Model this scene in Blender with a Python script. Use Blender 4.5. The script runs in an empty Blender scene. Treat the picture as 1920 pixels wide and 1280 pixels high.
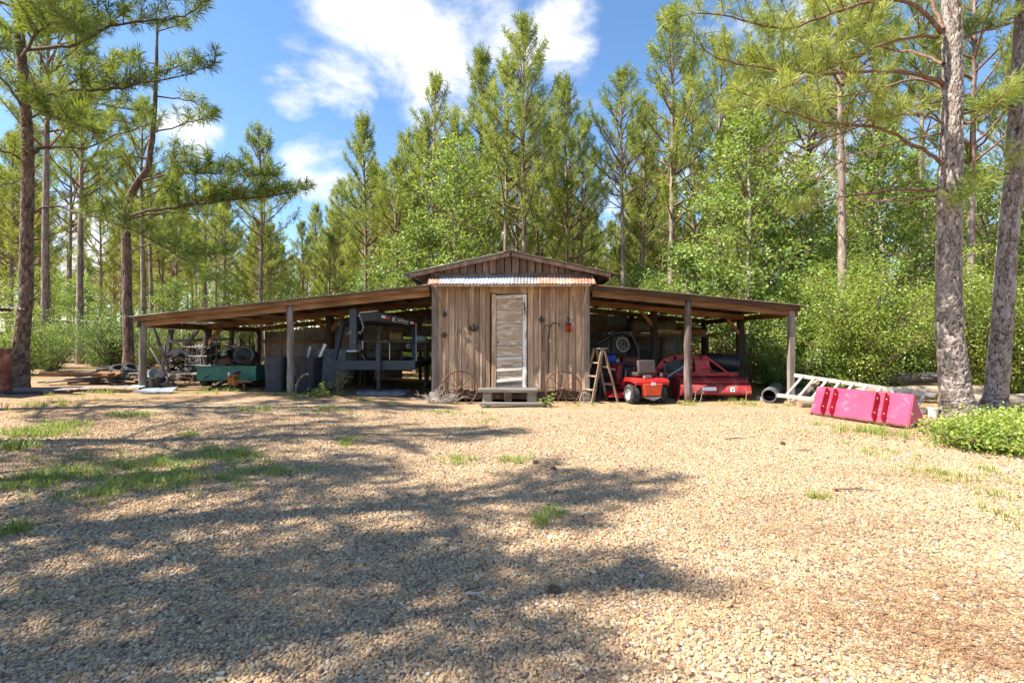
import bpy, math, random
import numpy as np
from mathutils import Vector, Matrix

# ------------------------------------------------------------------ camera, sky, sun, exposure
S = bpy.context.scene
COL = S.collection
cam_d = bpy.data.cameras.new("camera")
cam_d.lens = 17.0
cam_d.sensor_width = 36.0
cam_d.clip_start = 0.05
cam_d.clip_end = 600.0
cam = bpy.data.objects.new("camera", cam_d)
COL.objects.link(cam)
cam.location = (0, 0, 1.4)
cam.rotation_euler = (math.radians(90), 0, 0)
S.camera = cam
F = 907.0                                   # focal length in photograph pixels

SUN = Vector((-0.60, -0.17, 0.80)).normalized()   # towards the sun
sun_d = bpy.data.lights.new("sun", 'SUN')
sun_d.energy = 4.7
sun_d.angle = math.radians(0.5)
sun_d.color = (1.0, 0.935, 0.83)
sun = bpy.data.objects.new("sun", sun_d)
COL.objects.link(sun)
sun.location = (-30, -10, 40)
sun.rotation_euler = SUN.to_track_quat('Z', 'Y').to_euler()

S.view_settings.view_transform = 'Standard'
S.view_settings.look = 'None'
S.view_settings.gamma = 1.0
S.view_settings.use_curve_mapping = False
S.view_settings.exposure = 1.5
S.cycles.use_denoising = True
S.cycles.denoiser = 'OPENIMAGEDENOISE'
S.cycles.denoising_input_passes = 'RGB_ALBEDO_NORMAL'
S.cycles.denoising_prefilter = 'ACCURATE'
S.cycles.max_bounces = 4
S.cycles.diffuse_bounces = 3
S.cycles.glossy_bounces = 2
S.cycles.transmission_bounces = 4
S.cycles.transparent_max_bounces = 4
S.cycles.sample_clamp_indirect = 4.0
S.cycles.caustics_reflective = False
S.cycles.caustics_refractive = False
S.cycles.use_adaptive_sampling = True
S.cycles.adaptive_threshold = 0.03
S.cycles.debug_use_spatial_splits = True
S.render.film_transparent = False


def px_dir(px, py):
    return Vector(((px - 960) / F, 1.0, (640 - py) / F)).normalized()


world = bpy.data.worlds.new("World")
S.world = world
world.cycles.sampling_method = 'MANUAL'
world.cycles.sample_map_resolution = 512
world.use_nodes = True
wt = world.node_tree
wt.nodes.clear()


def N(t, typ, **kw):
    n = t.nodes.new(typ)
    for k, v in kw.items():
        setattr(n, k, v)
    return n


def mth(t, op, a, b=None, c=None, clamp=False):
    n = t.nodes.new('ShaderNodeMath')
    n.operation = op
    n.use_clamp = clamp
    for i, v in enumerate((a, b, c)):
        if v is None:
            continue
        if isinstance(v, (int, float)):
            n.inputs[i].default_value = v
        else:
            t.links.new(v, n.inputs[i])
    return n.outputs[0]


def ramp(t, fac, stops, interp='LINEAR'):
    n = t.nodes.new('ShaderNodeValToRGB')
    cr = n.color_ramp
    cr.interpolation = interp
    while len(cr.elements) < len(stops):
        cr.elements.new(0.5)
    for e, (p, c) in zip(cr.elements, stops):
        e.position = p
        e.color = (*c, 1) if len(c) == 3 else c
    t.links.new(fac, n.inputs[0])
    return n.outputs[0]


def mixc(t, fac, a, b, blend='MIX'):
    n = t.nodes.new('ShaderNodeMix')
    n.data_type = 'RGBA'
    n.blend_type = blend
    for sock, v in ((n.inputs[0], fac), (n.inputs[6], a), (n.inputs[7], b)):
        if isinstance(v, (int, float)):
            sock.default_value = v
        elif isinstance(v, tuple):
            sock.default_value = (*v, 1) if len(v) == 3 else v
        else:
            t.links.new(v, sock)
    return n.outputs[2]


sky = N(wt, 'ShaderNodeTexSky', sky_type='NISHITA')
sky.sun_disc = False
sky.sun_elevation = math.asin(SUN.z)
sky.sun_rotation = math.atan2(SUN.x, SUN.y)
sky.altitude = 50
sky.air_density = 1.0
sky.dust_density = 0.25
sky.ozone_density = 2.0
tc = N(wt, 'ShaderNodeTexCoord')
mp = N(wt, 'ShaderNodeMapping')
mp.inputs['Scale'].default_value = (1.0, 1.0, 1.9)
wt.links.new(tc.outputs['Generated'], mp.inputs[0])
n1 = N(wt, 'ShaderNodeTexNoise')
n1.inputs['Scale'].default_value = 3.4
n1.inputs['Detail'].default_value = 9
n1.inputs['Roughness'].default_value = 0.58
n1.inputs['Distortion'].default_value = 0.25
wt.links.new(mp.outputs[0], n1.inputs['Vector'])
# the cumulus banks of the photograph, as directions in the sky
banks = [(760, 60, 8.0, .62), (620, 90, 7.5, .58), (900, 40, 8.0, .58), (1030, 60, 7.0, .5), (540, 155, 4.5, .5), (1080, 160, 4.5, .38),
         (600, 330, 5.5, .40), (350, 265, 4.0, .38), (440, 410, 8, .32), (250, 480, 9, .40), (120, 420, 8, .3), (640, -10, 7, .5),
         (1200, 420, 9, .33), (1500, 300, 9, .32)]
acc = None
for (bx, by, rad, wgt) in banks:
    d = px_dir(bx, by)
    dp = N(wt, 'ShaderNodeVectorMath', operation='DOT_PRODUCT')
    wt.links.new(tc.outputs['Generated'], dp.inputs[0])
    dp.inputs[1].default_value = d
    mr = N(wt, 'ShaderNodeMapRange', interpolation_type='SMOOTHSTEP')
    mr.inputs[1].default_value = math.cos(math.radians(rad))
    mr.inputs[2].default_value = 1.0
    mr.inputs[3].default_value = 0.0
    mr.inputs[4].default_value = wgt
    wt.links.new(dp.outputs['Value'], mr.inputs[0])
    acc = mr.outputs[0] if acc is None else mth(wt, 'MAXIMUM', acc, mr.outputs[0])
dens = mth(wt, 'ADD', mth(wt, 'MULTIPLY_ADD', n1.outputs['Fac'], 1.9, -0.40), mth(wt, 'MULTIPLY', acc, 0.8))
cm = N(wt, 'ShaderNodeMapRange', interpolation_type='SMOOTHSTEP')
cm.inputs[1].default_value = 0.70
cm.inputs[2].default_value = 1.04
wt.links.new(dens, cm.inputs[0])
n2 = N(wt, 'ShaderNodeTexNoise')
n2.inputs['Scale'].default_value = 7
n2.inputs['Detail'].default_value = 6
wt.links.new(mp.outputs[0], n2.inputs['Vector'])
ccol = ramp(wt, n2.outputs['Fac'], [(0.3, (3.7, 3.8, 4.0)), (0.62, (4.6, 4.55, 4.5))])
hs = N(wt, 'ShaderNodeHueSaturation')
hs.inputs['Saturation'].default_value = 1.13
hs.inputs['Value'].default_value = 0.90
wt.links.new(sky.outputs[0], hs.inputs['Color'])
cmf = mth(wt, 'MULTIPLY', cm.outputs[0], 0.94)
bg = N(wt, 'ShaderNodeBackground')
bg.inputs['Strength'].default_value = 0.104
wt.links.new(mixc(wt, cmf, hs.outputs[0], ccol), bg.inputs['Color'])
wo = N(wt, 'ShaderNodeOutputWorld')
wt.links.new(bg.outputs[0], wo.inputs[0])

# ------------------------------------------------------------------ helpers


def gh(x, y):
    """height of the ground: it climbs gently to the left"""
    s = -(x + 1.2)
    s = np.where(s > 0, s, 0.0)
    h = 0.62 * (1 - np.exp(-s * 0.045 / 0.5 * 0.92))
    h = h * np.clip((y + 2) / 9.0, 0.25, 1.0)
    return h


def G(x, y):
    return float(gh(np.float64(x), np.float64(y)))


def P(px, py, Y):
    return Vector(((px - 960) / F * Y, Y, 1.4 + (640 - py) / F * Y))


def fast_mesh(name, V, Fc, mat=None, smooth=False, tint=None):
    """V (n,3), Fc (m,k) arrays -> mesh"""
    V = np.asarray(V, np.float32)
    Fc = np.asarray(Fc, np.int32)
    me = bpy.data.meshes.new(name)
    k = Fc.shape[1]
    me.vertices.add(len(V))
    me.vertices.foreach_set('co', V.ravel())
    me.loops.add(Fc.size)
    me.loops.foreach_set('vertex_index', Fc.ravel())
    me.polygons.add(len(Fc))
    me.polygons.foreach_set('loop_start', np.arange(0, Fc.size, k, dtype=np.int32))
    if smooth:
        me.polygons.foreach_set('use_smooth', np.ones(len(Fc), bool))
    if tint is not None:
        a = me.attributes.new('tint', 'FLOAT', 'POINT')
        a.data.foreach_set('value', np.asarray(tint, np.float32))
    me.update(calc_edges=True)
    if mat:
        me.materials.append(mat)
    return me


def obj(name, me, parent=None, loc=(0, 0, 0), rz=0.0):
    o = bpy.data.objects.new(name, me)
    COL.objects.link(o)
    o.location = loc
    o.rotation_euler = (0, 0, rz)
    if parent is not None:
        o.parent = parent
    return o


def tag(o, label, cat, group=None, kind=None):
    o['label'] = label
    o['category'] = cat
    if group:
        o['group'] = group
    if kind:
        o['kind'] = kind
    return o


def thing(name, label, cat, loc=(0, 0, 0), rz=0.0, group=None):
    o = bpy.data.objects.new(name, None)
    o.empty_display_size = 0.2
    COL.objects.link(o)
    o.location = loc
    o.rotation_euler = (0, 0, rz)
    return tag(o, label, cat, group)


class MB:
    """mesh builder; M maps what is added into the mesh's own space"""

    def __init__(self, M=None):
        self.v, self.f = [], []
        self.M = M if M is not None else Matrix()

    def add(self, vs, fs):
        b = len(self.v)
        M = self.M
        self.v += [tuple(M @ Vector(p)) for p in vs]
        self.f += [tuple(i + b for i in f) for f in fs]
        return self

    def box(self, x0, x1, y0, y1, z0, z1):
        vs = [(x0, y0, z0), (x1, y0, z0), (x1, y1, z0), (x0, y1, z0), (x0, y0, z1), (x1, y0, z1), (x1, y1, z1), (x0, y1, z1)]
        return self.add(vs, [(0, 3, 2, 1), (4, 5, 6, 7), (0, 1, 5, 4), (1, 2, 6, 5), (2, 3, 7, 6), (3, 0, 4, 7)])

    def hexa(self, vs):
        return self.add(vs, [(0, 3, 2, 1), (4, 5, 6, 7), (0, 1, 5, 4), (1, 2, 6, 5), (2, 3, 7, 6), (3, 0, 4, 7)])

    def bar(self, p, q, w, h, up=(0, 0, 1)):
        p, q = Vector(p), Vector(q)
        d = (q - p).normalized()
        up = Vector(up)
        if abs(d.dot(up)) > 0.98:
            up = Vector((0, 1, 0))
        s = d.cross(up).normalized()
        u = s.cross(d).normalized()
        s, u = s * w / 2, u * h / 2
        vs = [p - s - u, p + s - u, q + s - u, q - s - u, p - s + u, p + s + u, q + s + u, q - s + u]
        return self.hexa(vs)

    def tube(self, pts, r, n=8, caps=True):
        pts = [Vector(p) for p in pts]
        m = len(pts)
        if not hasattr(r, '__len__'):
            r = [r] * m
        ref = Vector((0.31, 0.12, 0.94))
        d0 = (pts[-1] - pts[0]).normalized()
        if abs(d0.dot(ref)) > 0.9:
            ref = Vector((0.95, 0.1, 0.05))
        vs, fs = [], []
        s = None
        for i, p in enumerate(pts):
            d = (pts[min(i + 1, m - 1)] - pts[max(i - 1, 0)])
            d = d.normalized() if d.length > 1e-9 else d0
            if s is None:
                s = d.cross(ref)
            s = (s - d * s.dot(d))
            s = s.normalized() if s.length > 1e-6 else d.orthogonal().normalized()
            t = d.cross(s)
            for k in range(n):
                a = 2 * math.pi * k / n
                vs.append(p + (s * math.cos(a) + t * math.sin(a)) * r[i])
        for i in range(m - 1):
            for k in range(n):
                a, b = i * n + k, i * n + (k + 1) % n
                fs.append((a, b, b + n, a + n))
        if caps:
            fs.append(tuple(range(n - 1, -1, -1)))
            fs.append(tuple((m - 1) * n + k for k in range(n)))
        return self.add(vs, fs)

    def lathe(self, prof, n=20, closed=False):
        """profile of (radius, height) about local z"""
        vs, fs = [], []
        for r, z in prof:
            for k in range(n):
                a = 2 * math.pi * k / n
                vs.append((r * math.cos(a), r * math.sin(a), z))
        m = len(prof)
        for i in range(m if closed else m - 1):
            j = (i + 1) % m
            for k in range(n):
                l = (k + 1) % n
                fs.append((i * n + k, i * n + l, j * n + l, j * n + k))
        if not closed:
            if prof[0][0] > 1e-5:
                fs.append(tuple(range(n - 1, -1, -1)))
            if prof[-1][0] > 1e-5:
                fs.append(tuple((m - 1) * n + k for k in range(n)))
        return self.add(vs, fs)

    def prism(self, prof, x0, x1):
        """closed profile of (y, z) swept along x"""
        n = len(prof)
        vs = [(x0, y, z) for y, z in prof] + [(x1, y, z) for y, z in prof]
        fs = [(i, (i + 1) % n, n + (i + 1) % n, n + i) for i in range(n)]
        fs += [tuple(range(n - 1, -1, -1)), tuple(range(n, 2 * n))]
        return self.add(vs, fs)

    def wavy(self, o, a, b, nrm, pitch=0.07, amp=0.009, th=0.0025, na=2, sag=0.0):
        """corrugated sheet: ribs along a, waves across b"""
        o, a, b, nrm = Vector(o), Vector(a), Vector(b), Vector(nrm).normalized()
        nb = max(4, int(b.length / pitch * 4))
        vs, fs = [], []
        for side in (0, 1):
            for i in range(na + 1):
                for j in range(nb + 1):
                    t = j / nb
                    w = amp * math.sin(t * b.length / pitch * 2 * math.pi)
                    vs.append(o + a * (i / na) + b * t + nrm * (w - side * th + sag * math.sin(i / na * 5 + t * 3)))
        L = (na + 1) * (nb + 1)
        for side in (0, 1):
            for i in range(na):
                for j in range(nb):
                    q = side * L + i * (nb + 1) + j
                    f = (q, q + 1, q + nb + 2, q + nb + 1)
                    fs.append(f if side == 0 else f[::-1])
        return self.add(vs, fs)

    def build(self, name, mat, parent=None, smooth=False, bevel=0.0, seg=2, loc=(0, 0, 0), label=None):
        me = bpy.data.meshes.new(name)
        me.from_pydata(self.v, [], self.f)
        me.update()
        if mat:
            me.materials.append(mat)
        if smooth:
            me.polygons.foreach_set('use_smooth', np.ones(len(me.polygons), bool))
        o = obj(name, me, parent, loc)
        if bevel:
            b = o.modifiers.new('bevel', 'BEVEL')
            b.width = bevel
            b.segments = seg
            b.limit_method = 'ANGLE'
            b.angle_limit = math.radians(40)
        if smooth and bevel:
            pass
        if label:
            o['label'] = label
        return o


def smooth_by_angle(o, ang=40):
    me = o.data
    me.polygons.foreach_set('use_smooth', np.ones(len(me.polygons), bool))
    try:
        me.set_sharp_from_angle(angle=math.radians(ang))
    except Exception:
        pass
    return o


def T(x=0, y=0, z=0):
    return Matrix.Translation((x, y, z))


def R(deg, ax):
    return Matrix.Rotation(math.radians(deg), 4, ax)


def copy_thing(o, loc, rz=0.0, scale=1.0, label=None, group=None, parent=None):
    c = o.copy()
    COL.objects.link(c)
    if parent is None:
        c.location = loc
        c.rotation_euler = (0, 0, rz)
        c.scale = (scale, scale, scale) if not hasattr(scale, '__len__') else scale
        if label:
            c['label'] = label
        if group:
            c['group'] = group
    else:
        c.parent = parent
    for ch in list(o.children):
        copy_thing(ch, None, parent=c)
    return c


# ------------------------------------------------------------------ materials
MATS = {}


def new_mat(name):
    m = bpy.data.materials.new(name)
    m.use_nodes = True
    t = m.node_tree
    b = t.nodes['Principled BSDF']
    MATS[name] = m
    return m, t, b


def noise(t, vec, scale, detail=4, rough=0.55, dist=0.0):
    n = t.nodes.new('ShaderNodeTexNoise')
    n.inputs['Scale'].default_value = scale
    n.inputs['Detail'].default_value = detail
    n.inputs['Roughness'].default_value = rough
    n.inputs['Distortion'].default_value = dist
    if vec is not None:
        t.links.new(vec, n.inputs['Vector'])
    return n.outputs['Fac']


def coords(t, scale=(1, 1, 1), kind='Object', rnd=0.0):
    tc = t.nodes.new('ShaderNodeTexCoord')
    mp = t.nodes.new('ShaderNodeMapping')
    mp.inputs['Scale'].default_value = scale
    t.links.new(tc.outputs[kind], mp.inputs[0])
    if rnd:
        oi = t.nodes.new('ShaderNodeObjectInfo')
        v = t.nodes.new('ShaderNodeCombineXYZ')
        m = mth(t, 'MULTIPLY', oi.outputs['Random'], rnd)
        for i in range(3):
            t.links.new(m, v.inputs[i])
        t.links.new(v.outputs[0], mp.inputs['Location'])
    return mp.outputs[0]


def bump(t, b, h, strength=0.4, dist=0.01):
    n = t.nodes.new('ShaderNodeBump')
    n.inputs['Strength'].default_value = strength
    n.inputs['Distance'].default_value = dist
    t.links.new(h, n.inputs['Height'])
    t.links.new(n.outputs[0], b.inputs['Normal'])


def obj_random(t):
    return t.nodes.new('ShaderNodeObjectInfo').outputs['Random']


def wood(name, dark, mid, light, axis=2, rough=0.85, peel=None, peel_amt=0.5, vary=0.35, knots=True):
    m, t, b = new_mat(name)
    sc = [38.0, 38.0, 38.0]
    sc[axis] = 1.6
    v = coords(t, tuple(sc), rnd=37.0)
    f = noise(t, v, 1.0, 6, 0.62, 0.6)
    c = ramp(t, f, [(0.28, dark), (0.5, mid), (0.72, light)])
    sc2 = [5.0, 5.0, 5.0]
    sc2[axis] = 1.1
    v2 = coords(t, tuple(sc2), rnd=91.0)
    f2 = noise(t, v2, 1.0, 4, 0.6)
    c = mixc(t, ramp(t, f2, [(0.38, (0.75, 0.75, 0.75)), (0.62, (0, 0, 0))]), c, dark)
    r = obj_random(t)
    c = mixc(t, 1.0, c, ramp(t, r, [(0, (1 - vary,) * 3), (1, (1 + vary * 0.6, 1 + vary * 0.55, 1 + vary * 0.5))]), 'MULTIPLY')
    if peel:
        sc3 = [15.0, 15.0, 15.0]
        sc3[axis] = 4.0
        v3 = coords(t, tuple(sc3), rnd=13.0)
        f3 = noise(t, v3, 1.0, 7, 0.68, 0.3)
        k = ramp(t, f3, [(1 - peel_amt - 0.02, (0, 0, 0)), (1 - peel_amt + 0.03, (1, 1, 1))])
        c = mixc(t, k, c, peel)
    t.links.new(c, b.inputs['Base Color'])
    b.inputs['Roughness'].default_value = rough
    b.inputs['Specular IOR Level'].default_value = 0.2
    bump(t, b, f, 0.5, 0.006)
    return m


def plain(name, col, rough=0.6, metal=0.0, vary=0.12, scale=6.0, dirt=None, dirt_amt=0.45, bmp=0.0, spec=0.4):
    m, t, b = new_mat(name)
    v = coords(t)
    f = noise(t, v, scale, 6, 0.62)
    lo = tuple(max(0, c * (1 - vary * 2)) for c in col)
    hi = tuple(min(1, c * (1 + vary * 1.6)) for c in col)
    c = ramp(t, f, [(0.32, lo), (0.68, hi)])
    if dirt:
        f2 = noise(t, v, scale * 0.6 + 1.3, 8, 0.7, 0.4)
        c = mixc(t, ramp(t, f2, [(1 - dirt_amt - 0.06, (0, 0, 0)), (1 - dirt_amt + 0.1, (1, 1, 1))]), c, dirt)
    t.links.new(c, b.inputs['Base Color'])
    b.inputs['Roughness'].default_value = rough
    b.inputs['Metallic'].default_value = metal
    b.inputs['Specular IOR Level'].default_value = spec
    if bmp:
        bump(t, b, f, bmp, 0.01)
    return m


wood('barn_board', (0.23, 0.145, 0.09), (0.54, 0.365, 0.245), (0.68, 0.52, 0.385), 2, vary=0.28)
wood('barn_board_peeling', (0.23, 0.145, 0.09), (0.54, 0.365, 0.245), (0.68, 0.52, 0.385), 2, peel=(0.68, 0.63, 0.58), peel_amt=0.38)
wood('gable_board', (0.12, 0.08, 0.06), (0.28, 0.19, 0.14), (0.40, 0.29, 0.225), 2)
wood('door_board', (0.36, 0.26, 0.17), (0.52, 0.40, 0.28), (0.60, 0.49, 0.36), 0, peel=(0.60, 0.52, 0.40), peel_amt=0.47, vary=0.1)
wood('white_peel', (0.3, 0.24, 0.18), (0.5, 0.45, 0.38), (0.6, 0.55, 0.48), 0, peel=(0.64, 0.59, 0.52), peel_amt=0.55, vary=0.1)
wood('white_peel_v', (0.3, 0.24, 0.18), (0.5, 0.45, 0.38), (0.6, 0.55, 0.48), 2, peel=(0.78, 0.75, 0.7), peel_amt=0.52, vary=0.1)
wood('grey_plank', (0.14, 0.12, 0.10), (0.30, 0.26, 0.22), (0.44, 0.40, 0.35), 0)
wood('beam', (0.13, 0.065, 0.03), (0.34, 0.185, 0.085), (0.48, 0.29, 0.15), 0, vary=0.25)
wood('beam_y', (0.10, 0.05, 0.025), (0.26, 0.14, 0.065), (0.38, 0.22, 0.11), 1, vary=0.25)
wood('beam_dark', (0.06, 0.04, 0.03), (0.14, 0.09, 0.06), (0.22, 0.15, 0.10), 0)
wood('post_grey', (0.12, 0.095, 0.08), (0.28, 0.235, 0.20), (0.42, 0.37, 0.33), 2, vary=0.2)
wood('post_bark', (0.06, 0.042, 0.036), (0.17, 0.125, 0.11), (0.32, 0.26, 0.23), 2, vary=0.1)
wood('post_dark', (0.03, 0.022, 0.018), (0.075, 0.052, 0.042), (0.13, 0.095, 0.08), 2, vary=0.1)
wood('ladder_wood', (0.2, 0.13, 0.08), (0.4, 0.29, 0.2), (0.52, 0.42, 0.32), 2, vary=0.15)
wood('old_timber', (0.06, 0.05, 0.045), (0.15, 0.125, 0.11), (0.25, 0.22, 0.2), 2)
wood('log_wood', (0.2, 0.14, 0.09), (0.42, 0.33, 0.24), (0.56, 0.47, 0.37), 0, vary=0.15)
plain('concrete', (0.40, 0.34, 0.28), 0.9, vary=0.15, scale=9, bmp=0.3)
plain('galvanised', (0.38, 0.41, 0.44), 0.5, 0.3, 0.2, 5, dirt=(0.30, 0.16, 0.09), dirt_amt=0.34)
plain('galvanised_old', (0.22, 0.19, 0.165), 0.6, 0.25, 0.25, 3, dirt=(0.22, 0.11, 0.06), dirt_amt=0.45)
plain('galvanised_dull', (0.28, 0.28, 0.275), 0.6, 0.3, 0.2, 3, dirt=(0.2, 0.13, 0.09), dirt_amt=0.35)
plain('rusty_sheet', (0.34, 0.155, 0.095), 0.85, 0.0, 0.3, 5, dirt=(0.46, 0.42, 0.40), dirt_amt=0.46)
plain('rust', (0.13, 0.065, 0.04), 0.9, 0.1, 0.3, 14, bmp=0.3)
plain('rust_orange', (0.36, 0.15, 0.05), 0.85, 0.1, 0.25, 10, dirt=(0.2, 0.09, 0.04))
plain('iron_dark', (0.055, 0.045, 0.042), 0.7, 0.3, 0.3, 12)
plain('black_steel', (0.035, 0.037, 0.043), 0.45, 0.1, 0.2, 6, dirt=(0.12, 0.11, 0.1), dirt_amt=0.3)
plain('grey_steel', (0.048, 0.058, 0.074), 0.45, 0.2, 0.12, 6, dirt=(0.12, 0.11, 0.1), dirt_amt=0.3)
plain('bin_grey', (0.040, 0.045, 0.062), 0.5, 0, 0.1, 5, dirt=(0.13, 0.12, 0.12), dirt_amt=0.3)
plain('bin_black', (0.020, 0.022, 0.031), 0.5, 0, 0.1, 5, dirt=(0.08, 0.08, 0.08), dirt_amt=0.3)
plain('green_paint', (0.05, 0.18, 0.125), 0.55, 0, 0.12, 5, dirt=(0.08, 0.14, 0.10), dirt_amt=0.35)
plain('red_paint', (0.46, 0.020, 0.020), 0.42, 0, 0.15, 6, dirt=(0.28, 0.10, 0.07), dirt_amt=0.38)
plain('red_faded', (0.32, 0.028, 0.030), 0.55, 0, 0.22, 4, dirt=(0.30, 0.13, 0.11), dirt_amt=0.42)
plain('red_ear_shaded', (0.36, 0.012, 0.022), 0.5, 0, 0.12, 4)  # darker red for the mounting ears, their shade put into the colour
plain('red_bucket', (0.54, 0.038, 0.095), 0.42, 0, 0.10, 3, dirt=(0.50, 0.20, 0.22), dirt_amt=0.36)  # pink cast in this red stands for the sky's reflection
plain('orange_red', (0.72, 0.085, 0.03), 0.45, 0, 0.08, 4)
plain('dark_red', (0.22, 0.02, 0.022), 0.5, 0, 0.15, 5)
plain('tyre', (0.035, 0.035, 0.037), 0.85, 0, 0.25, 9, dirt=(0.16, 0.14, 0.12), dirt_amt=0.42, bmp=0.3)
plain('rim_white', (0.6, 0.6, 0.58), 0.5, 0, 0.1, 5, dirt=(0.4, 0.36, 0.3), dirt_amt=0.3)
plain('seat_vinyl', (0.070, 0.054, 0.046), 0.55, 0, 0.12, 7)
plain('plastic_black', (0.022, 0.023, 0.027), 0.35, 0, 0.1, 4, dirt=(0.06, 0.06, 0.06), dirt_amt=0.35)
plain('culvert', (0.10, 0.095, 0.09), 0.5, 0, 0.12, 5, dirt=(0.2, 0.18, 0.15), dirt_amt=0.35)
plain('culvert_inside', (0.03, 0.029, 0.028), 0.8, 0, 0.12, 5)
plain('aluminium', (0.50, 0.48, 0.43), 0.42, 0.35, 0.08, 5, dirt=(0.36, 0.33, 0.27), dirt_amt=0.4)
plain('white_plastic', (0.72, 0.72, 0.70), 0.5, 0, 0.05, 5)
plain('grey_plastic', (0.36, 0.38, 0.39), 0.5, 0, 0.1, 5)
plain('blue_plastic', (0.02, 0.06, 0.38), 0.4, 0, 0.1, 5)
plain('light_blue', (0.32, 0.48, 0.6), 0.5, 0, 0.1, 5)
plain('cardboard', (0.40, 0.28, 0.16), 0.9, 0, 0.1, 5)
plain('foam_tan', (0.50, 0.43, 0.24), 0.9, 0, 0.12, 9)
plain('sticker_white', (0.8, 0.8, 0.8), 0.5, 0, 0.03, 20)
plain('sticker_red', (0.6, 0.02, 0.03), 0.4, 0, 0.03, 20)
plain('ink_dark', (0.05, 0.04, 0.05), 0.6, 0, 0.03, 20)
plain('tarp_grey', (0.20, 0.21, 0.225), 0.7, 0, 0.15, 7, dirt=(0.12, 0.1, 0.09), bmp=0.3)
plain('scrap_tin', (0.33, 0.37, 0.43), 0.45, 0.35, 0.2, 6, dirt=(0.15, 0.14, 0.15), dirt_amt=0.4)
plain('barrel_rust', (0.20, 0.07, 0.05), 0.8, 0.1, 0.25, 4, dirt=(0.46, 0.30, 0.22), dirt_amt=0.42)
plain('rope_pale', (0.6, 0.55, 0.42), 0.9)
plain('dry_twig', (0.42, 0.36, 0.30), 0.9, 0, 0.2, 12)
plain('twig_brown', (0.15, 0.10, 0.07), 0.9, 0, 0.2, 12)
plain('tank_brown', (0.15, 0.115, 0.08), 0.6, 0, 0.15, 4)


def bark_relief(name, plates, crack, fine_sc=1.0):
    """colour follows the real relief of the plates (attribute relief), with flaky fine grain"""
    m, t, b = new_mat(name)
    at = t.nodes.new('ShaderNodeAttribute')
    at.attribute_name = 'tint'
    at2 = t.nodes.new('ShaderNodeAttribute')
    at2.attribute_name = 'plate'
    v = coords(t, (9, 9, 5))
    f1 = noise(t, v, 3.2 * fine_sc, 7, 0.7, 0.6)
    v2 = coords(t, (22, 22, 5))
    f2 = noise(t, v2, 2.2 * fine_sc, 6, 0.68, 1.2)
    k = mth(t, 'ADD', mth(t, 'MULTIPLY', at2.outputs['Fac'], 0.55), mth(t, 'MULTIPLY', f1, 0.55), clamp=True)
    c = ramp(t, k, [(0.18, plates[0]), (0.5, plates[1]), (0.85, plates[2])])
    c = mixc(t, 1.0, c, ramp(t, f2, [(0.3, (0.6, 0.57, 0.55)), (0.62, (1.15, 1.15, 1.15))]), 'MULTIPLY')
    r = mth(t, 'ADD', at.outputs['Fac'], mth(t, 'MULTIPLY', mth(t, 'SUBTRACT', f2, 0.5), 0.7))
    c = mixc(t, ramp(t, r, [(0.08, (1, 1, 1)), (0.46, (0, 0, 0))]), c, crack)
    t.links.new(c, b.inputs['Base Color'])
    b.inputs['Roughness'].default_value = 0.92
    b.inputs['Specular IOR Level'].default_value = 0.12
    bump(t, b, mth(t, 'ADD', f2, mth(t, 'MULTIPLY', f1, 0.6)), 0.7, 0.02)
    return m


def bark_plain(name, dark, mid, light, sx=14.0, sz=3.0):
    m, t, b = new_mat(name)
    v = coords(t, (sx, sx, sz), rnd=23.0)
    f = noise(t, v, 1.2, 7, 0.68, 0.8)
    f2 = noise(t, coords(t, (2, 2, 0.6), rnd=9.0), 1.5, 4)
    c = ramp(t, f, [(0.34, dark), (0.5, mid), (0.68, light)])
    c = mixc(t, 1.0, c, ramp(t, f2, [(0.35, (0.75, 0.74, 0.73)), (0.65, (1.2, 1.2, 1.2))]), 'MULTIPLY')
    t.links.new(c, b.inputs['Base Color'])
    b.inputs['Roughness'].default_value = 0.92
    b.inputs['Specular IOR Level'].default_value = 0.12
    bump(t, b, f, 0.8, 0.03)
    return m


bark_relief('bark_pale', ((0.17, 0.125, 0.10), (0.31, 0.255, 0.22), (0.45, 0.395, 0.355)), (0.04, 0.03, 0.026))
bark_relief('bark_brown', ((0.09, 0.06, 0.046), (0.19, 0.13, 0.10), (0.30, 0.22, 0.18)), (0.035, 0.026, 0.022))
bark_plain('bark_far', (0.10, 0.072, 0.06), (0.27, 0.205, 0.17), (0.42, 0.34, 0.29))
bark_plain('bark_gum', (0.16, 0.135, 0.115), (0.33, 0.29, 0.25), (0.46, 0.42, 0.37), 20, 5)
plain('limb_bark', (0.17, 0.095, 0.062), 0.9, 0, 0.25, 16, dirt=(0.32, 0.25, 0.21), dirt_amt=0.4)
plain('limb_dark', (0.09, 0.06, 0.045), 0.9, 0, 0.25, 16, dirt=(0.17, 0.13, 0.11), dirt_amt=0.4)  # limb bark dimmed, with the backlit shade in its colour


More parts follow.
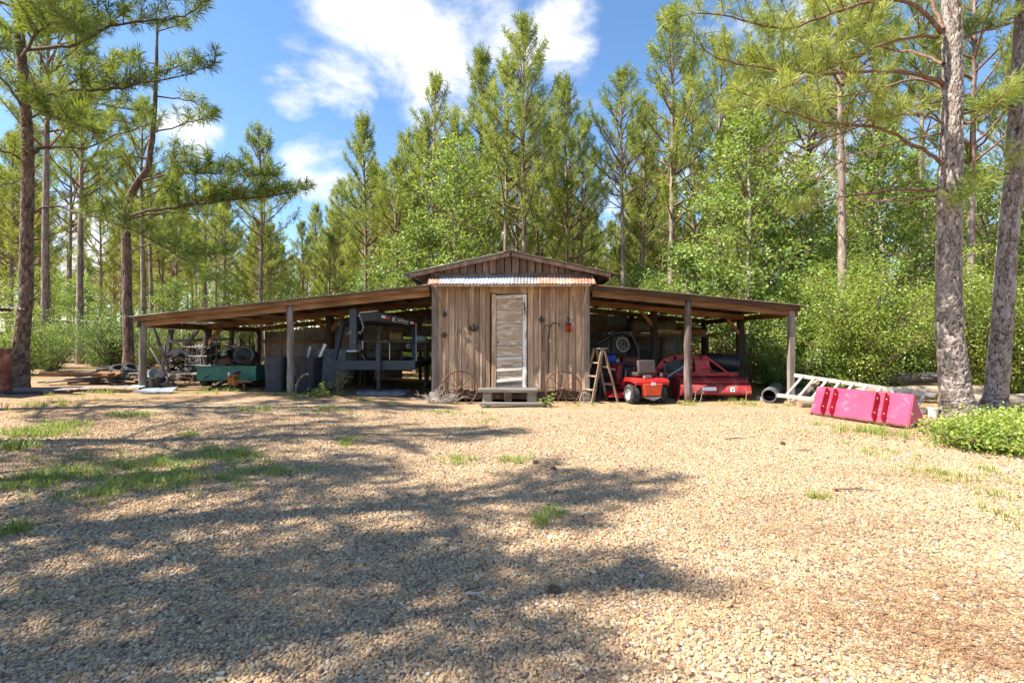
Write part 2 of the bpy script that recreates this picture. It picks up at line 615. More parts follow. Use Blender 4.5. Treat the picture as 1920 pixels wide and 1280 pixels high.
def leaf_mat(name, dark, light, trans=0.45, gloss=0.06, rough=0.5, warm=(1.25, 1.05, 0.55)):
    """thin leaf or needle: reflects on one side, lets light through to the other"""
    m, t, b = new_mat(name)
    t.nodes.remove(b)
    at = t.nodes.new('ShaderNodeAttribute')
    at.attribute_name = 'tint'
    r = obj_random(t)
    f = mth(t, 'ADD', mth(t, 'MULTIPLY', at.outputs['Fac'], 0.75), mth(t, 'MULTIPLY', r, 0.25), clamp=True)
    c = ramp(t, f, [(0.0, dark), (1.0, light)])
    d = t.nodes.new('ShaderNodeBsdfDiffuse')
    tr = t.nodes.new('ShaderNodeBsdfTranslucent')
    g = t.nodes.new('ShaderNodeBsdfGlossy')
    g.inputs['Roughness'].default_value = rough
    g.inputs['Color'].default_value = (0.9, 0.95, 1, 1)
    t.links.new(c, d.inputs[0])
    t.links.new(mixc(t, 1.0, c, warm, 'MULTIPLY'), tr.inputs[0])
    m1 = t.nodes.new('ShaderNodeMixShader')
    m1.inputs[0].default_value = trans
    t.links.new(d.outputs[0], m1.inputs[1])
    t.links.new(tr.outputs[0], m1.inputs[2])
    m2 = t.nodes.new('ShaderNodeMixShader')
    m2.inputs[0].default_value = gloss
    t.links.new(m1.outputs[0], m2.inputs[1])
    t.links.new(g.outputs[0], m2.inputs[2])
    t.links.new(m2.outputs[0], t.nodes['Material Output'].inputs[0])
    return m


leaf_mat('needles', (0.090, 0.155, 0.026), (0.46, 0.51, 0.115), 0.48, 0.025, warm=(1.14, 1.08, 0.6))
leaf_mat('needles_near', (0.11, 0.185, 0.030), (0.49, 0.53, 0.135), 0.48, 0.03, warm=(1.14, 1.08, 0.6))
leaf_mat('needles_shade', (0.066, 0.120, 0.026), (0.31, 0.37, 0.085), 0.5, 0.025, warm=(1.16, 1.08, 0.58))  # dimmed needles: the backlit shade is put into the colour
leaf_mat('leaves_gum', (0.090, 0.175, 0.034), (0.38, 0.48, 0.11), 0.47, 0.028, 0.5, warm=(1.12, 1.08, 0.62))
leaf_mat('leaves_bush', (0.16, 0.26, 0.036), (0.50, 0.57, 0.12), 0.5, 0.03, warm=(1.12, 1.08, 0.62))
leaf_mat('leaves_scrub', (0.065, 0.135, 0.034), (0.27, 0.36, 0.095), 0.5, 0.03, warm=(1.12, 1.08, 0.62))
leaf_mat('leaves_brown', (0.18, 0.10, 0.05), (0.40, 0.27, 0.14), 0.35, 0.02)
leaf_mat('grass_blades', (0.12, 0.21, 0.03), (0.42, 0.48, 0.10), 0.4, 0.05)
leaf_mat('straw', (0.20, 0.095, 0.045), (0.46, 0.28, 0.15), 0.1, 0.04, warm=(1, 1, 1))
leaf_mat('dry_stalk', (0.42, 0.34, 0.18), (0.62, 0.55, 0.34), 0.25, 0.03, warm=(1, 1, 1))
# ------------------------------------------------------------------ ground
GRAVEL_STOPS = [(0.0, (0.10, 0.073, 0.060)), (0.10, (0.20, 0.145, 0.115)), (0.22, (0.37, 0.235, 0.13)), (0.36, (0.46, 0.30, 0.15)), (0.50, (0.51, 0.37, 0.20)),
                (0.63, (0.37, 0.225, 0.15)), (0.74, (0.53, 0.405, 0.235)), (0.86, (0.27, 0.215, 0.18)), (0.95, (0.55, 0.45, 0.30)), (1.0, (0.61, 0.54, 0.43))]


def make_ground_mat():
    m, t, b = new_mat('ground_surface')
    geo = t.nodes.new('ShaderNodeNewGeometry')
    pos = geo.outputs['Position']
    # gravel: one voronoi cell per stone
    vo = t.nodes.new('ShaderNodeTexVoronoi')
    vo.inputs['Scale'].default_value = 42
    t.links.new(pos, vo.inputs['Vector'])
    ve = t.nodes.new('ShaderNodeTexVoronoi')
    ve.feature = 'DISTANCE_TO_EDGE'
    ve.inputs['Scale'].default_value = 42
    t.links.new(pos, ve.inputs['Vector'])
    sp = t.nodes.new('ShaderNodeSeparateColor')
    t.links.new(vo.outputs['Color'], sp.inputs[0])
    peb = ramp(t, sp.outputs[0], GRAVEL_STOPS)
    gap = ramp(t, ve.outputs['Distance'], [(0.0, (1, 1, 1)), (0.12, (0, 0, 0))])
    peb = mixc(t, mth(t, 'MULTIPLY', gap, 0.55), peb, (0.22, 0.155, 0.105))
    # straw and earth
    f1 = noise(t, pos, 14, 8, 0.7)
    mp = t.nodes.new('ShaderNodeMapping')
    mp.inputs['Scale'].default_value = (9, 60, 20)
    mp.inputs['Rotation'].default_value = (0, 0, 0.5)
    t.links.new(pos, mp.inputs[0])
    f2 = noise(t, mp.outputs[0], 1.0, 5, 0.7, 0.8)
    earth = ramp(t, f1, [(0.25, (0.13, 0.085, 0.055)), (0.5, (0.29, 0.195, 0.12)), (0.75, (0.42, 0.30, 0.19))])
    earth = mixc(t, ramp(t, f2, [(0.42, (0, 0, 0)), (0.6, (0.8, 0.8, 0.8))]), earth, (0.38, 0.215, 0.115))
    # where the gravel lies: the open yard in front of the shelters
    xyz = t.nodes.new('ShaderNodeSeparateXYZ')
    t.links.new(pos, xyz.inputs[0])
    X, Y = xyz.outputs[0], xyz.outputs[1]
    wob = mth(t, 'MULTIPLY', mth(t, 'SUBTRACT', noise(t, pos, 0.55, 5, 0.6), 0.5), 4.2)
    back = mth(t, 'SUBTRACT', 10.9, mth(t, 'ADD', Y, wob))
    right = mth(t, 'SUBTRACT', mth(t, 'ADD', 6.2, mth(t, 'MULTIPLY', Y, 0.02)), mth(t, 'ADD', X, wob))
    left = mth(t, 'ADD', mth(t, 'ADD', X, wob), mth(t, 'SUBTRACT', 9.0, mth(t, 'MULTIPLY', Y, 0.25)))
    k = mth(t, 'MINIMUM', back, mth(t, 'MINIMUM', right, left))
    k = mth(t, 'MULTIPLY_ADD', k, 0.7, 0.35, clamp=True)
    straw = ramp(t, noise(t, mp.outputs[0], 0.35, 4, 0.65), [(0.54, (0, 0, 0)), (0.68, (0.55, 0.55, 0.55))])
    k = mth(t, 'SUBTRACT', k, straw, clamp=True)
    c = mixc(t, k, earth, peb)
    # thin moss and grass tint between the trees
    gr = ramp(t, noise(t, pos, 1.3, 6, 0.65), [(0.5, (0, 0, 0)), (0.66, (0.6, 0.6, 0.6))])
    c = mixc(t, mth(t, 'MULTIPLY', gr, mth(t, 'SUBTRACT', 1.0, k)), c, (0.14, 0.17, 0.05))
    t.links.new(c, b.inputs['Base Color'])
    b.inputs['Roughness'].default_value = 0.92
    b.inputs['Specular IOR Level'].default_value = 0.15
    hb = mth(t, 'ADD', mth(t, 'MULTIPLY', mth(t, 'MINIMUM', ve.outputs['Distance'], 0.3), k), mth(t, 'MULTIPLY', f2, 0.12))
    bump(t, b, hb, 0.75, 0.025)
    return m


def grid_axis(lo, hi, fine_lo, fine_hi, step):
    fine = np.arange(fine_lo, fine_hi + 1e-6, step)
    a = fine_lo - np.cumsum(step * 1.28 ** np.arange(1, 40))
    b_ = fine_hi + np.cumsum(step * 1.28 ** np.arange(1, 40))
    a = a[a > lo][::-1]
    b_ = b_[b_ < hi]
    return np.concatenate([[lo], a, fine, b_, [hi]])


gx = grid_axis(-260, 260, -12, 10, 0.16)
gy = grid_axis(-120, 320, 0, 13, 0.16)
XX, YY = np.meshgrid(gx, gy)
rngg = np.random.default_rng(4)


def lumps(x, y):
    return (0.012 * np.sin(x * 1.7 + 0.6 * np.sin(y * 0.9)) + 0.010 * np.sin(y * 2.3 + x * 0.8) + 0.006 * np.sin(x * 5.1 + y * 3.7)) * np.clip(1 - np.abs(y - 4) / 14, 0, 1)


ZZ = gh(XX, YY) + lumps(XX, YY)
ny, nx = XX.shape
idx = np.arange(nx * ny).reshape(ny, nx)
quads = np.stack([idx[:-1, :-1].ravel(), idx[:-1, 1:].ravel(), idx[1:, 1:].ravel(), idx[1:, :-1].ravel()], 1)
ground = obj('ground', fast_mesh('ground', np.stack([XX.ravel(), YY.ravel(), ZZ.ravel()], 1), quads, make_ground_mat(), True))
ground['kind'] = 'structure'


def GL(x, y):
    return gh(x, y) + lumps(x, y)


# loose stones, near enough to tell apart: points with a size and a turn, one stone on each
def make_gravel():
    rng = np.random.default_rng(11)
    pts, scl = [], []
    for (y0, y1, st, s0, s1) in ((1.25, 3.2, 0.0125, 0.0046, 0.0105), (3.2, 5.4, 0.0165, 0.0058, 0.0110), (5.4, 9.6, 0.0225, 0.0065, 0.0115)):
        yy = np.arange(y0, y1, st)
        for y in yy:
            xl, xr = -(1.08 * y + 0.8), 1.08 * y + 0.8
            n = int((xr - xl) / st)
            x = xl + (np.arange(n) + rng.uniform(-0.6, 0.6, n)) * st
            p = np.stack([x, y + rng.uniform(-0.7, 0.7, n) * st, np.zeros(n)], 1)
            pts.append(p)
            scl.append(rng.uniform(s0, s1, n) * np.where(rng.random(n) < 0.07, rng.uniform(1.2, 1.8, n), 1.0))
    p = np.concatenate(pts)
    s = np.concatenate(scl)
    # thinner towards the woods' edge on the right and the grass on the left
    edge = np.minimum(6.3 - p[:, 0], p[:, 0] + 8.2 - 0.25 * p[:, 1]) + 0.9 * np.sin(p[:, 1] * 1.3) + 0.6 * np.sin(p[:, 0] * 2.1 + p[:, 1])
    keep = rng.random(len(p)) < np.clip(edge * 0.55 + 0.35, 0.10, 1.0)
    far = np.clip((p[:, 1] - 7.0) / 2.6, 0, 1)
    keep &= rng.random(len(p)) > far * 0.75
    # thin spots where needles and fine sand have filled in
    bare = np.sin(p[:, 0] * 1.9 + 1.3 * np.sin(p[:, 1] * 0.8)) * np.sin(p[:, 1] * 1.4 + 0.9 * np.sin(p[:, 0] * 1.1 + 2)) + 0.4 * np.sin(p[:, 0] * 5.3 + p[:, 1] * 4.1)
    keep &= rng.random(len(p)) > np.clip((bare - 0.55) * 1.3, 0, 0.6)
    p, s = p[keep], s[keep]
    p[:, 2] = GL(p[:, 0], p[:, 1]) + s * rng.uniform(-0.25, 0.55, len(s))
    me = bpy.data.meshes.new('gravel')
    me.vertices.add(len(p))
    me.vertices.foreach_set('co', p.astype(np.float32).ravel())
    sv = np.stack([s * rng.uniform(0.85, 1.35, len(s)), s * rng.uniform(0.75, 1.05, len(s)), s * rng.uniform(0.5, 0.8, len(s))], 1)
    rv = np.stack([rng.normal(0, 0.28, len(s)), rng.normal(0, 0.28, len(s)), rng.uniform(0, 6.28, len(s))], 1)
    for nm, arr in (('scl', sv), ('rot', rv)):
        a = me.attributes.new(nm, 'FLOAT_VECTOR', 'POINT')
        a.data.foreach_set('vector', arr.astype(np.float32).ravel())
    me.update()
    m, t, b = new_mat('pebble')
    r = obj_random(t)
    c = ramp(t, r, GRAVEL_STOPS)
    tcn = t.nodes.new('ShaderNodeTexCoord')
    f = noise(t, tcn.outputs['Object'], 0.9, 4, 0.6)
    c = mixc(t, 1.0, c, ramp(t, f, [(0.3, (0.82, 0.80, 0.78)), (0.7, (1.12, 1.12, 1.12))]), 'MULTIPLY')
    oi = t.nodes.new('ShaderNodeObjectInfo')
    dust = noise(t, oi.outputs['Location'], 0.9, 5, 0.65)
    c = mixc(t, ramp(t, dust, [(0.48, (0.0, 0.0, 0.0)), (0.70, (0.35, 0.35, 0.35))]), c, (0.42, 0.28, 0.17))
    t.links.new(c, b.inputs['Base Color'])
    b.inputs['Roughness'].default_value = 0.85
    b.inputs['Specular IOR Level'].default_value = 0.15
    o = obj('gravel', me)
    tag(o, 'tan and orange river gravel spread over the open yard', 'gravel', kind='stuff')
    ng = bpy.data.node_groups.new('gravel_scatter', 'GeometryNodeTree')
    ng.interface.new_socket('Geometry', in_out='INPUT', socket_type='NodeSocketGeometry')
    ng.interface.new_socket('Geometry', in_out='OUTPUT', socket_type='NodeSocketGeometry')
    gi, go = ng.nodes.new('NodeGroupInput'), ng.nodes.new('NodeGroupOutput')
    join = ng.nodes.new('GeometryNodeJoinGeometry')
    for i in range(4):
        ico = ng.nodes.new('GeometryNodeMeshIcoSphere')
        ico.inputs['Radius'].default_value = 1.0
        ico.inputs['Subdivisions'].default_value = 2 if i else 3
        nz = ng.nodes.new('ShaderNodeTexNoise')
        nz.noise_dimensions = '4D'
        nz.inputs['W'].default_value = i * 7.3
        nz.inputs['Scale'].default_value = 0.75
        nz.inputs['Detail'].default_value = 1.5
        sub = ng.nodes.new('ShaderNodeVectorMath')
        sub.operation = 'SUBTRACT'
        sub.inputs[1].default_value = (0.5, 0.5, 0.5)
        ng.links.new(nz.outputs['Color'], sub.inputs[0])
        sc = ng.nodes.new('ShaderNodeVectorMath')
        sc.operation = 'SCALE'
        sc.inputs['Scale'].default_value = 1.5
        ng.links.new(sub.outputs[0], sc.inputs[0])
        spn = ng.nodes.new('GeometryNodeSetPosition')
        ng.links.new(ico.outputs['Mesh'], spn.inputs['Geometry'])
        ng.links.new(sc.outputs[0], spn.inputs['Offset'])
        sm = ng.nodes.new('GeometryNodeSetShadeSmooth')
        ng.links.new(spn.outputs[0], sm.inputs['Geometry'])
        mt = ng.nodes.new('GeometryNodeSetMaterial')
        mt.inputs['Material'].default_value = m
        ng.links.new(sm.outputs[0], mt.inputs['Geometry'])
        g2i = ng.nodes.new('GeometryNodeGeometryToInstance')
        ng.links.new(mt.outputs[0], g2i.inputs[0])
        ng.links.new(g2i.outputs[0], join.inputs[0])
    iop = ng.nodes.new('GeometryNodeInstanceOnPoints')
    iop.inputs['Pick Instance'].default_value = True
    ng.links.new(gi.outputs[0], iop.inputs['Points'])
    ng.links.new(join.outputs[0], iop.inputs['Instance'])
    for nm, sock in (('rot', 'Rotation'), ('scl', 'Scale')):
        na = ng.nodes.new('GeometryNodeInputNamedAttribute')
        na.data_type = 'FLOAT_VECTOR'
        na.inputs['Name'].default_value = nm
        ng.links.new([s_ for s_ in na.outputs if s_.enabled and s_.name == 'Attribute'][0], iop.inputs[sock])
    ng.links.new(iop.outputs[0], go.inputs[0])
    md = o.modifiers.new('scatter', 'NODES')
    md.node_group = ng
    return o


make_gravel()

# ------------------------------------------------------------------ the plank shed
rnd = random.Random(7)
WY = 11.2            # plane of the front walls
SX0, SX1 = -1.83, 1.77
shed = thing('wooden_shed', 'weathered plank shed with narrow door under a rusty tin awning', 'shed', (0, WY, 0))


def L(p):               # world -> shed space
    return (p[0], p[1] - WY, p[2])


def shed_boards(x0, x1, z0, z1, name='board', peel_from=None, wmin=0.10, wmax=0.185, mat='barn_board', gap=0.007, ztop=None):
    x = x0
    while x < x1 - 0.03:
        w = rnd.uniform(wmin, wmax)
        if x1 - (x + w) < wmin * 0.7:
            w = x1 - x
        dep = rnd.uniform(0.0, 0.014)
        b = MB()
        zb = z0 + rnd.uniform(-0.02, 0.03)
        ta = ztop(x) if ztop else z1
        tb = ztop(x + w - gap) if ztop else z1
        y0, y1 = -0.028 - dep, 0.0
        xa, xb = x, x + w - gap
        lean = rnd.uniform(-0.004, 0.004)
        vs = [(xa, y0, zb), (xb, y0, zb), (xb, y1, zb), (xa, y1, zb), (xa + lean, y0, ta), (xb + lean, y0, tb), (xb + lean, y1, tb), (xa + lean, y1, ta)]
        b.hexa(vs)
        mt = mat
        if peel_from is not None and x > peel_from and rnd.random() < 0.75:
            mt = 'barn_board_peeling'
        b.build(name, MATS[mt], shed, bevel=0.003, seg=1)
        x += w


shed_boards(SX0, -0.50, 0.262, 2.70)
shed_boards(0.36, SX1, 0.262, 2.70, peel_from=0.42)
shed_boards(-0.50, 0.36, 2.50, 2.70, wmin=0.12, wmax=0.16)
# narrow battens over some joints, as the front has
for bx in (-1.58, -1.30, -0.98, -0.74, 0.62, 1.02, 1.34):
    w = rnd.uniform(0.035, 0.05)
    MB().box(bx, bx + w, -0.062, -0.0435, 0.30 + rnd.uniform(0, 0.05), 2.66).build('batten', MATS['barn_board' if bx < 0.5 else 'barn_board_peeling'], shed, bevel=0.003, seg=1)
# corner posts
for cx in (SX0 - 0.02, SX1 - 0.10):
    MB().box(cx, cx + 0.12, -0.066, 0.10, 0.235, 2.70).build('corner_board', MATS['post_grey'], shed, bevel=0.005)
# gable boards under the roof slopes
APX, APZ = -0.03, 3.43


def roof_z(x):
    return APZ - abs(x - APX) * 0.212


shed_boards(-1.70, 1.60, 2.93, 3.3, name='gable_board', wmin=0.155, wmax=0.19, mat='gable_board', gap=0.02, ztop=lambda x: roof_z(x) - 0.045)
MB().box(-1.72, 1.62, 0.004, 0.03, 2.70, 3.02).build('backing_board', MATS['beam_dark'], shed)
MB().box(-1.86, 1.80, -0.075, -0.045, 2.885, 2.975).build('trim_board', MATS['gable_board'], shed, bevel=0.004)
# side and back walls
for sx in (SX0 + 0.05, SX1 - 0.05):
    y = 0.12
    while y < 4.9:
        w = rnd.uniform(0.2, 0.27)
        dx = rnd.uniform(0, 0.012)
        MB().box(sx - 0.014 - dx, sx + 0.014 + dx, y, y + w - 0.008, 0.27 + rnd.uniform(-.02, .02), roof_z(sx) - 0.09).build('board', MATS['barn_board'], shed)
        y += w
MB().box(SX0 + 0.07, SX1 - 0.07, 4.86, 4.89, 0.27, 2.98).build('back_wall', MATS['barn_board'], shed)
MB().box(SX0 + 0.08, SX1 - 0.08, 0.01, 4.85, 0.20, 0.262).build('floor_deck', MATS['beam_dark'], shed)
for fy in (0.06, 1.6, 3.2, 4.7):
    MB().bar((SX0 + 0.03, fy, 0.13), (SX1 - 0.03, fy, 0.13), 0.10, 0.135).build('floor_beam', MATS['beam_dark'], shed)
for sx in (SX0 + 0.02, -0.03, SX1 - 0.05):
    for sy in (0.04, 2.4, 4.7):
        if abs(sx) < 0.2 and sy < 1:
            continue
        MB().box(sx - 0.10, sx + 0.10, sy - 0.11, sy + 0.11, -0.03, 0.062).box(sx - 0.15, sx + 0.15, sy - 0.15, sy + 0.15, -0.05, -0.0 + 0.02).build('pier_block', MATS['concrete'], shed, bevel=0.01)
for sx in (SX0 + 0.02, SX1 - 0.05):
    MB().box(sx - 0.085, sx + 0.085, -0.10, 0.10, 0.064, 0.232).build('pier_block', MATS['concrete'], shed, bevel=0.012)
# main roof: corrugated sheets each side of the ridge, rafters and ridge cap
for side in (-1, 1):
    ex = -2.44 if side < 0 else 2.36
    ez = roof_z(ex)
    for i in range(8):
        y0 = -0.30 + i * 0.66
        b = MB()
        jag = rnd.uniform(-0.03, 0.04)
        b.wavy((APX, y0, APZ + 0.012 + 0.004 * (i % 2)), (ex - APX + side * jag, 0, ez - APZ - 0.212 * jag), (0, 0.69, 0), (0.2 * side, 0, 1), sag=0.004)
        b.build('roof_sheet', MATS['galvanised_old' if side > 0 or i % 3 == 1 else 'galvanised_dull'], shed, smooth=True)
    for i, y0 in enumerate((-0.24, 0.9, 2.1, 3.3, 4.5)):
        p, q = (APX + side * 0.02, y0, APZ - 0.055), (ex - side * 0.12, y0, roof_z(ex - side * 0.12) - 0.055)
        MB().bar(p, q, 0.04, 0.085).build('rafter', MATS['gable_board'], shed)
    p, q = (ex - side * 0.14, -0.27, roof_z(ex) - 0.085), (ex - side * 0.14, 5.0, roof_z(ex) - 0.085)
    MB().bar(p, q, 0.035, 0.09).build('eave_board', MATS['gable_board'], shed)
rc = MB()
rc.hexa([(APX - 0.16, -0.31, APZ - 0.012), (APX, -0.31, APZ + 0.026), (APX, 5.0, APZ + 0.026), (APX - 0.16, 5.0, APZ - 0.012),
         (APX - 0.16, -0.31, APZ - 0.002), (APX, -0.31, APZ + 0.036), (APX, 5.0, APZ + 0.036), (APX - 0.16, 5.0, APZ - 0.002)])
rc.hexa([(APX, -0.31, APZ + 0.026), (APX + 0.16, -0.31, APZ - 0.012), (APX + 0.16, 5.0, APZ - 0.012), (APX, 5.0, APZ + 0.026),
         (APX, -0.31, APZ + 0.036), (APX + 0.16, -0.31, APZ - 0.002), (APX + 0.16, 5.0, APZ - 0.002), (APX, 5.0, APZ + 0.036)])
rc.build('ridge_cap', MATS['galvanised_old'], shed)
# tin awning over the door
aw = thing('awning', '', '')
del aw['label'], aw['category']
aw.parent = shed
cols = ['rusty_sheet', 'galvanised', 'galvanised', 'galvanised', 'galvanised_dull', 'rusty_sheet', 'rusty_sheet']
edges = [-1.88, -1.62, -1.10, -0.58, 0.02, 0.52, 1.02, 1.84]
for i, mtn in enumerate(cols):
    x0, x1 = edges[i], edges[i + 1] + 0.03
    jag = rnd.uniform(-0.015, 0.02)
    MB().wavy((x0, -0.07, 2.915 + 0.003 * (i % 2)), (0, -0.40 - jag, -0.235), (x1 - x0, 0, 0), (0, -0.5, 1), pitch=0.072, amp=0.011).build('awning_sheet', MATS[mtn], aw, smooth=True)
MB().bar((-1.80, -0.43, 2.648), (1.76, -0.43, 2.648), 0.03, 0.05).build('awning_board', MATS['barn_board'], aw)
for ax in (-1.70, 1.66):
    MB().bar((ax, -0.44, 2.63), (ax + (0.12 if ax < 0 else -0.06), -0.06, 2.00), 0.035, 0.05).build('awning_brace', MATS['ladder_wood'], aw)
    MB().bar((ax, -0.44, 2.675), (ax, -0.06, 2.86), 0.035, 0.045).build('awning_rafter', MATS['barn_board'], aw)
# door in its frame
door = thing('door', '', '')
del door['label'], door['category']
door.parent = shed
dz0, dz1 = 0.335, 2.49
MB().box(-0.47, -0.365, -0.075, -0.01, dz0, dz1).build('door_jamb', MATS['barn_board_peeling'], door, bevel=0.004)
MB().box(0.245, 0.335, -0.080, -0.01, dz0, dz1 - 0.002).build('door_jamb', MATS['white_peel_v'], door, bevel=0.004)
hd = MB()
hd.hexa([(-0.362, -0.072, 2.375), (0.243, -0.072, 2.405), (0.243, -0.012, 2.405), (-0.362, -0.012, 2.375), (-0.362, -0.072, 2.455), (0.243, -0.072, 2.482), (0.243, -0.012, 2.482), (-0.362, -0.012, 2.455)])
hd.build('door_head', MATS['white_peel'], door)
MB().box(-0.363, 0.243, -0.03, -0.004, dz0, 2.46).build('door_back', MATS['barn_board'], door)
zs = [(2.12, 2.372, 0), (1.80, 2.112, 0), (1.455, 1.792, 0), (1.315, 1.447, 0)]
for (a, c_, k) in zs:
    MB().box(-0.358, 0.240, -0.050 - rnd.uniform(0, .004), -0.030, a, c_).build('door_plank', MATS['door_board'], door, bevel=0.004)
zt = 1.30
for i in range(4):
    tl = 0.008 + 0.006 * i
    h = 0.235
    z0, z1 = zt - h, zt
    pl = MB()       # lapped board, hanging a little askew
    pl.hexa([(-0.356, -0.050, z0 - tl), (0.238, -0.050, z0 + tl), (0.238, -0.032, z0 + tl), (-0.356, -0.032, z0 - tl),
             (-0.356, -0.046, z1 - 0.075 - tl), (0.238, -0.046, z1 - 0.075 + tl), (0.238, -0.032, z1 - 0.075 + tl), (-0.356, -0.032, z1 - 0.075 - tl)])
    pl.build('door_plank', MATS['door_board'], door)
    pl = MB()
    pl.hexa([(-0.354, -0.078, z1 - 0.075 - tl), (0.236, -0.078, z1 - 0.075 + tl), (0.236, -0.032, z1 - 0.070 + tl), (-0.354, -0.032, z1 - 0.070 - tl),
             (-0.354, -0.070, z1 - 0.010 - tl), (0.236, -0.070, z1 - 0.010 + tl), (0.236, -0.032, z1 - 0.004 + tl), (-0.354, -0.032, z1 - 0.004 - tl)])
    pl.build('door_slat', MATS['white_peel' if i else 'door_board'], door)
    zt -= h + 0.012
MB().box(-0.36, 0.24, -0.06, -0.03, 0.30, 0.45).build('door_sill', MATS['post_grey'], door)
MB().bar((0.285, -0.085, 2.30), (0.285, -0.085, 2.12), 0.03, 0.012).build('door_hinge', MATS['rust'], door)
kb = MB(T(-0.32, -0.075, 1.38) @ R(90, 'X'))
kb.lathe([(0.0, 0.0), (0.018, 0.004), (0.022, 0.02), (0.012, 0.03), (0.0, 0.032)], 10).build('door_handle', MATS['rust'], door, smooth=True)
MB().box(-0.62, 0.50, -0.14, -0.042, 0.30, 0.345).build('door_threshold', MATS['grey_plank'], shed)

# doorstep: plank on log blocks, and a lower plank on the gravel
st = thing('wooden_doorstep', 'grey plank doorstep resting on wood blocks before the shed door', 'doorstep', (-0.05, 10.72, 0))
tr = MB()
tr.hexa([(-0.70, -0.17, 0.285), (0.62, -0.18, 0.285), (0.62, 0.20, 0.285), (-0.70, 0.20, 0.285), (-0.70, -0.17, 0.355), (0.62, -0.18, 0.345), (0.62, 0.20, 0.35), (-0.70, 0.20, 0.36)])
tr.build('tread', MATS['grey_plank'], st, bevel=0.006)
for i, bx in enumerate((-0.60, -0.12, 0.38)):
    yb = -0.10 if i != 1 else 0.12
    b = MB()
    w = (0.21, 0.17, 0.22)[i]
    b.hexa([(bx, yb, -0.02), (bx + w, yb, -0.02), (bx + w, yb + 0.2, -0.02), (bx, yb + 0.2, -0.02), (bx + .01, yb + .01, 0.284), (bx + w - .015, yb, 0.284), (bx + w, yb + 0.2, 0.284), (bx, yb + 0.2, 0.284)])
    b.build('block', MATS['log_wood'], st, bevel=0.012)
lp = MB()
lp.hexa([(-0.64, -0.46, 0.03), (0.76, -0.44, 0.03), (0.76, -0.24, 0.03), (-0.64, -0.24, 0.03), (-0.64, -0.46, 0.085), (0.76, -0.44, 0.08), (0.76, -0.24, 0.085), (-0.64, -0.24, 0.09)])
lp.build('lower_plank', MATS['grey_plank'], st, bevel=0.005)
for bx in (-0.5, 0.6):
    MB().box(bx, bx + 0.09, -0.44, -0.26, -0.02, 0.029).build('skid', MATS['old_timber'], st)

# ------------------------------------------------------------------ the open lean-to shelters
ROW = (11.16, 13.5, 16.2)


def log_post(x, y, z1, r, mat, root, wob=0.012, label=None, square=False):
    z0 = G(x, y) - 0.06
    ox, oy = root.location.x, root.location.y
    rr = random.Random(int(x * 100 + y * 10))
    n = 9
    if square:
        b = MB()
        for (a, c_) in ((z0, z1),):
            b.box(x - ox - r, x - ox + r, y - oy - r, y - oy + r, a, c_)
        o = b.build('post', MATS[mat], root, bevel=0.008)
    else:
        pts = [(x - ox + rr.uniform(-wob, wob), y - oy + rr.uniform(-wob, wob), z0 + (z1 - z0) * i / n) for i in range(n + 1)]
        rad = [r * (1.10 - 0.16 * i / n) * rr.uniform(0.94, 1.06) for i in range(n + 1)]
        o = MB().tube(pts, rad, 12).build('post', MATS[mat], root, smooth=True)
    if label:
        o['label'] = label
    return o


def lean_to(name, label, xi, xo, zi, zo, posts, mats):
    """xi / xo inner and outer edge, zi / zo roof heights there"""
    root = thing(name, label, 'shelter', ((xi + xo) / 2, WY, 0))
    ox = root.location.x
    sg = 1 if xo > xi else -1

    def rz(x):
        return zi + (zo - zi) * (x - xi) / (xo - xi)

    def W(x, y, z):
        return (x - ox, y - WY, z)
    # girders down the slope over every post row
    for i, y in enumerate(ROW):
        if i == 0:
            MB().bar(W(xi, 11.05, rz(xi) - 0.075), W(xo, 11.05, rz(xo) - 0.075), 0.04, 0.125).build('fascia_board', MATS[mats['fascia']], root, bevel=0.004)
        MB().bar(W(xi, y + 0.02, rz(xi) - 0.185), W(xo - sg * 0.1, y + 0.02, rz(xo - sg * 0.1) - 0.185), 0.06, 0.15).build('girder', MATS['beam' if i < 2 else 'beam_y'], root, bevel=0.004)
    # purlins across, under the tin
    x = xi + sg * 0.25
    while abs(x - xi) < abs(xo - xi):
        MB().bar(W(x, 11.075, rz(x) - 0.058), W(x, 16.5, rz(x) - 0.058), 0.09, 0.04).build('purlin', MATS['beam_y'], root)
        x += sg * 0.74
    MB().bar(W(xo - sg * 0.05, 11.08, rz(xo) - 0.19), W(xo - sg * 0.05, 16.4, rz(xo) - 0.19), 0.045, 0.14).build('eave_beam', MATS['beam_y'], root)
    # corrugated tin, one sheet after another towards the back
    for i in range(8):
        y0 = 10.93 + i * 0.69
        b = MB()
        xo2 = xo + sg * (0.10 + rnd.uniform(-0.03, 0.05))
        b.wavy(W(xi - sg * 0.05, y0, rz(xi - sg * 0.05) - 0.018 + 0.004 * (i % 2)), (xo2 - xi + sg * 0.05, 0, rz(xo2) - rz(xi - sg * 0.05)), (0, 0.72, 0), (0, 0, 1), na=3)
        b.build('roof_sheet', MATS[mats['roof'][i % len(mats['roof'])]], root, smooth=True)
    for (px_, row, r, mt, sq) in posts:
        log_post(px_, ROW[row], rz(px_) - (0.262 if row else 0.14), r, mt, root, square=sq)
    return root, rz, W


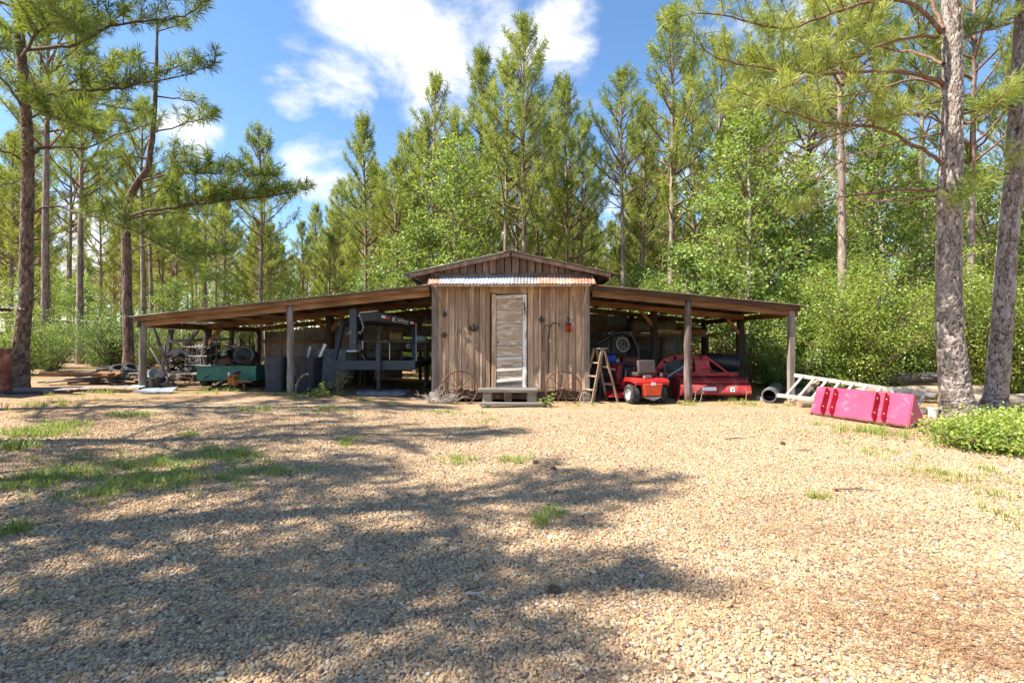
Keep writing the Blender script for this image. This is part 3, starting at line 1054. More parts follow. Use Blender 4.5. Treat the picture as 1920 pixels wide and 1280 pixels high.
left, lrz, LW = lean_to('open_shelter', 'long low open-fronted tin-roofed lean-to beside the shed, sheltering a gooseneck trailer', -1.90, -8.62, 2.70, 1.985,
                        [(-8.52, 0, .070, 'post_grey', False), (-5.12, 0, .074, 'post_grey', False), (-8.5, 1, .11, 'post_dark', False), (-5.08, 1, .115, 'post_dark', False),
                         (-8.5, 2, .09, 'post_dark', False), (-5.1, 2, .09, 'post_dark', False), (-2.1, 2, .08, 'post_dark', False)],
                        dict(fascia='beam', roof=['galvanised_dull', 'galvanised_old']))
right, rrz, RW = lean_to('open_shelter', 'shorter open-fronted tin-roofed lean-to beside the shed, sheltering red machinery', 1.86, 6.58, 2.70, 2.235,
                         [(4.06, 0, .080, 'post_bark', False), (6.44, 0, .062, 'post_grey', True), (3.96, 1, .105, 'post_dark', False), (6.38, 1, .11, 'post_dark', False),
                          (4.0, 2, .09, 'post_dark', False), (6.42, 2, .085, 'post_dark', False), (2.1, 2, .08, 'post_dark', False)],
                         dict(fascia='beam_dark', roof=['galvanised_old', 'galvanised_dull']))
# knee braces at the inner posts
for (x, s) in ((-8.5, 1), (-5.08, 1), (-5.08, -1)):
    z = lrz(x) - 0.30
    MB().bar(LW(x, 13.44, z - 0.42), LW(x + s * 0.42, 13.44, z + 0.06 + s * 0.04), 0.04, 0.10).build('knee_brace', MATS['beam'], left)
for (x, s) in ((3.96, -1), (6.38, -1)):
    z = rrz(x) - 0.30
    MB().bar(RW(x, 13.44, z - 0.40), RW(x + s * 0.40, 13.44, z + 0.07), 0.04, 0.09).build('knee_brace', MATS['beam'], right)
# back walls of upright tin
x = -8.36
i = 0
while x < -4.3:
    z0 = G(x, 16.3) + 0.02
    MB().wavy(LW(x, 16.34 + 0.004 * (i % 2), z0), (0, 0, lrz(x) - 0.28 - z0), (0.69, 0, 0), (0, -1, 0), pitch=0.09, amp=0.017).build('wall_sheet', MATS['galvanised_dull' if i % 3 else 'galvanised_old'], left, smooth=True)
    x += 0.66
    i += 1
MB().bar(LW(-8.36, 16.27, 1.40), LW(-4.9, 16.27, 1.40), 0.04, 0.11).build('girt', MATS['beam'], left)
for i in range(3):      # sheets laid flat-wise behind the trailer, gaps between them and open below
    z = 1.12 + i * 0.44
    MB().wavy(LW(-4.3, 16.30 + 0.004 * (i % 2), z), (2.42, 0, 0), (0, 0, 0.37), (0, -1, 0), pitch=0.09, amp=0.017).build('wall_sheet', MATS['galvanised_old'], left, smooth=True)
MB().bar(LW(-4.9, 16.36, 1.10), LW(-1.9, 16.36, 1.10), 0.04, 0.1).build('girt', MATS['beam_dark'], left)
MB().bar(LW(-3.1, 16.36, 0.10), LW(-3.1, 16.36, 2.3), 0.09, 0.09).build('wall_stud', MATS['beam_dark'], left)
x = 1.9
i = 0
while x < 5.5:
    z0 = 0.02
    MB().wavy(RW(x, 16.34 + 0.004 * (i % 2), z0), (0, 0, rrz(x) - 0.30 - z0 - (0.0 if i < 4 else 0.05)), (0.69, 0, 0), (0, -1, 0), pitch=0.09, amp=0.017).build('wall_sheet', MATS['galvanised_dull' if i % 3 == 2 else 'galvanised_old'], right, smooth=True)
    x += 0.66
    i += 1
for z in (0.95, 1.84):
    MB().bar(RW(1.9, 16.27, z), RW(6.4, 16.27, z - 0.02), 0.04, 0.11).build('girt', MATS['beam'], right)
# ------------------------------------------------------------------ trees and plants


def unit(a):
    return a / np.maximum(np.linalg.norm(a, axis=-1, keepdims=True), 1e-9)


def needles_mesh(o, d, s, rng, n=16, length=0.2, width=0.012, spread=0.75, back=0.34, tint=None):
    """tufts of needles at o pointing along d with size s -> V, F(tri), tint"""
    M = len(o)
    o = np.repeat(o, n, 0)
    d = np.repeat(unit(d), n, 0)
    s = np.repeat(s, n)[:, None]
    K = M * n
    u = unit(rng.normal(size=(K, 3)))
    nd = unit(d * rng.uniform(0.25, 1.1, (K, 1)) + u * spread)
    base = o - d * rng.uniform(0, 1, (K, 1)) * back * s
    ln = length * rng.uniform(0.65, 1.1, (K, 1)) * s
    tip = base + nd * ln
    tip[:, 2] -= (ln[:, 0] ** 2) * rng.uniform(0.1, 0.7, K)
    side = unit(np.cross(nd, unit(rng.normal(size=(K, 3))))) * (width / 2) * np.sqrt(s)
    mid = base + nd * ln * 0.55
    V = np.empty((K, 4, 3))
    V[:, 0] = base
    V[:, 1] = mid - side
    V[:, 2] = tip
    V[:, 3] = mid + side
    Fc = np.arange(K * 4).reshape(K, 4)
    tv = rng.random(M) if tint is None else tint
    tv = np.repeat(np.repeat(tv, n) + rng.normal(0, 0.12, K), 4)
    return V.reshape(-1, 3), Fc, np.clip(tv, 0, 1)


def leaves_mesh(c, size, rng, up=0.9, aspect=0.62, tint=None, droop=0.25):
    K = len(c)
    nrm = unit(rng.normal(size=(K, 3)) * 0.75 + np.array([0, 0, up]))
    ax = unit(np.cross(nrm, unit(rng.normal(size=(K, 3)))))
    ax = unit(ax - np.array([0, 0, droop]))
    b = unit(np.cross(nrm, ax))
    sz = (size * rng.uniform(0.6, 1.25, K))[:, None]
    V = np.empty((K, 4, 3))
    V[:, 0] = c - ax * sz * 0.5
    V[:, 1] = c + b * sz * 0.5 * aspect + nrm * sz * 0.10
    V[:, 2] = c + ax * sz * 0.5
    V[:, 3] = c - b * sz * 0.5 * aspect + nrm * sz * 0.10
    tv = rng.random(K) if tint is None else np.clip(tint + rng.normal(0, 0.12, K), 0, 1)
    return V.reshape(-1, 3), np.arange(K * 4).reshape(K, 4), np.repeat(tv, 4)


def tubes(lines, n=5):
    """lines: list of (pts (m,3), radii (m)) -> V, F quads"""
    Vs, Fs, base = [], [], 0
    ang = np.arange(n) * 2 * math.pi / n
    ca, sa = np.cos(ang), np.sin(ang)
    for pts, rad in lines:
        pts = np.asarray(pts, float)
        rad = np.asarray(rad, float)
        m = len(pts)
        d = np.empty_like(pts)
        d[1:-1] = pts[2:] - pts[:-2]
        d[0] = pts[1] - pts[0]
        d[-1] = pts[-1] - pts[-2]
        d = unit(d)
        ref = np.array([0.13, 0.21, 0.97]) if abs(d[:, 2]).mean() < 0.75 else np.array([0.93, 0.3, 0.1])
        s = unit(np.cross(d, ref))
        t = np.cross(d, s)
        V = pts[:, None, :] + (s[:, None, :] * ca[None, :, None] + t[:, None, :] * sa[None, :, None]) * rad[:, None, None]
        Vs.append(V.reshape(-1, 3))
        i = np.arange(m - 1)[:, None] * n
        k = np.arange(n)[None, :]
        k2 = (k + 1) % n
        Fs.append(np.stack([i + k, i + k2, i + n + k2, i + n + k], -1).reshape(-1, 4) + base)
        base += m * n
    return np.concatenate(Vs), np.concatenate(Fs)


def bark_trunk(pts, rad, n=40, m=220, amp=0.022, seed=0, cell=(0.050, 0.13)):
    """trunk with raised bark plates as real relief"""
    rng = np.random.default_rng(seed)
    pts = np.asarray(pts, float)
    rad = np.asarray(rad, float)
    t0 = np.linspace(0, 1, len(pts))
    t = np.linspace(0, 1, m)
    C = np.stack([np.interp(t, t0, pts[:, k]) for k in range(3)], 1)
    r = np.interp(t, t0, rad)
    H = np.linalg.norm(np.diff(pts, axis=0), axis=1).sum()
    per = 2 * math.pi * r.mean()
    na = max(5, int(per / cell[0]))
    nh = int(H / cell[1])
    sx = (np.tile(np.arange(na), nh) + rng.uniform(0, 1, na * nh) + np.repeat(np.arange(nh) % 2, na) * 0.5) / na % 1.0
    sz = (np.repeat(np.arange(nh), na) + rng.uniform(0, 1, na * nh)) / nh
    hgt = rng.uniform(0.45, 1.0, na * nh)
    th = np.arange(n) / n
    A = np.stack(np.meshgrid(th, t), -1).reshape(-1, 2)
    zz, aa = A[:, 1] * H, A[:, 0] * 2 * math.pi
    A[:, 0] += 0.018 * np.sin(zz * 7 + 2 * np.sin(aa * 2)) + 0.014 * np.sin(zz * 19 + aa * 3) + 0.008 * np.sin(zz * 47 + aa * 7)
    A[:, 1] += (0.035 * np.sin(aa * 5 + zz * 3) + 0.024 * np.sin(aa * 11 + zz * 17) + 0.014 * np.sin(aa * 23 + zz * 31)) / H
    plate = np.zeros(len(A))
    disp = np.zeros(len(A))
    order = np.argsort(sz)
    sx, sz, hgt = sx[order], sz[order], hgt[order]
    for i in range(m):
        lo, hi = np.searchsorted(sz, [t[i] - 3.2 / nh, t[i] + 3.2 / nh])
        if hi - lo < 3:
            continue
        P_ = A[i * n:(i + 1) * n]
        dx = np.abs(P_[:, None, 0] - sx[None, lo:hi]) % 1.0
        dx = np.minimum(dx, 1 - dx) * na
        dz = np.abs(P_[:, None, 1] - sz[None, lo:hi]) * nh
        dd = np.sqrt(dx ** 2 + dz ** 2)
        k = np.argsort(dd, 1)[:, :2]
        rows = np.arange(n)
        e = dd[rows, k[:, 1]] - dd[rows, k[:, 0]]
        disp[i * n:(i + 1) * n] = np.clip(e / 0.23, 0, 1) * hgt[lo:hi][k[:, 0]]
        plate[i * n:(i + 1) * n] = hgt[lo:hi][k[:, 0]]
    rel = np.clip(disp, 0, 1)
    disp = (disp - 0.5) * amp
    d = unit(np.gradient(C, axis=0))
    s = unit(np.cross(d, np.array([0.95, 0.25, 0.1])))
    tt = np.cross(d, s)
    ang = th * 2 * math.pi
    R_ = r[:, None] + disp.reshape(m, n)
    V = C[:, None, :] + (s[:, None, :] * np.cos(ang)[None, :, None] + tt[:, None, :] * np.sin(ang)[None, :, None]) * R_[:, :, None]
    i = np.arange(m - 1)[:, None] * n
    k = np.arange(n)[None, :]
    k2 = (k + 1) % n
    Fq = np.stack([i + k, i + k2, i + n + k2, i + n + k], -1).reshape(-1, 4)
    return V.reshape(-1, 3), Fq, rel, (plate - 0.45) / 0.55


def curve3(p0, d0, length, rise, rng, m=6, wig=0.05):
    """a branch from p0 heading d0, bending upwards by rise towards its tip"""
    t = np.linspace(0, 1, m)
    d0 = unit(np.asarray(d0, float))
    P_ = p0 + d0 * (t * length)[:, None]
    P_[:, 2] += rise * length * t ** 2
    P_[1:] += np.cumsum(rng.normal(0, wig * length / m, (m - 1, 3)), 0)
    return P_


def dress_branch(line, r0, rng, lines, tips, dirs, dens=1.0, sub=0.38, start=0.32, up=0.35, lmin=0.22, per=4.0, step=0.20, rise=0.25):
    """side twigs along a branch with tufts at their ends and along them"""
    L_ = np.linalg.norm(np.diff(line, axis=0), axis=1).sum()
    m = len(line)
    k = max(2, int(L_ * per * dens))
    for j in range(k):
        u = start + (1 - start) * (j + rng.uniform(0.1, 0.9)) / k
        f = u * (m - 1)
        i = min(int(f), m - 2)
        p = line[i] + (line[i + 1] - line[i]) * (f - i)
        tg = unit(line[i + 1] - line[i])
        sd = unit(np.cross(tg, [0, 0, 1])) * (1 if j % 2 else -1)
        d = unit(tg * rng.uniform(0.4, 0.9) + sd * rng.uniform(0.25, 0.9) + np.array([0, 0, up + rng.uniform(-0.25, 0.4)]))
        ln = max(lmin, sub * L_ * (1.05 - u) * rng.uniform(0.6, 1.3))
        tw = curve3(p, d, ln, 0.22, rng, 4, 0.10)
        lines.append((tw, np.linspace(max(0.35 * r0 * (1.1 - u), 0.006), 0.004, 4)))
        nt = max(1, int(ln / step))
        for q in range(nt):
            v = 1 - q * step / max(ln, step) * rng.uniform(0.8, 1.2)
            if v < 0.25:
                break
            f2 = v * 3
            a = min(int(f2), 2)
            pp = tw[a] + (tw[a + 1] - tw[a]) * (f2 - a)
            dd = unit(tw[a + 1] - tw[a] + rng.normal(0, 0.25, 3) * (ln / 4))
            tips.append(pp)
            dirs.append(unit(dd + np.array([0, 0, rise])))
    tips.append(line[-1])
    dirs.append(unit(line[-1] - line[-2]) + np.array([0, 0, 0.3]))


def pine_parts(seed, H, c0, rad, r0, dens=1.0, whorl=0.55, lean=0.0, dead=8, open_=0.0, top=0.45):
    rng = np.random.default_rng(seed)
    m = 12
    t = np.linspace(0, 1, m)
    trunk = np.zeros((m, 3))
    trunk[:, 2] = t * H
    trunk[:, 0] = lean * t + 0.10 * np.sin(t * 5 + seed) * t
    trunk[:, 1] = 0.08 * np.sin(t * 4 + 2 * seed) * t
    rt = r0 * (1 - 0.93 * t ** 1.1) + 0.012
    rt[0] *= 1.25
    lines, tips, dirs = [], [], []
    z = c0 * H

    def at(zz):
        f = zz / H * (m - 1)
        i = min(int(f), m - 2)
        return trunk[i] + (trunk[i + 1] - trunk[i]) * (f - i)
    az = rng.uniform(0, 6.28)
    while z < H - 0.25:
        u = (z - c0 * H) / (H - c0 * H)
        nb = rng.integers(3, 6)
        for b in range(nb):
            if rng.random() < open_:
                continue
            a = az + b * 6.28 / nb + rng.uniform(-0.4, 0.4)
            prof = (1 - u) ** 0.75 * (0.55 + 0.45 * min(1, u / 0.18 + 0.35))
            ln = max(0.30, rad * prof * rng.uniform(0.6, 1.15)) + top * 0.25
            el = math.radians(rng.uniform(8, 34) + 38 * u ** 1.1)
            d = np.array([math.cos(a) * math.cos(el), math.sin(a) * math.cos(el), math.sin(el)])
            ln_ = curve3(at(z + rng.uniform(-.12, .12)), d, ln, 0.34 - 0.15 * u, rng, 6, 0.09)
            rb = min(0.012 + 0.016 * ln, 0.42 * r0)
            lines.append((ln_, np.linspace(rb, 0.006, 6)))
            dress_branch(ln_, rb, rng, lines, tips, dirs, dens, start=0.34 if ln > 0.8 else 0.15, up=0.55, per=2.9, step=0.34, rise=0.75)
        az += 1.1
        z += whorl * rng.uniform(0.75, 1.25) * (1.0 - 0.35 * u)
    for q in range(4):
        tips.append(at(H - 0.22 * q) + rng.normal(0, 0.04, 3))
        dirs.append(np.array([rng.normal(0, .2), rng.normal(0, .2), 1.0]))
    for q in range(dead):       # dead stubs and bare twigs under the crown
        zz = H * c0 * rng.uniform(0.35, 1.0)
        a = rng.uniform(0, 6.28)
        d = np.array([math.cos(a), math.sin(a), rng.uniform(-0.1, 0.3)])
        ln_ = curve3(at(zz), d, rng.uniform(0.3, 1.5), -0.05, rng, 5, 0.12)
        lines.append((ln_, np.linspace(0.018, 0.004, 5)))
    return trunk, rt, lines, np.array(tips), np.array(dirs), rng


def make_pine(name, label, seed, H, c0, rad, r0, loc=(0, 0, 0), n=40, length=0.22, width=0.020, dens=1.0, bark_m='bark_far', ndl='needles', group=None, **kw):
    trunk, rt, lines, tips, dirs, rng = pine_parts(seed, H, c0, rad, r0, dens, **kw)
    root = thing(name, label, 'pine tree', loc, 0, group)
    V, Fq = tubes([(trunk, rt)], 10)
    obj('trunk', fast_mesh('trunk', V, Fq, MATS[bark_m], True), root)
    V, Fq = tubes(lines, 4)
    obj('boughs', fast_mesh('boughs', V, Fq, MATS['limb_bark'], True), root)['kind'] = 'stuff'
    s = rng.uniform(0.85, 1.35, len(tips))
    print('PINE', seed, len(tips), len(tips) * n * 2)
    V, Fq, tv = needles_mesh(tips, dirs, s, rng, n, length, width, spread=0.72, back=0.42)
    obj('crown', fast_mesh('crown', V, Fq, MATS[ndl], False, tv), root)
    return root


def broadleaf_parts(seed, H, c0, rad, r0, nb=34, per=32, leaf=0.10, flat=0.5, lean=0.0):
    rng = np.random.default_rng(seed)
    m = 10
    t = np.linspace(0, 1, m)
    trunk = np.zeros((m, 3))
    trunk[:, 2] = t * H
    trunk[:, 0] = lean * t + 0.16 * np.sin(t * 4 + seed) * t
    trunk[:, 1] = 0.14 * np.sin(t * 5 + 2 * seed) * t
    rt = r0 * (1 - 0.9 * t) + 0.012
    lines, cl, tl = [], [], []
    for b in range(nb):
        u = (b + rng.uniform(0, 1)) / nb
        zz = H * (c0 + (0.98 - c0) * u)
        f = zz / H * (m - 1)
        i = min(int(f), m - 2)
        p = trunk[i] + (trunk[i + 1] - trunk[i]) * (f - i)
        a = b * 2.4 + rng.uniform(-0.5, 0.5)
        prof = math.sin(math.pi * min(0.97, 0.16 + 0.84 * u)) ** 0.6
        ln = rad * prof * rng.uniform(0.55, 1.15) + 0.15
        el = math.radians(rng.uniform(5, 35) + 35 * u)
        d = np.array([math.cos(a) * math.cos(el), math.sin(a) * math.cos(el), math.sin(el)])
        br = curve3(p, d, ln, 0.05, rng, 6, 0.10)
        lines.append((br, np.linspace(min(0.014 * ln + 0.008, 0.5 * r0), 0.004, 6)))
        k = max(3, int(ln * 5.0))
        for j in range(k):
            v = 0.28 + 0.74 * (j + rng.uniform(0, 1)) / k
            f = min(v, 1.0) * 5
            i = min(int(f), 4)
            pp = br[i] + (br[i + 1] - br[i]) * (f - i)
            off = rng.normal(0, 1, 3) * np.array([0.24, 0.24, 0.10]) * (0.5 + 0.3 * ln)
            q = pp + off
            lines.append((np.stack([pp, pp + off * 0.5 + [0, 0, 0.03], q]), np.array([0.006, 0.004, 0.003])))
            cc = q + rng.normal(0, 1, (per, 3)) * np.array([0.20, 0.20, 0.20 * flat])
            cl.append(cc)
            tl.append(np.full(per, rng.random()))
    return trunk, rt, lines, np.concatenate(cl), np.concatenate(tl), rng


def make_broadleaf(name, label, seed, H, c0, rad, r0, loc=(0, 0, 0), leaf=0.10, mat='leaves_gum', bark_m='bark_gum', group=None, cat='tree', **kw):
    trunk, rt, lines, c, tint, rng = broadleaf_parts(seed, H, c0, rad, r0, **kw)
    root = thing(name, label, cat, loc, 0, group)
    V, Fq = tubes([(trunk, rt)], 8)
    obj('trunk', fast_mesh('trunk', V, Fq, MATS[bark_m], True), root)
    V, Fq = tubes(lines, 4)
    obj('boughs', fast_mesh('boughs', V, Fq, MATS['twig_brown'], True), root)['kind'] = 'stuff'
    V, Fq, tv = leaves_mesh(c, leaf, rng, tint=tint)
    obj('crown', fast_mesh('crown', V, Fq, MATS[mat], False, tv), root)
    return root


def make_shrub(name, label, seed, H, W, loc=(0, 0, 0), stems=16, leaf=0.06, per=26, mat='leaves_scrub', group=None, cat='shrub', arch=0.35, twig='twig_brown', flat=0.5, low=0.05, cl_r=0.15):
    rng = np.random.default_rng(seed)
    lines, cl, tl = [], [], []
    for k in range(stems):
        a = k * 2.4 + rng.uniform(-0.4, 0.4)
        rr = math.sqrt(rng.uniform(0.0, 1))
        h = H * (1.0 - 0.45 * rr ** 2) * rng.uniform(0.7, 1.05)
        n = 7
        t = np.linspace(0, 1, n)
        p0 = np.array([math.cos(a), math.sin(a), 0]) * 0.12 * W * rr
        P_ = np.zeros((n, 3)) + p0
        P_[:, 0] += math.cos(a) * rr * W * t ** 1.2
        P_[:, 1] += math.sin(a) * rr * W * t ** 1.2
        P_[:, 2] += h * (t * (1 + arch) - arch * t ** 2.5)
        P_[1:] += np.cumsum(rng.normal(0, 0.03 * H / n * 2, (n - 1, 3)), 0)
        lines.append((P_, np.linspace(0.012 + 0.004 * H, 0.004, n)))
        nc = max(5, int(h * 7))
        for j in range(nc):
            v = low + (1 - low) * (j + rng.uniform(0, 1)) / nc
            f = v * (n - 1)
            i = min(int(f), n - 2)
            pp = P_[i] + (P_[i + 1] - P_[i]) * (f - i)
            q = pp + rng.normal(0, 1, 3) * np.array([0.16, 0.16, 0.12]) * (0.4 + 0.25 * H)
            q[2] = max(q[2], 0.05)
            lines.append((np.stack([pp, (pp + q) / 2 + [0, 0, 0.02], q]), np.array([0.005, 0.004, 0.002])))
            cl.append(q + rng.normal(0, 1, (per, 3)) * np.array([cl_r, cl_r, cl_r * flat]))
            tl.append(np.full(per, rng.random()))
    c = np.concatenate(cl)
    c[:, 2] = np.abs(c[:, 2])
    root = thing(name, label, cat, loc, 0, group)
    V, Fq = tubes(lines, 4)
    obj('stems', fast_mesh('stems', V, Fq, MATS[twig], True), root)['kind'] = 'stuff'
    V, Fq, tv = leaves_mesh(c, leaf, rng, tint=np.concatenate(tl))
    obj('foliage', fast_mesh('foliage', V, Fq, MATS[mat], False, tv), root)
    return root


def hero_pine(name, label, loc, trunk_pts, trunk_r, limbs, seed, bark_m, ndl, needles_n=44, length=0.22, width=0.0085, top=None, dens=1.0, amp=0.022, limb_mat='limb_bark', trunk_m=420, nsize=1.0):
    """a pine near enough to show its bark and every limb; trunk_pts and limbs in world coordinates"""
    rng = np.random.default_rng(seed)
    root = thing(name, label, 'pine tree', loc)
    o = np.array(loc, float)
    V, Fq, rel, plate = bark_trunk(np.array(trunk_pts) - o, trunk_r, 84, trunk_m, amp, seed)
    me = fast_mesh('trunk', V, Fq, MATS[bark_m], True, rel)
    at_ = me.attributes.new('plate', 'FLOAT', 'POINT')
    at_.data.foreach_set('value', plate.astype(np.float32))
    obj('trunk', me, root)
    tips, dirs = [], []
    for (pts, r, dn, st_) in limbs:
        pts = np.array([tuple(p) for p in pts]) - o
        tt = np.linspace(0, 1, len(pts))
        k = max(8, len(pts) * 3)
        t2 = np.linspace(0, 1, k)
        ln_ = np.stack([np.interp(t2, tt, pts[:, c]) for c in range(3)], 1)
        ker = np.array([1, 2, 3, 2, 1]) / 9
        for c in range(3):
            e = np.concatenate([[ln_[0, c]] * 2, ln_[:, c], [ln_[-1, c]] * 2])
            sm = np.convolve(e, ker, 'valid')
            sm[0], sm[-1] = ln_[0, c], ln_[-1, c]
            ln_[:, c] = sm
        ln_[1:-1] += rng.normal(0, 0.012, (k - 2, 3))
        lines = [(ln_, np.linspace(r * 0.8, 0.007, k))]
        if dn > 0:
            dress_branch(ln_, r, rng, lines, tips, dirs, dn * dens, sub=0.26, start=st_, up=0.35)
        else:
            for q in range(5 if r > .021 else 16):
                i = rng.integers(k // 4, k - 1)
                tw = curve3(ln_[i], rng.normal(0, 1, 3) + [0, 0, -0.1], rng.uniform(0.25, 0.8), -0.1, rng, 5, 0.15)
                lines.append((tw, np.linspace(0.008, 0.003, 5)))
        V, Fq = tubes(lines, 6)
        obj('limb', fast_mesh('limb', V, Fq, MATS[limb_mat], True), root)
    if top:     # the crown above the frame
        H, c0, rad, off = top
        trunk, rt, lines, tp, dr, r2 = pine_parts(seed + 50, H, c0, rad, 0.15, 0.8, dead=0)
        off = np.array(off) - o
        V, Fq = tubes(lines, 4)
        obj('boughs', fast_mesh('boughs', V + off, Fq, MATS[limb_mat], True), root)['kind'] = 'stuff'
        s = r2.uniform(0.9, 1.4, len(tp))
        V, Fq, tv = needles_mesh(tp + off, dr, s, r2, 14, 0.22, 0.014)
        obj('upper_crown', fast_mesh('upper_crown', V, Fq, MATS[ndl], False, tv), root)
    tips, dirs = np.array(tips), np.array(dirs)
    s = rng.uniform(0.8, 1.25, len(tips)) * nsize
    print('HERO', seed, len(tips), len(tips) * needles_n * 2)
    V, Fq, tv = needles_mesh(tips, dirs, s, rng, needles_n, length, width, spread=0.85, back=0.20)
    obj('crown', fast_mesh('crown', V, Fq, MATS[ndl], False, tv), root)
    return root


def LP(Y, *pts):
    """polyline through photograph pixels at distance Y, each point (px, py[, dY])"""
    return [P(p[0], p[1], Y + (p[2] if len(p) > 2 else 0)) for p in pts]


# --- the two big pale-barked pines on the right
Y1 = 8.8
tr = [P(1800, 800, Y1), P(1793, 740, Y1), P(1780, 620, Y1), P(1779, 500, Y1), P(1781, 360, Y1), P(1786, 200, Y1), P(1786, 60, Y1), P(1780, -120, Y1), P(1776, -350, Y1), P(1770, -600, Y1)]
tr[0].z = -0.05
hero_pine('pine_tree', 'stout pale-barked pine standing just behind the red loader bucket', (tr[0].x, Y1, 0), tr,
          [.32, .225, .192, .182, .176, .152, .132, .115, .10, .06],
          [(LP(Y1, (1768, 158), (1735, 142, -.1), (1690, 132, -.2), (1620, 136, -.4), (1550, 139, -.5), (1480, 133, -.6), (1410, 125, -.6), (1350, 112, -.5), (1296, 78, -.4)), .050, 1.15, 0.42),
           (LP(Y1, (1770, 165), (1738, 150, .2), (1700, 148, .3), (1640, 168, .5), (1560, 186, .7), (1480, 192, .8), (1420, 196, .9), (1360, 205, 1.)), .036, 0.9, 0.45),
           (LP(Y1, (1772, 312), (1740, 285, -.2), (1690, 258, -.4), (1630, 233, -.5), (1560, 231, -.6), (1500, 222, -.7), (1440, 195, -.7), (1380, 168, -.7)), .045, 0.8, 0.40),
           (LP(Y1, (1752, 358), (1700, 353, .1), (1640, 362, .2), (1570, 370, .3), (1525, 385, .3), (1490, 395, .3)), .036, 0.9, 0.72),
           (LP(Y1, (1760, 70), (1715, 64, -.3), (1650, 85, -.5), (1580, 115, -.7), (1500, 150, -.9), (1430, 182, -1.)), .040, 0.9, 0.45),
           (LP(Y1, (1765, 62), (1742, 35, -.2), (1715, 5, -.3), (1660, -8, -.4), (1600, 14, -.5), (1540, 30, -.5), (1470, 62, -.6), (1400, 40, -.6), (1330, 20, -.6), (1255, 35, -.6)), .050, 1.1, 0.35),
           (LP(Y1, (1768, 55), (1752, 15, .2), (1735, -30, .4), (1680, -50, .6), (1600, -40, .8), (1500, -30, .9), (1400, -40, 1.0)), .045, 1.0, 0.3),
           (LP(Y1, (1770, 120), (1730, 100, .5), (1680, 95, 1.), (1620, 80, 1.3), (1560, 60, 1.5), (1480, 70, 1.7)), .035, 1.1, 0.35),
           (LP(Y1, (1800, 215), (1840, 205, .2), (1880, 195, .4), (1915, 185, .5)), .03, 1.4, 0.3),
           (LP(Y1, (1800, 235), (1830, 225, -.3), (1870, 190, -.5), (1910, 150, -.6)), .03, 1.3, 0.25),
           (LP(Y1, (1798, 75), (1830, 62, .2), (1880, 45, .4), (1930, 20, .5)), .03, 1.1, 0.3),
           (LP(Y1, (1768, 230), (1730, 215, -.4), (1690, 215, -.7), (1650, 218, -.9)), .025, 1.5, 0.3),
           (LP(Y1, (1768, 178), (1700, 188, .6), (1600, 236, 1.), (1500, 285, 1.2), (1430, 325, 1.3)), .022, 0, 1),
           (LP(Y1, (1765, 250), (1690, 262, .4), (1600, 292, .8), (1520, 330, 1.), (1470, 350, 1.1)), .020, 0, 1),
           (LP(Y1, (1765, 190), (1680, 205, -.3), (1580, 255, -.5), (1480, 262, -.6), (1400, 285, -.6)), .018, 0, 1),
           (LP(Y1, (1776, 370), (1775, 345, -.3), (1784, 400, -.25)), .022, 0, 1),
           (LP(Y1, (1755, 368), (1700, 372, .4), (1640, 380, .7), (1600, 374, .9)), .022, 0, 1)],
          3, 'bark_pale', 'needles_near', 56, 0.22, 0.012, top=(9.0, 0.12, 3.0, (tr[6].x, Y1, tr[6].z - 0.2)), amp=0.030, trunk_m=560)
Y2 = 9.3
tr = [P(1862, 800, Y2), P(1868, 740, Y2), P(1878, 620, Y2), P(1888, 480, Y2), P(1900, 340, Y2), P(1910, 200, Y2), P(1917, 60, Y2), P(1926, -120, Y2), P(1935, -400, Y2)]
tr[0].z = -0.05
hero_pine('pine_tree', 'leaning pale-barked pine at the edge of the frame beside the stout pine', (tr[0].x, Y2, 0), tr, [.26, .175, .158, .148, .14, .132, .118, .095, .05],
          [(LP(Y2, (1908, 40), (1870, 52, -.2), (1820, 62, -.3), (1790, 72, -.3)), .03, 1.3, 0.2),
           (LP(Y2, (1895, 325), (1860, 340, -.5), (1830, 352, -.8), (1800, 375, -1.)), .028, 1.5, 0.15),
           (LP(Y2, (1905, 210), (1870, 190, -.6), (1840, 200, -.9)), .028, 1.5, 0.15),
           (LP(Y2, (1920, 20), (1960, 10, -.3), (2000, -20, -.5)), .03, 1.2, 0.3)],
          5, 'bark_pale', 'needles_near', 56, 0.22, 0.012, top=(8.0, 0.15, 2.6, (tr[6].x, Y2, tr[6].z)), amp=0.028, trunk_m=480)

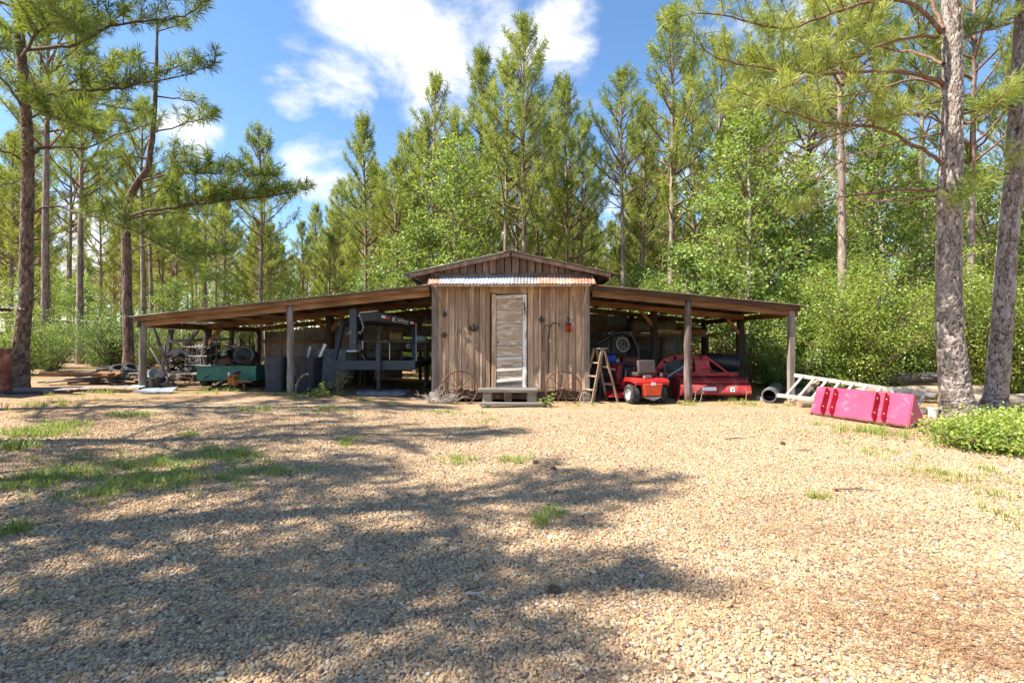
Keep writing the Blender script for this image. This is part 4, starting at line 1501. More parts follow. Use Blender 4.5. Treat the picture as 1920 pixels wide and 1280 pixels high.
# --- the dark pines on the left, their backlit shade put into the colours
YA = 11.0
xa = P(35, 640, YA).x
tr = [Vector((xa, YA, G(xa, YA) - .05)), P(38, 660, YA), P(48, 560, YA), P(50, 440, YA), P(52, 320, YA), P(50, 240, YA), P(44, 150, YA), P(36, 60, YA), P(30, -80, YA), P(24, -300, YA)]
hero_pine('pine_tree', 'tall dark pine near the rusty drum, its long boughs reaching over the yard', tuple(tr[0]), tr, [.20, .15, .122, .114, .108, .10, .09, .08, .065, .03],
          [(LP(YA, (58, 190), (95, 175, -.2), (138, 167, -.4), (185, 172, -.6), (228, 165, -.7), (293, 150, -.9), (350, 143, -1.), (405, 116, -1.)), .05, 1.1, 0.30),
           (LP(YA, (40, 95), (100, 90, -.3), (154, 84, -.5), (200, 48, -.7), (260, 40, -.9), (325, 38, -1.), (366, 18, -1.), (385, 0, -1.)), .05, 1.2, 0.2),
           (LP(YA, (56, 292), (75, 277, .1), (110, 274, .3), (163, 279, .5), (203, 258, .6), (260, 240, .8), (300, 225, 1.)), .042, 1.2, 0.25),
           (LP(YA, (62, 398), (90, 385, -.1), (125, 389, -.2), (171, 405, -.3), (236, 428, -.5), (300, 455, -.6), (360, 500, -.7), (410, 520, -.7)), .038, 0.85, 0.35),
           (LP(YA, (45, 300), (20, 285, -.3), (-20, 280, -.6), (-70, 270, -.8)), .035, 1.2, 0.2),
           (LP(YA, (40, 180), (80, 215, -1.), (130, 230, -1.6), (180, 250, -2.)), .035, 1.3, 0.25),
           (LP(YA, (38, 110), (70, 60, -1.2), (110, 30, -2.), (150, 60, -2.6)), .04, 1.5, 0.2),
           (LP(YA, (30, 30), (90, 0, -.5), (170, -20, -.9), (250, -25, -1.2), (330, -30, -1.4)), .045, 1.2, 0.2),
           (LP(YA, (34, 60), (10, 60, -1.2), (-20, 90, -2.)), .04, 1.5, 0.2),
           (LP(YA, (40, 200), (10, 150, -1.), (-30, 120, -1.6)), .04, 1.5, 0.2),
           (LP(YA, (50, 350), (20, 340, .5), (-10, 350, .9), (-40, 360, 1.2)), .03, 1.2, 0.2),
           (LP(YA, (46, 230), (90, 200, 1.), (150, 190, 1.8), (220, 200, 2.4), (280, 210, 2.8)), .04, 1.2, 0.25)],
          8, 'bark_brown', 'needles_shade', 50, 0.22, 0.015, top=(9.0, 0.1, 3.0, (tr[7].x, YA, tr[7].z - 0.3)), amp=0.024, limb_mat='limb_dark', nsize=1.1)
YB = 14.0
xb = P(240, 640, YB).x
tr = [Vector((xb, YB, G(xb, YB) - .05)), P(241, 660, YB), P(238, 560, YB), P(237, 470, YB), P(235, 420, YB), P(241, 375, YB), P(256, 345, YB), P(277, 318, YB), P(285, 260, YB), P(290, 200, YB), P(293, 120, YB), P(295, 40, YB)]
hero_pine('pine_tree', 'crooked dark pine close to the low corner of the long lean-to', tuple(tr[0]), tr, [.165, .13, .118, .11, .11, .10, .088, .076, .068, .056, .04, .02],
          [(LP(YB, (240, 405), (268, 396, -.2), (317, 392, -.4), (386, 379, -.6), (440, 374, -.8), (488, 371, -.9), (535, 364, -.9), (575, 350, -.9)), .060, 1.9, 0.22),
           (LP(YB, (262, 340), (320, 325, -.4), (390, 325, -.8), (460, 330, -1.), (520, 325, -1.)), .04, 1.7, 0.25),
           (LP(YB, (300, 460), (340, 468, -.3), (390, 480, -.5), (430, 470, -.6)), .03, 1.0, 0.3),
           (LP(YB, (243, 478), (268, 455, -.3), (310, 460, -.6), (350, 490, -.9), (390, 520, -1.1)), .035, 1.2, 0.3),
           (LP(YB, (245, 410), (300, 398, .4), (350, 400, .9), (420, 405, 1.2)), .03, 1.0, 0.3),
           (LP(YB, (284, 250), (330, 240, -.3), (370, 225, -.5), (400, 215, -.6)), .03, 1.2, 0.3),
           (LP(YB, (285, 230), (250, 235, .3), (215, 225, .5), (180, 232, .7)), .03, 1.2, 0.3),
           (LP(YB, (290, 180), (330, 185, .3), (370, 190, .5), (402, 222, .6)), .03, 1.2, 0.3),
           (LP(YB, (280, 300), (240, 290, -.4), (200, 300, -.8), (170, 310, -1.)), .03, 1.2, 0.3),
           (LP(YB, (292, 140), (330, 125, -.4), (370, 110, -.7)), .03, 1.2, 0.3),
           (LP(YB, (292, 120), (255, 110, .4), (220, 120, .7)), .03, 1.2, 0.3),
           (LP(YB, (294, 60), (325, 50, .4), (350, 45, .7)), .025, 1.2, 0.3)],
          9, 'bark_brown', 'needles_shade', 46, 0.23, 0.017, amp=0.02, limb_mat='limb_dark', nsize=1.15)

# --- pines beyond the frame on the left and behind: they shade the yard
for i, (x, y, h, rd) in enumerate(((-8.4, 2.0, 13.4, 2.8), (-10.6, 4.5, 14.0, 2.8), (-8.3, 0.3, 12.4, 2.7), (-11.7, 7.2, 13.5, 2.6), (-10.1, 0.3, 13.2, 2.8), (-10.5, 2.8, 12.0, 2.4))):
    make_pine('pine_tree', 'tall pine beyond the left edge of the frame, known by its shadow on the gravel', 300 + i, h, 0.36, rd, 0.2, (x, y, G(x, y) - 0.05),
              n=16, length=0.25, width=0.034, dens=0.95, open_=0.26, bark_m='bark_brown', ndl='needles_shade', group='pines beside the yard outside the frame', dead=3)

# --- pines of the wood: six grown forms, then copies of them
FORM = []
for i, (H, c0, rad, r0, dn) in enumerate(((14.5, .40, 3.0, .140, 1.05), (13.0, .50, 2.5, .115, 1.0), (12.0, .34, 2.4, .11, 1.1), (15.0, .55, 3.1, .14, 0.95), (11.0, .42, 2.2, .095, 1.1), (13.5, .30, 2.9, .12, 1.05))):
    FORM.append((H, (20 + i, H, c0, rad, r0, dn)))
FORM_OBJ = [None] * len(FORM)


def wood_pine(form, x, y, H, rz, label, group):
    H0, (seed, h, c0, rad, r0, dn) = FORM[form]
    sc = H / H0
    z = G(x, y) - 0.05
    if FORM_OBJ[form] is None:
        o = make_pine('pine_tree', label, seed, h, c0, rad, r0, (x, y, z), dens=dn, group=group, open_=0.12)
        FORM_OBJ[form] = o
        o.rotation_euler = (0, 0, rz)
        o.scale = (sc, sc, sc)
        return o
    w = 0.5 + 0.5 * sc
    return copy_thing(FORM_OBJ[form], (x, y, z), rz, (w, w, sc), label, group)


rt_ = random.Random(21)
MAIN = [  # trunk px, top py, distance, form, label
    (488, 232, 24.0, 4, 'pine with a leafy tip rising alone behind the long bough over the low lean-to'),
    (684, 222, 22.5, 2, 'slim conical pine standing by itself against the open sky behind the gooseneck trailer'),
    (764, 245, 27.0, 4, 'shorter pine just to the left of the tall pine cluster behind the shed'),
    (812, 140, 23.0, 5, 'bushy pine at the left shoulder of the tall cluster behind the shed'),
    (900, 95, 24.5, 2, 'pine with a slanting spire in the tall cluster above the shed ridge'),
    (949, 110, 20.5, 1, 'slender pine rising from just left of the shed ridge peak'),
    (984, 26, 19.6, 0, 'tallest pine of all, its spire high above the shed ridge'),
    (1062, 150, 22.5, 2, 'narrow dense pine just right of the tallest pine above the shed'),
    (1168, 128, 20.2, 3, 'pine with a broad rounded top above the inner end of the short lean-to'),
    (1258, 10, 18.6, 0, 'tall pine whose top leaves the frame above the short lean-to'),
    (1300, 95, 25.0, 5, 'full-crowned pine behind the tall pine over the short lean-to'),
    (1578, -160, 13.9, 3, 'grey-trunked pine standing behind the aluminium ladder'),
    (1822, -120, 14.5, 1, 'pine half hidden between the two pale-barked pines'),
    (86, -60, 17.5, 3, 'dark pine just right of the tall pine by the rusty drum'),
    (150, 60, 20.0, 1, 'thin pine between the tall dark pine and the crooked pine'),
    (268, 180, 22.0, 1, 'thin straight pine just right of the crooked pine'),
    (700, 300, 34.0, 4, 'small far pine behind the slim conical pine'),
    (590, 385, 40.0, 2, 'low far pine on the skyline left of the slim conical pine'),
    (640, 335, 36.0, 4, 'far pine on the skyline close left of the slim conical pine'),
    (1440, 30, 24.0, 3, 'pine rising behind the sweetgum over the end of the short lean-to'),
    (1350, 60, 21.0, 1, 'straight bare-stemmed pine left of the sweetgum by the short lean-to'),
    (1640, -40, 20.0, 0, 'pine rising behind the pale green bush'),
    (1725, -60, 24.0, 3, 'pine behind the long boughs left of the stout pine'),
]
for (px, ty, Y, fm, lb) in MAIN:
    x = (px - 960) / F * Y
    H = 1.4 + (640 - ty) / F * Y - G(x, Y)
    wood_pine(fm, x, Y, H, rt_.uniform(0, 6.28), lb, None)

# the rest of the wood, standing in no order
taken = [((px - 960) / F * Y, Y) for (px, ty, Y, fm, lb) in MAIN] + [(-11.1, 11), (-11.1, 14)]


def skyline(px):
    """highest py a filler pine may reach at this place in the wood"""
    pts = [(-200, 60), (60, 120), (250, 260), (400, 330), (520, 420), (620, 400), (720, 290), (800, 190), (900, 130), (1050, 150), (1110, 190), (1180, 130), (1300, 80), (1400, 40), (1600, 0), (2200, -60)]
    for (a, b), (c, d) in zip(pts, pts[1:]):
        if a <= px <= c:
            return b + (d - b) * (px - a) / (c - a)
    return 0


ZONES = [(-9e9, 300, 'slender pine of the wood beyond the wire fence', 'pines beyond the wire fence'),
         (300, 830, 'slender pine of the wood behind the long lean-to', 'pines behind the long lean-to'),
         (830, 1110, 'slender pine of the wood directly behind the shed', 'pines behind the shed'),
         (1110, 1500, 'slender pine of the wood behind the short lean-to', 'pines behind the short lean-to'),
         (1500, 9e9, 'slender pine of the wood behind the logs and pale green bush', 'pines behind the logs')]
cnt = 0
for tries in range(6000):
    if cnt >= 165:
        break
    Y = 18.5 + 38 * rt_.random() ** 1.15
    px = rt_.uniform(-120, 2040) if rt_.random() < 0.68 else rt_.uniform(730, 1420)
    x = (px - 960) / F * Y
    if px < 700 and Y < 24 and rt_.random() < 0.6:
        continue
    md = 1.7 + 0.02 * Y
    if any((x - a) ** 2 + (Y - b) ** 2 < md * md for a, b in taken):
        continue
    H = rt_.uniform(10.5, 15.0)
    lim = 1.4 + (640 - skyline(px) - rt_.uniform(0, 45)) / F * Y - G(x, Y)
    if lim < 6.0:
        if Y < 26:
            continue
        lim = max(lim, 5.5)
    H = min(H, lim)
    z = next(zz for zz in ZONES if zz[0] <= px < zz[1])
    wood_pine(rt_.randrange(6), x, Y, H, rt_.uniform(0, 6.28), z[2], z[3])
    taken.append((x, Y))
    cnt += 1

# --- broadleaf trees
GUM = [(856, 268, 18.2, 41, 2.2, 0.10, 'leafy light green sweetgum behind the left slope of the shed roof'),
       (780, 420, 19.5, 42, 1.9, 0.16, 'lower leafy sweetgum left of the shed roof behind the trailer bay'),
       (1402, 215, 15.2, 43, 2.3, 0.16, 'tall leafy sweetgum whose trunk stands by the outer end of the short lean-to'),
       (1500, 330, 16.0, 44, 2.1, 0.2, 'leafy sweetgum beside the grey-trunked pine'),
       (1290, 470, 18.0, 45, 1.7, 0.1, 'low leafy young tree above the middle of the short lean-to roof'),
       (1660, 250, 17.0, 46, 2.3, 0.2, 'leafy tree behind the pale green bush')]
for (px, ty, Y, sd, rad, c0, lb) in GUM:
    x = (px - 960) / F * Y
    make_broadleaf('sweetgum_tree', lb, sd, 1.4 + (640 - ty) / F * Y - G(x, Y), c0, rad, 0.12, (x, Y, G(x, Y) - .03), leaf=0.125, per=22, nb=44)
gums = [o for o in COL.objects if o.name.startswith('sweetgum_tree')]
SAP = [(1120, 500, 21, 0, .5), (1190, 490, 22, 4, .5), (1230, 520, 18, 1, .4), (1360, 480, 17.5, 5, .5), (1450, 440, 18.5, 3, .6), (1560, 420, 18.5, 2, .6), (1740, 330, 19, 0, .7), (1850, 300, 17, 2, .7),
       (900, 470, 20, 1, .5), (690, 500, 24, 4, .5), (760, 500, 21, 1, .5), (620, 520, 26, 4, .5), (540, 520, 24, 0, .5), (430, 520, 26, 5, .5), (60, 500, 21, 1, .6), (150, 520, 24, 3, .6), (330, 520, 23, 2, .5), (1940, 360, 15, 4, .7),
       (1020, 480, 22, 5, .5), (1480, 520, 14.2, 1, .45), (1600, 500, 15.5, 0, .5)]
for (px, ty, Y, k, _) in SAP:
    x = (px - 960) / F * Y
    src = gums[k]
    h0 = max(v.co.z for v in src.children[0].data.vertices)
    H = 1.4 + (640 - ty) / F * Y - G(x, Y)
    s = H / h0
    z = next(zz for zz in ZONES if zz[0] <= px < zz[1])
    copy_thing(src, (x, Y, G(x, Y) - .03), rt_.uniform(0, 6.28), (0.35 + 0.55 * s, 0.35 + 0.55 * s, s), z[2].replace('slender pine of the wood', 'leafy young broadleaf tree in the wood'), z[3].replace('pines', 'young broadleaf trees'))

# --- the big pale green bushes behind the ladder and logs
b1 = make_shrub('privet_bush', 'large pale green arching bush behind the logs, left of the stout pine', 61, 3.7, 1.75, (8.9, 12.4, 0), stems=46, leaf=0.06, per=40, mat='leaves_bush', cat='bush', cl_r=0.17)
make_shrub('privet_bush', 'tall pale green bush behind and between the two pale-barked pines', 62, 3.9, 1.8, (11.6, 12.0, 0), stems=46, leaf=0.06, per=36, mat='leaves_bush', cat='bush', cl_r=0.18)
make_shrub('privet_bush', 'pale green bush at the edge of the frame behind the leaning pine', 63, 3.0, 1.5, (12.9, 11.0, 0), stems=30, leaf=0.06, per=34, mat='leaves_bush', cat='bush', cl_r=0.18)
# --- scrub under the trees
SC = [make_shrub('scrub_bush', 'leafy scrub bush under the trees beyond the wire fence', 71, 2.4, 1.3, (-14.5, 17.5, .55), stems=24, leaf=0.065, per=24, group='scrub beyond the wire fence'),
      make_shrub('scrub_bush', 'leafy scrub bush under the trees beyond the wire fence', 72, 1.8, 1.4, (-12.4, 16.4, .55), stems=22, leaf=0.06, per=24, group='scrub beyond the wire fence'),
      make_shrub('scrub_bush', 'leafy scrub bush under the trees behind the long lean-to', 73, 2.8, 1.4, (-7.0, 20.5, .3), stems=24, leaf=0.09, per=18, mat='leaves_gum', group='scrub behind the long lean-to'),
      make_shrub('scrub_bush', 'brown-leaved scrub bush in the shade behind the short lean-to', 74, 1.9, 1.3, (6.2, 18.3, 0), stems=20, leaf=0.085, per=12, mat='leaves_brown', group='brown scrub behind the short lean-to')]
for k in range(110):
    px = rt_.uniform(-90, 2000)
    Y = rt_.uniform(16.8, 27)
    if 820 < px < 1110:
        Y = rt_.uniform(18, 26)
    if px < 330:
        Y = rt_.uniform(13.6, 24)
        if px > 225 and Y < 16:
            continue
    x = (px - 960) / F * Y
    if -9.2 < x < 7.2 and Y < 17.4:
        continue
    z = next(zz for zz in ZONES if zz[0] <= px < zz[1])
    src = SC[rt_.choice((0, 1, 2, 2, 3) if px > 1150 else (0, 1, 2))]
    br = src is SC[3]
    s = rt_.uniform(0.6, 1.15)
    copy_thing(src, (x, Y, G(x, Y) - 0.04), rt_.uniform(0, 6.28), s, z[2].replace('slender pine of the wood', ('brown-leaved' if br else 'leafy') + ' scrub bush under the trees'), z[3].replace('pines', 'brown scrub' if br else 'scrub'))
# bushes close round the right end
for (x, y, s, k) in ((7.7, 13.4, .8, 2), (8.0, 15.0, 1., 0), (9.6, 14.6, 1., 2), (7.3, 16.2, .8, 3), (10.6, 14.2, 1.1, 2), (8.8, 16.8, 1.2, 0), (6.9, 17.4, .9, 3), (13.4, 13.2, 1.2, 2), (5.6, 17.6, .9, 3), (4.4, 17.8, .8, 0)):
    copy_thing(SC[k], (x, y, G(x, y) - 0.04), rt_.uniform(0, 6.28), s, ('brown-leaved' if k == 3 else 'leafy') + ' scrub bush close behind the outer end of the short lean-to', 'scrub at the end of the short lean-to')


# --- the wood far behind, one mass
def distant_wood():
    rng = np.random.default_rng(99)
    lines, tips, dirs, cl = [], [], [], []
    for k in range(420):
        Y = rng.uniform(56, 100)
        x = rng.uniform(-1.2, 1.2) * Y
        px = 960 + x / Y * F
        H = min(rng.uniform(10, 15), max(5.0, 1.4 + (640 - skyline(px) - 10) / F * Y - 0.5))
        z0 = G(x, Y)
        lines.append((np.array([[x, Y, z0], [x + rng.normal(0, .1), Y, z0 + H * .5], [x + rng.normal(0, .2), Y, z0 + H]]), np.array([.16, .12, .03])))
        n = 60
        u = rng.random(n) ** 0.8
        a = rng.uniform(0, 6.28, n)
        rr = (1 - u) * 2.3 * rng.uniform(0.3, 1, n) + 0.25
        p = np.stack([x + np.cos(a) * rr, Y + np.sin(a) * rr, z0 + H * (0.40 + 0.6 * u)], 1)
        tips.append(p)
        dirs.append(np.stack([np.cos(a), np.sin(a), 0.4 + u], 1))
        q = rng.normal(0, 1, (26, 3)) * [1.2, 1.2, 0.8] + [x, Y, z0 + 1.2]
        q[:, 2] = np.maximum(q[:, 2], z0 + .1)
        cl.append(q)
    o = thing('distant_wood', 'hazy green mass of far pines closing the view between the trunks', 'wood')
    o['kind'] = 'stuff'
    V, Fq = tubes(lines, 4)
    a = obj('trunks', fast_mesh('trunks', V, Fq, MATS['bark_far'], True), o)
    tp, dr = np.concatenate(tips), np.concatenate(dirs)
    V, Fq, tv = needles_mesh(tp, dr, rng.uniform(2.4, 3.6, len(tp)), rng, 10, 0.22, 0.055)
    b = obj('crowns', fast_mesh('crowns', V, Fq, MATS['needles'], False, tv), o)
    V, Fq, tv = leaves_mesh(np.concatenate(cl), 0.75, rng)
    c = obj('undergrowth', fast_mesh('undergrowth', V, Fq, MATS['leaves_scrub'], False, tv), o)
    for q in (a, b, c):
        q['kind'] = 'stuff'


distant_wood()
# ------------------------------------------------------------------ things on and before the shed


def ring(mb, r, tr, n=28, m=6):
    """torus about local z, added through mb.M"""
    vs, fs = [], []
    for i in range(n):
        a = 2 * math.pi * i / n
        for k in range(m):
            b = 2 * math.pi * k / m
            rr = r + tr * math.cos(b)
            vs.append((rr * math.cos(a), rr * math.sin(a), tr * math.sin(b)))
    for i in range(n):
        for k in range(m):
            j, l = (i + 1) % n, (k + 1) % m
            fs.append((i * m + k, j * m + k, j * m + l, i * m + l))
    return mb.add(vs, fs)


def iron_wheel(x, label, spin, sunk):
    r = 0.40
    z = r - sunk
    root = thing('iron_wheel', label, 'wheel', (x, 10.93, 0), 0, None)
    M = T(0, 0.0, z) @ R(90 - 8, 'X') @ R(spin, 'Z')
    ring(MB(M), r, 0.018).build('rim', MATS['rust'], root, smooth=True)
    MB(M @ T(0, 0, -0.05)).lathe([(0.0, 0), (0.035, 0), (0.048, 0.02), (0.048, 0.085), (0.03, 0.10), (0.0, 0.10)], 12).build('hub', MATS['rust'], root, smooth=True)
    for k in range(10):
        a = k * 0.628
        MB(M).tube([(0.04 * math.cos(a), 0.04 * math.sin(a), 0.02 * (-1) ** k), (r * math.cos(a), r * math.sin(a), 0)], 0.009, 5).build('spoke', MATS['rust'], root)


iron_wheel(-1.18, 'rusty spoked iron wheel leaning on the shed wall behind the pale dead brush', 10, 0.06)
iron_wheel(1.155, 'rusty spoked iron wheel leaning on the shed wall near the wooden stepladder', 31, 0.06)


# dead pale brush piled at the shed's corner
def brush(loc, label, seed, n=70, rad=0.32, h=0.5):
    rng = np.random.default_rng(seed)
    root = thing('dead_brush', label, 'brush pile', loc)
    lines = []
    for k in range(n):
        p0 = np.array([rng.normal(0, rad * .4), rng.normal(0, 0.07), rng.uniform(0, 0.1)])
        d = np.array([rng.normal(0, 1), rng.normal(0, .35) - .1, rng.uniform(0.1, 1.1)])
        l = rng.uniform(0.2, h)
        c = curve3(p0, d, l, -0.25, rng, 6, 0.28)
        c[:, 2] = np.maximum(c[:, 2], 0.01)
        lines.append((c, np.linspace(0.010, 0.003, 6)))
        for q in range(3):
            i = rng.integers(1, 5)
            c2 = curve3(c[i], rng.normal(0, 1, 3), rng.uniform(.06, .18), 0, rng, 4, 0.3)
            c2[:, 2] = np.maximum(c2[:, 2], 0.01)
            lines.append((c2, np.linspace(0.005, 0.002, 4)))
    V, Fq = tubes(lines, 4)
    o = obj('twigs', fast_mesh('twigs', V, Fq, MATS['dry_twig'], True), root)
    o['kind'] = 'stuff'


brush((-1.62, 10.85, 0.0), 'tangle of pale dead twigs heaped at the shed corner beside the trailer bay', 5)

# ironware hung on the front wall
YW = WY - 0.075


def hung(name, label, cat, x, z):
    return thing(name, label, cat, (x, YW, z))


def flower_iron(x, z, label, n, r):
    root = hung('iron_ornament', label, 'ornament', x, z)
    b = MB(R(90, 'X'))
    for k in range(n):
        a = k * 6.283 / n
        b.M = R(90, 'X') @ T(r * .6 * math.cos(a), r * .6 * math.sin(a), 0.01)
        b.lathe([(0, 0), (r * .42, 0.0), (r * .36, 0.016), (0, 0.02)], 8)
    b.M = R(90, 'X')
    b.lathe([(0, 0.0), (r * .45, 0.002), (r * .38, 0.03), (0, 0.035)], 10)
    b.build('casting', MATS['iron_dark'], root)
    MB(R(90, 'X')).tube([(0, r * .5, 0.01), (0, r * 1.3, 0.02)], 0.007, 6).build('nail', MATS['rust'], root)


flower_iron(-1.555, 2.02, 'dark iron trivet hung high on the shed wall near the left brace', 5, .065)
flower_iron(-1.555, 1.545, 'dark iron trivet hung below another on the left of the shed wall', 6, .068)
flower_iron(0.68, 1.90, 'dark iron pulley hung on the shed wall right of the door', 4, .075)
root = hung('iron_horseshoe', 'dark iron half-round bracket hung on the boards left of the door', 'horseshoe', -0.875, 1.75)
MB(R(90, 'X')).tube([(0.085 * math.cos(a), -0.02 + 0.085 * math.sin(a), 0.012) for a in np.linspace(2.9, 6.5, 12)], 0.022, 8).build('shoe', MATS['iron_dark'], root, smooth=True)
MB(R(90, 'X')).tube([(0.0, -0.09, 0.012), (0.0, 0.06, 0.018)], 0.018, 6).build('stem', MATS['iron_dark'], root, smooth=True)
root = hung('iron_hook', 'faint small iron hook on the boards between the trivets and bracket', 'hook', -1.22, 1.62)
MB(R(90, 'X')).tube([(0.05 * math.cos(a), 0.05 * math.sin(a), 0.01) for a in np.linspace(-0.4, 3.6, 10)] + [(-0.05, -0.10, .01)], 0.007, 6).build('wire', MATS['rust'], root)
root = hung('iron_hames', 'curved dark iron hame bar arching over the pale boards right of the door', 'harness', 0.93, 1.42)
pts = [(-0.10, -0.75, .015), (-0.095, -0.3, .02), (-0.10, 0.10, .02), (-0.06, 0.32, .02), (0.03, 0.41, .02), (0.12, 0.40, .02), (0.18, 0.34, .02)]
MB(R(90, 'X')).tube(pts, [.009, .010, .012, .014, .014, .012, .008], 7).build('bar', MATS['iron_dark'], root, smooth=True)
root = hung('pump_hook', 'thin grey iron rod hooked over a nail beside the hame bar', 'hook', 0.76, 1.62)
MB(R(90, 'X')).tube([(-0.06, -0.45, .02), (-0.05, 0.0, .02), (-0.01, 0.13, .02), (0.05, 0.16, .02), (0.08, 0.10, .02)], .008, 6).build('rod', MATS['iron_dark'], root, smooth=True)
root = hung('rope_pulley', 'orange and black pulley block hanging high on the right of the shed wall', 'pulley', 1.30, 1.72)
for k in range(3):
    MB(T(-.045 + .045 * k, -.03, 0) @ R(90, 'Y')).lathe([(0, -.012), (.085, -.012), (.07, 0), (.085, .012), (0, .012)], 14).build('sheave', MATS['orange_red' if k != 1 else 'rust_orange'], root)
MB(R(90, 'X')).tube([(0, .08, .03), (0, .15, .03), (.03, .20, .03), (.0, .24, .03), (-.03, .21, .03)], .011, 6).build('hook', MATS['iron_dark'], root, smooth=True)
MB().bar((0, -.03, -.10), (0, -.03, .10), .13, .012, (0, 1, 0)).build('cheek', MATS['iron_dark'], root)

# ------------------------------------------------------------------ left bay: gooseneck trailer
XT = -3.42
tr_ = thing('gooseneck_trailer', 'black and grey gooseneck flatbed trailer parked nose out in the long lean-to', 'trailer', (XT, 11.9, 0))
g0 = G(XT, 12)


def TL(x, y, z):
    return (x - XT, y - 11.9, z)


MB().box(-1.02, 1.04, 0.0, 0.09, 0.70, 0.93).build('front_beam', MATS['grey_steel'], tr_, bevel=0.01)
MB().box(-1.02, 1.04, -0.012, -0.002, 0.845, 0.93).build('beam_lip', MATS['grey_steel'], tr_)
for sx in (-1.0, 0.94):
    MB().box(sx, sx + 0.075, 0.092, 3.9, 0.72, 0.88).build('side_rail', MATS['black_steel'], tr_)
for k in range(10):
    MB().box(-0.92, 0.93, 0.10 + k * 0.38, 0.47 + k * 0.38, 0.865, 0.90).build('deck_plank', MATS['old_timber'], tr_)
MB().bar((-0.97, 0.03, 0.90), (-0.84, 0.32, 1.93), 0.10, 0.12, (0, 1, 0)).build('upright', MATS['grey_steel'], tr_, bevel=0.008)
MB().bar((1.01, 0.03, 0.90), (0.90, 0.50, 1.88), 0.09, 0.12, (0, 1, 0)).build('upright', MATS['black_steel'], tr_, bevel=0.008)
MB().bar((1.065, -0.01, 0.92), (1.00, 0.30, 1.82), 0.018, 0.03, (0, 1, 0)).build('edge_strip', MATS['galvanised'], tr_)
# neck: a short cheek on the left, a long one with the maker's name on the right
A, B_, C_ = (-0.20, -0.42, 2.06), (0.17, -0.20, 2.12), (1.02, 0.42, 1.93)


def cheek(p, q, h0, h1, th, mat, name):
    (x0, y0, z0), (x1, y1, z1) = p, q
    MB().hexa([(x0, y0, z0 - h0), (x1, y1, z1 - h1), (x1, y1 + th, z1 - h1), (x0, y0 + th, z0 - h0), (x0, y0, z0), (x1, y1, z1), (x1, y1 + th, z1), (x0, y0 + th, z0)]).build(name, MATS[mat], tr_, bevel=0.006)


cheek(A, B_, 0.20, 0.20, 0.10, 'black_steel', 'neck_cheek')
cheek((B_[0] + .004, B_[1], B_[2]), C_, 0.20, 0.17, 0.10, 'black_steel', 'neck_cheek')
MB().hexa([(-.32, -.40, 1.92), (B_[0], B_[1] + .1, 1.95), (C_[0], C_[1] + .1, 1.80), (-.85, .30, 1.80), (-.32, -.40, 1.98), (B_[0], B_[1] + .1, 2.01), (C_[0], C_[1] + .1, 1.86), (-.85, .30, 1.86)]).build('neck_frame', MATS['black_steel'], tr_)
MB().bar((A[0], A[1] - .01, A[2] + .02), (B_[0], B_[1] - .01, B_[2] + .02), .02, .02).build('edge_strip', MATS['aluminium'], tr_)
# name and reflectors lie on the right cheek
ux = (Vector(C_) - Vector(B_)).normalized()
nn = Vector((ux.y, -ux.x, 0)).normalized()
uz = nn.cross(ux).normalized() * -1
if uz.z < 0:
    uz = -uz


def on_cheek(t, dz):
    return Vector(B_).lerp(Vector(C_), t) + Vector((0, 0, dz)) + nn * 0.006


def cheek_patch(t0, t1, d0, d1, name, mat):
    a, b, c_, d = on_cheek(t0, d0), on_cheek(t1, d0), on_cheek(t1, d1), on_cheek(t0, d1)
    MB().hexa([a, b, b + nn * .004, a + nn * .004, d, c_, c_ + nn * .004, d + nn * .004]).build(name, MATS[mat], tr_)


cheek_patch(.09, .185, -.125, -.065, 'reflector', 'sticker_white')
cheek_patch(.187, .28, -.125, -.065, 'reflector', 'sticker_red')
cheek_patch(.80, .885, -.115, -.06, 'reflector', 'sticker_white')
cheek_patch(.887, .97, -.115, -.06, 'reflector', 'sticker_red')
RM = Matrix((ux, uz, nn)).transposed().to_4x4()


def lettering(txt, size, M, mat, parent, ext=0.002, name='lettering', shear=0.0):
    cu = bpy.data.curves.new(name, 'FONT')
    cu.body = txt
    cu.size = size
    cu.extrude = ext
    cu.shear = shear
    cu.materials.append(MATS[mat])
    o = bpy.data.objects.new(name, cu)
    COL.objects.link(o)
    me = bpy.data.meshes.new_from_object(o.evaluated_get(bpy.context.evaluated_depsgraph_get()))
    COL.objects.unlink(o)
    bpy.data.objects.remove(o)
    me.transform(M)
    return obj(name, me, parent)


lettering('K', .17, Matrix.Translation(on_cheek(.335, -.165)) @ RM, 'sticker_white', tr_)
lettering('aufman', .105, Matrix.Translation(on_cheek(.47, -.115)) @ RM, 'sticker_white', tr_)
cheek_patch(.44, .76, -.150, -.143, 'name_underline', 'sticker_white')
# coupler tube with its chains
MB().box(-.42, -.25, -.50, -.34, 1.20, 2.17).build('coupler_tube', MATS['grey_steel'], tr_, bevel=0.01)
MB().box(-.47, -.22, -.53, -.30, 1.155, 1.198).build('coupler_plate', MATS['galvanised'], tr_, bevel=0.006)
MB().box(-.245, -.13, -.46, -.40, 1.20, 1.36).build('latch', MATS['iron_dark'], tr_)
MB().tube([(-.12, -.44, 1.42), (-.12, -.44, 1.22)], .012, 6).build('latch_bar', MATS['aluminium'], tr_)
for k in range(13):      # safety chain hanging in a loop
    t = k / 12
    p = Vector((-.20 + .10 * math.sin(t * 3.14), -.47, 2.03 - .42 * math.sin(t * 1.57)))
    ring(MB(T(*p) @ R(90 * (k % 2), 'Z') @ R(90, 'X')), .020, .007, 10, 5).build('chain_link', MATS['galvanised'], tr_)
MB().tube([(-.21, -.46, 1.60), (-.16, -.47, 1.62), (-.17, -.47, 1.55)], .012, 6).build('hook', MATS['rust_orange'], tr_)
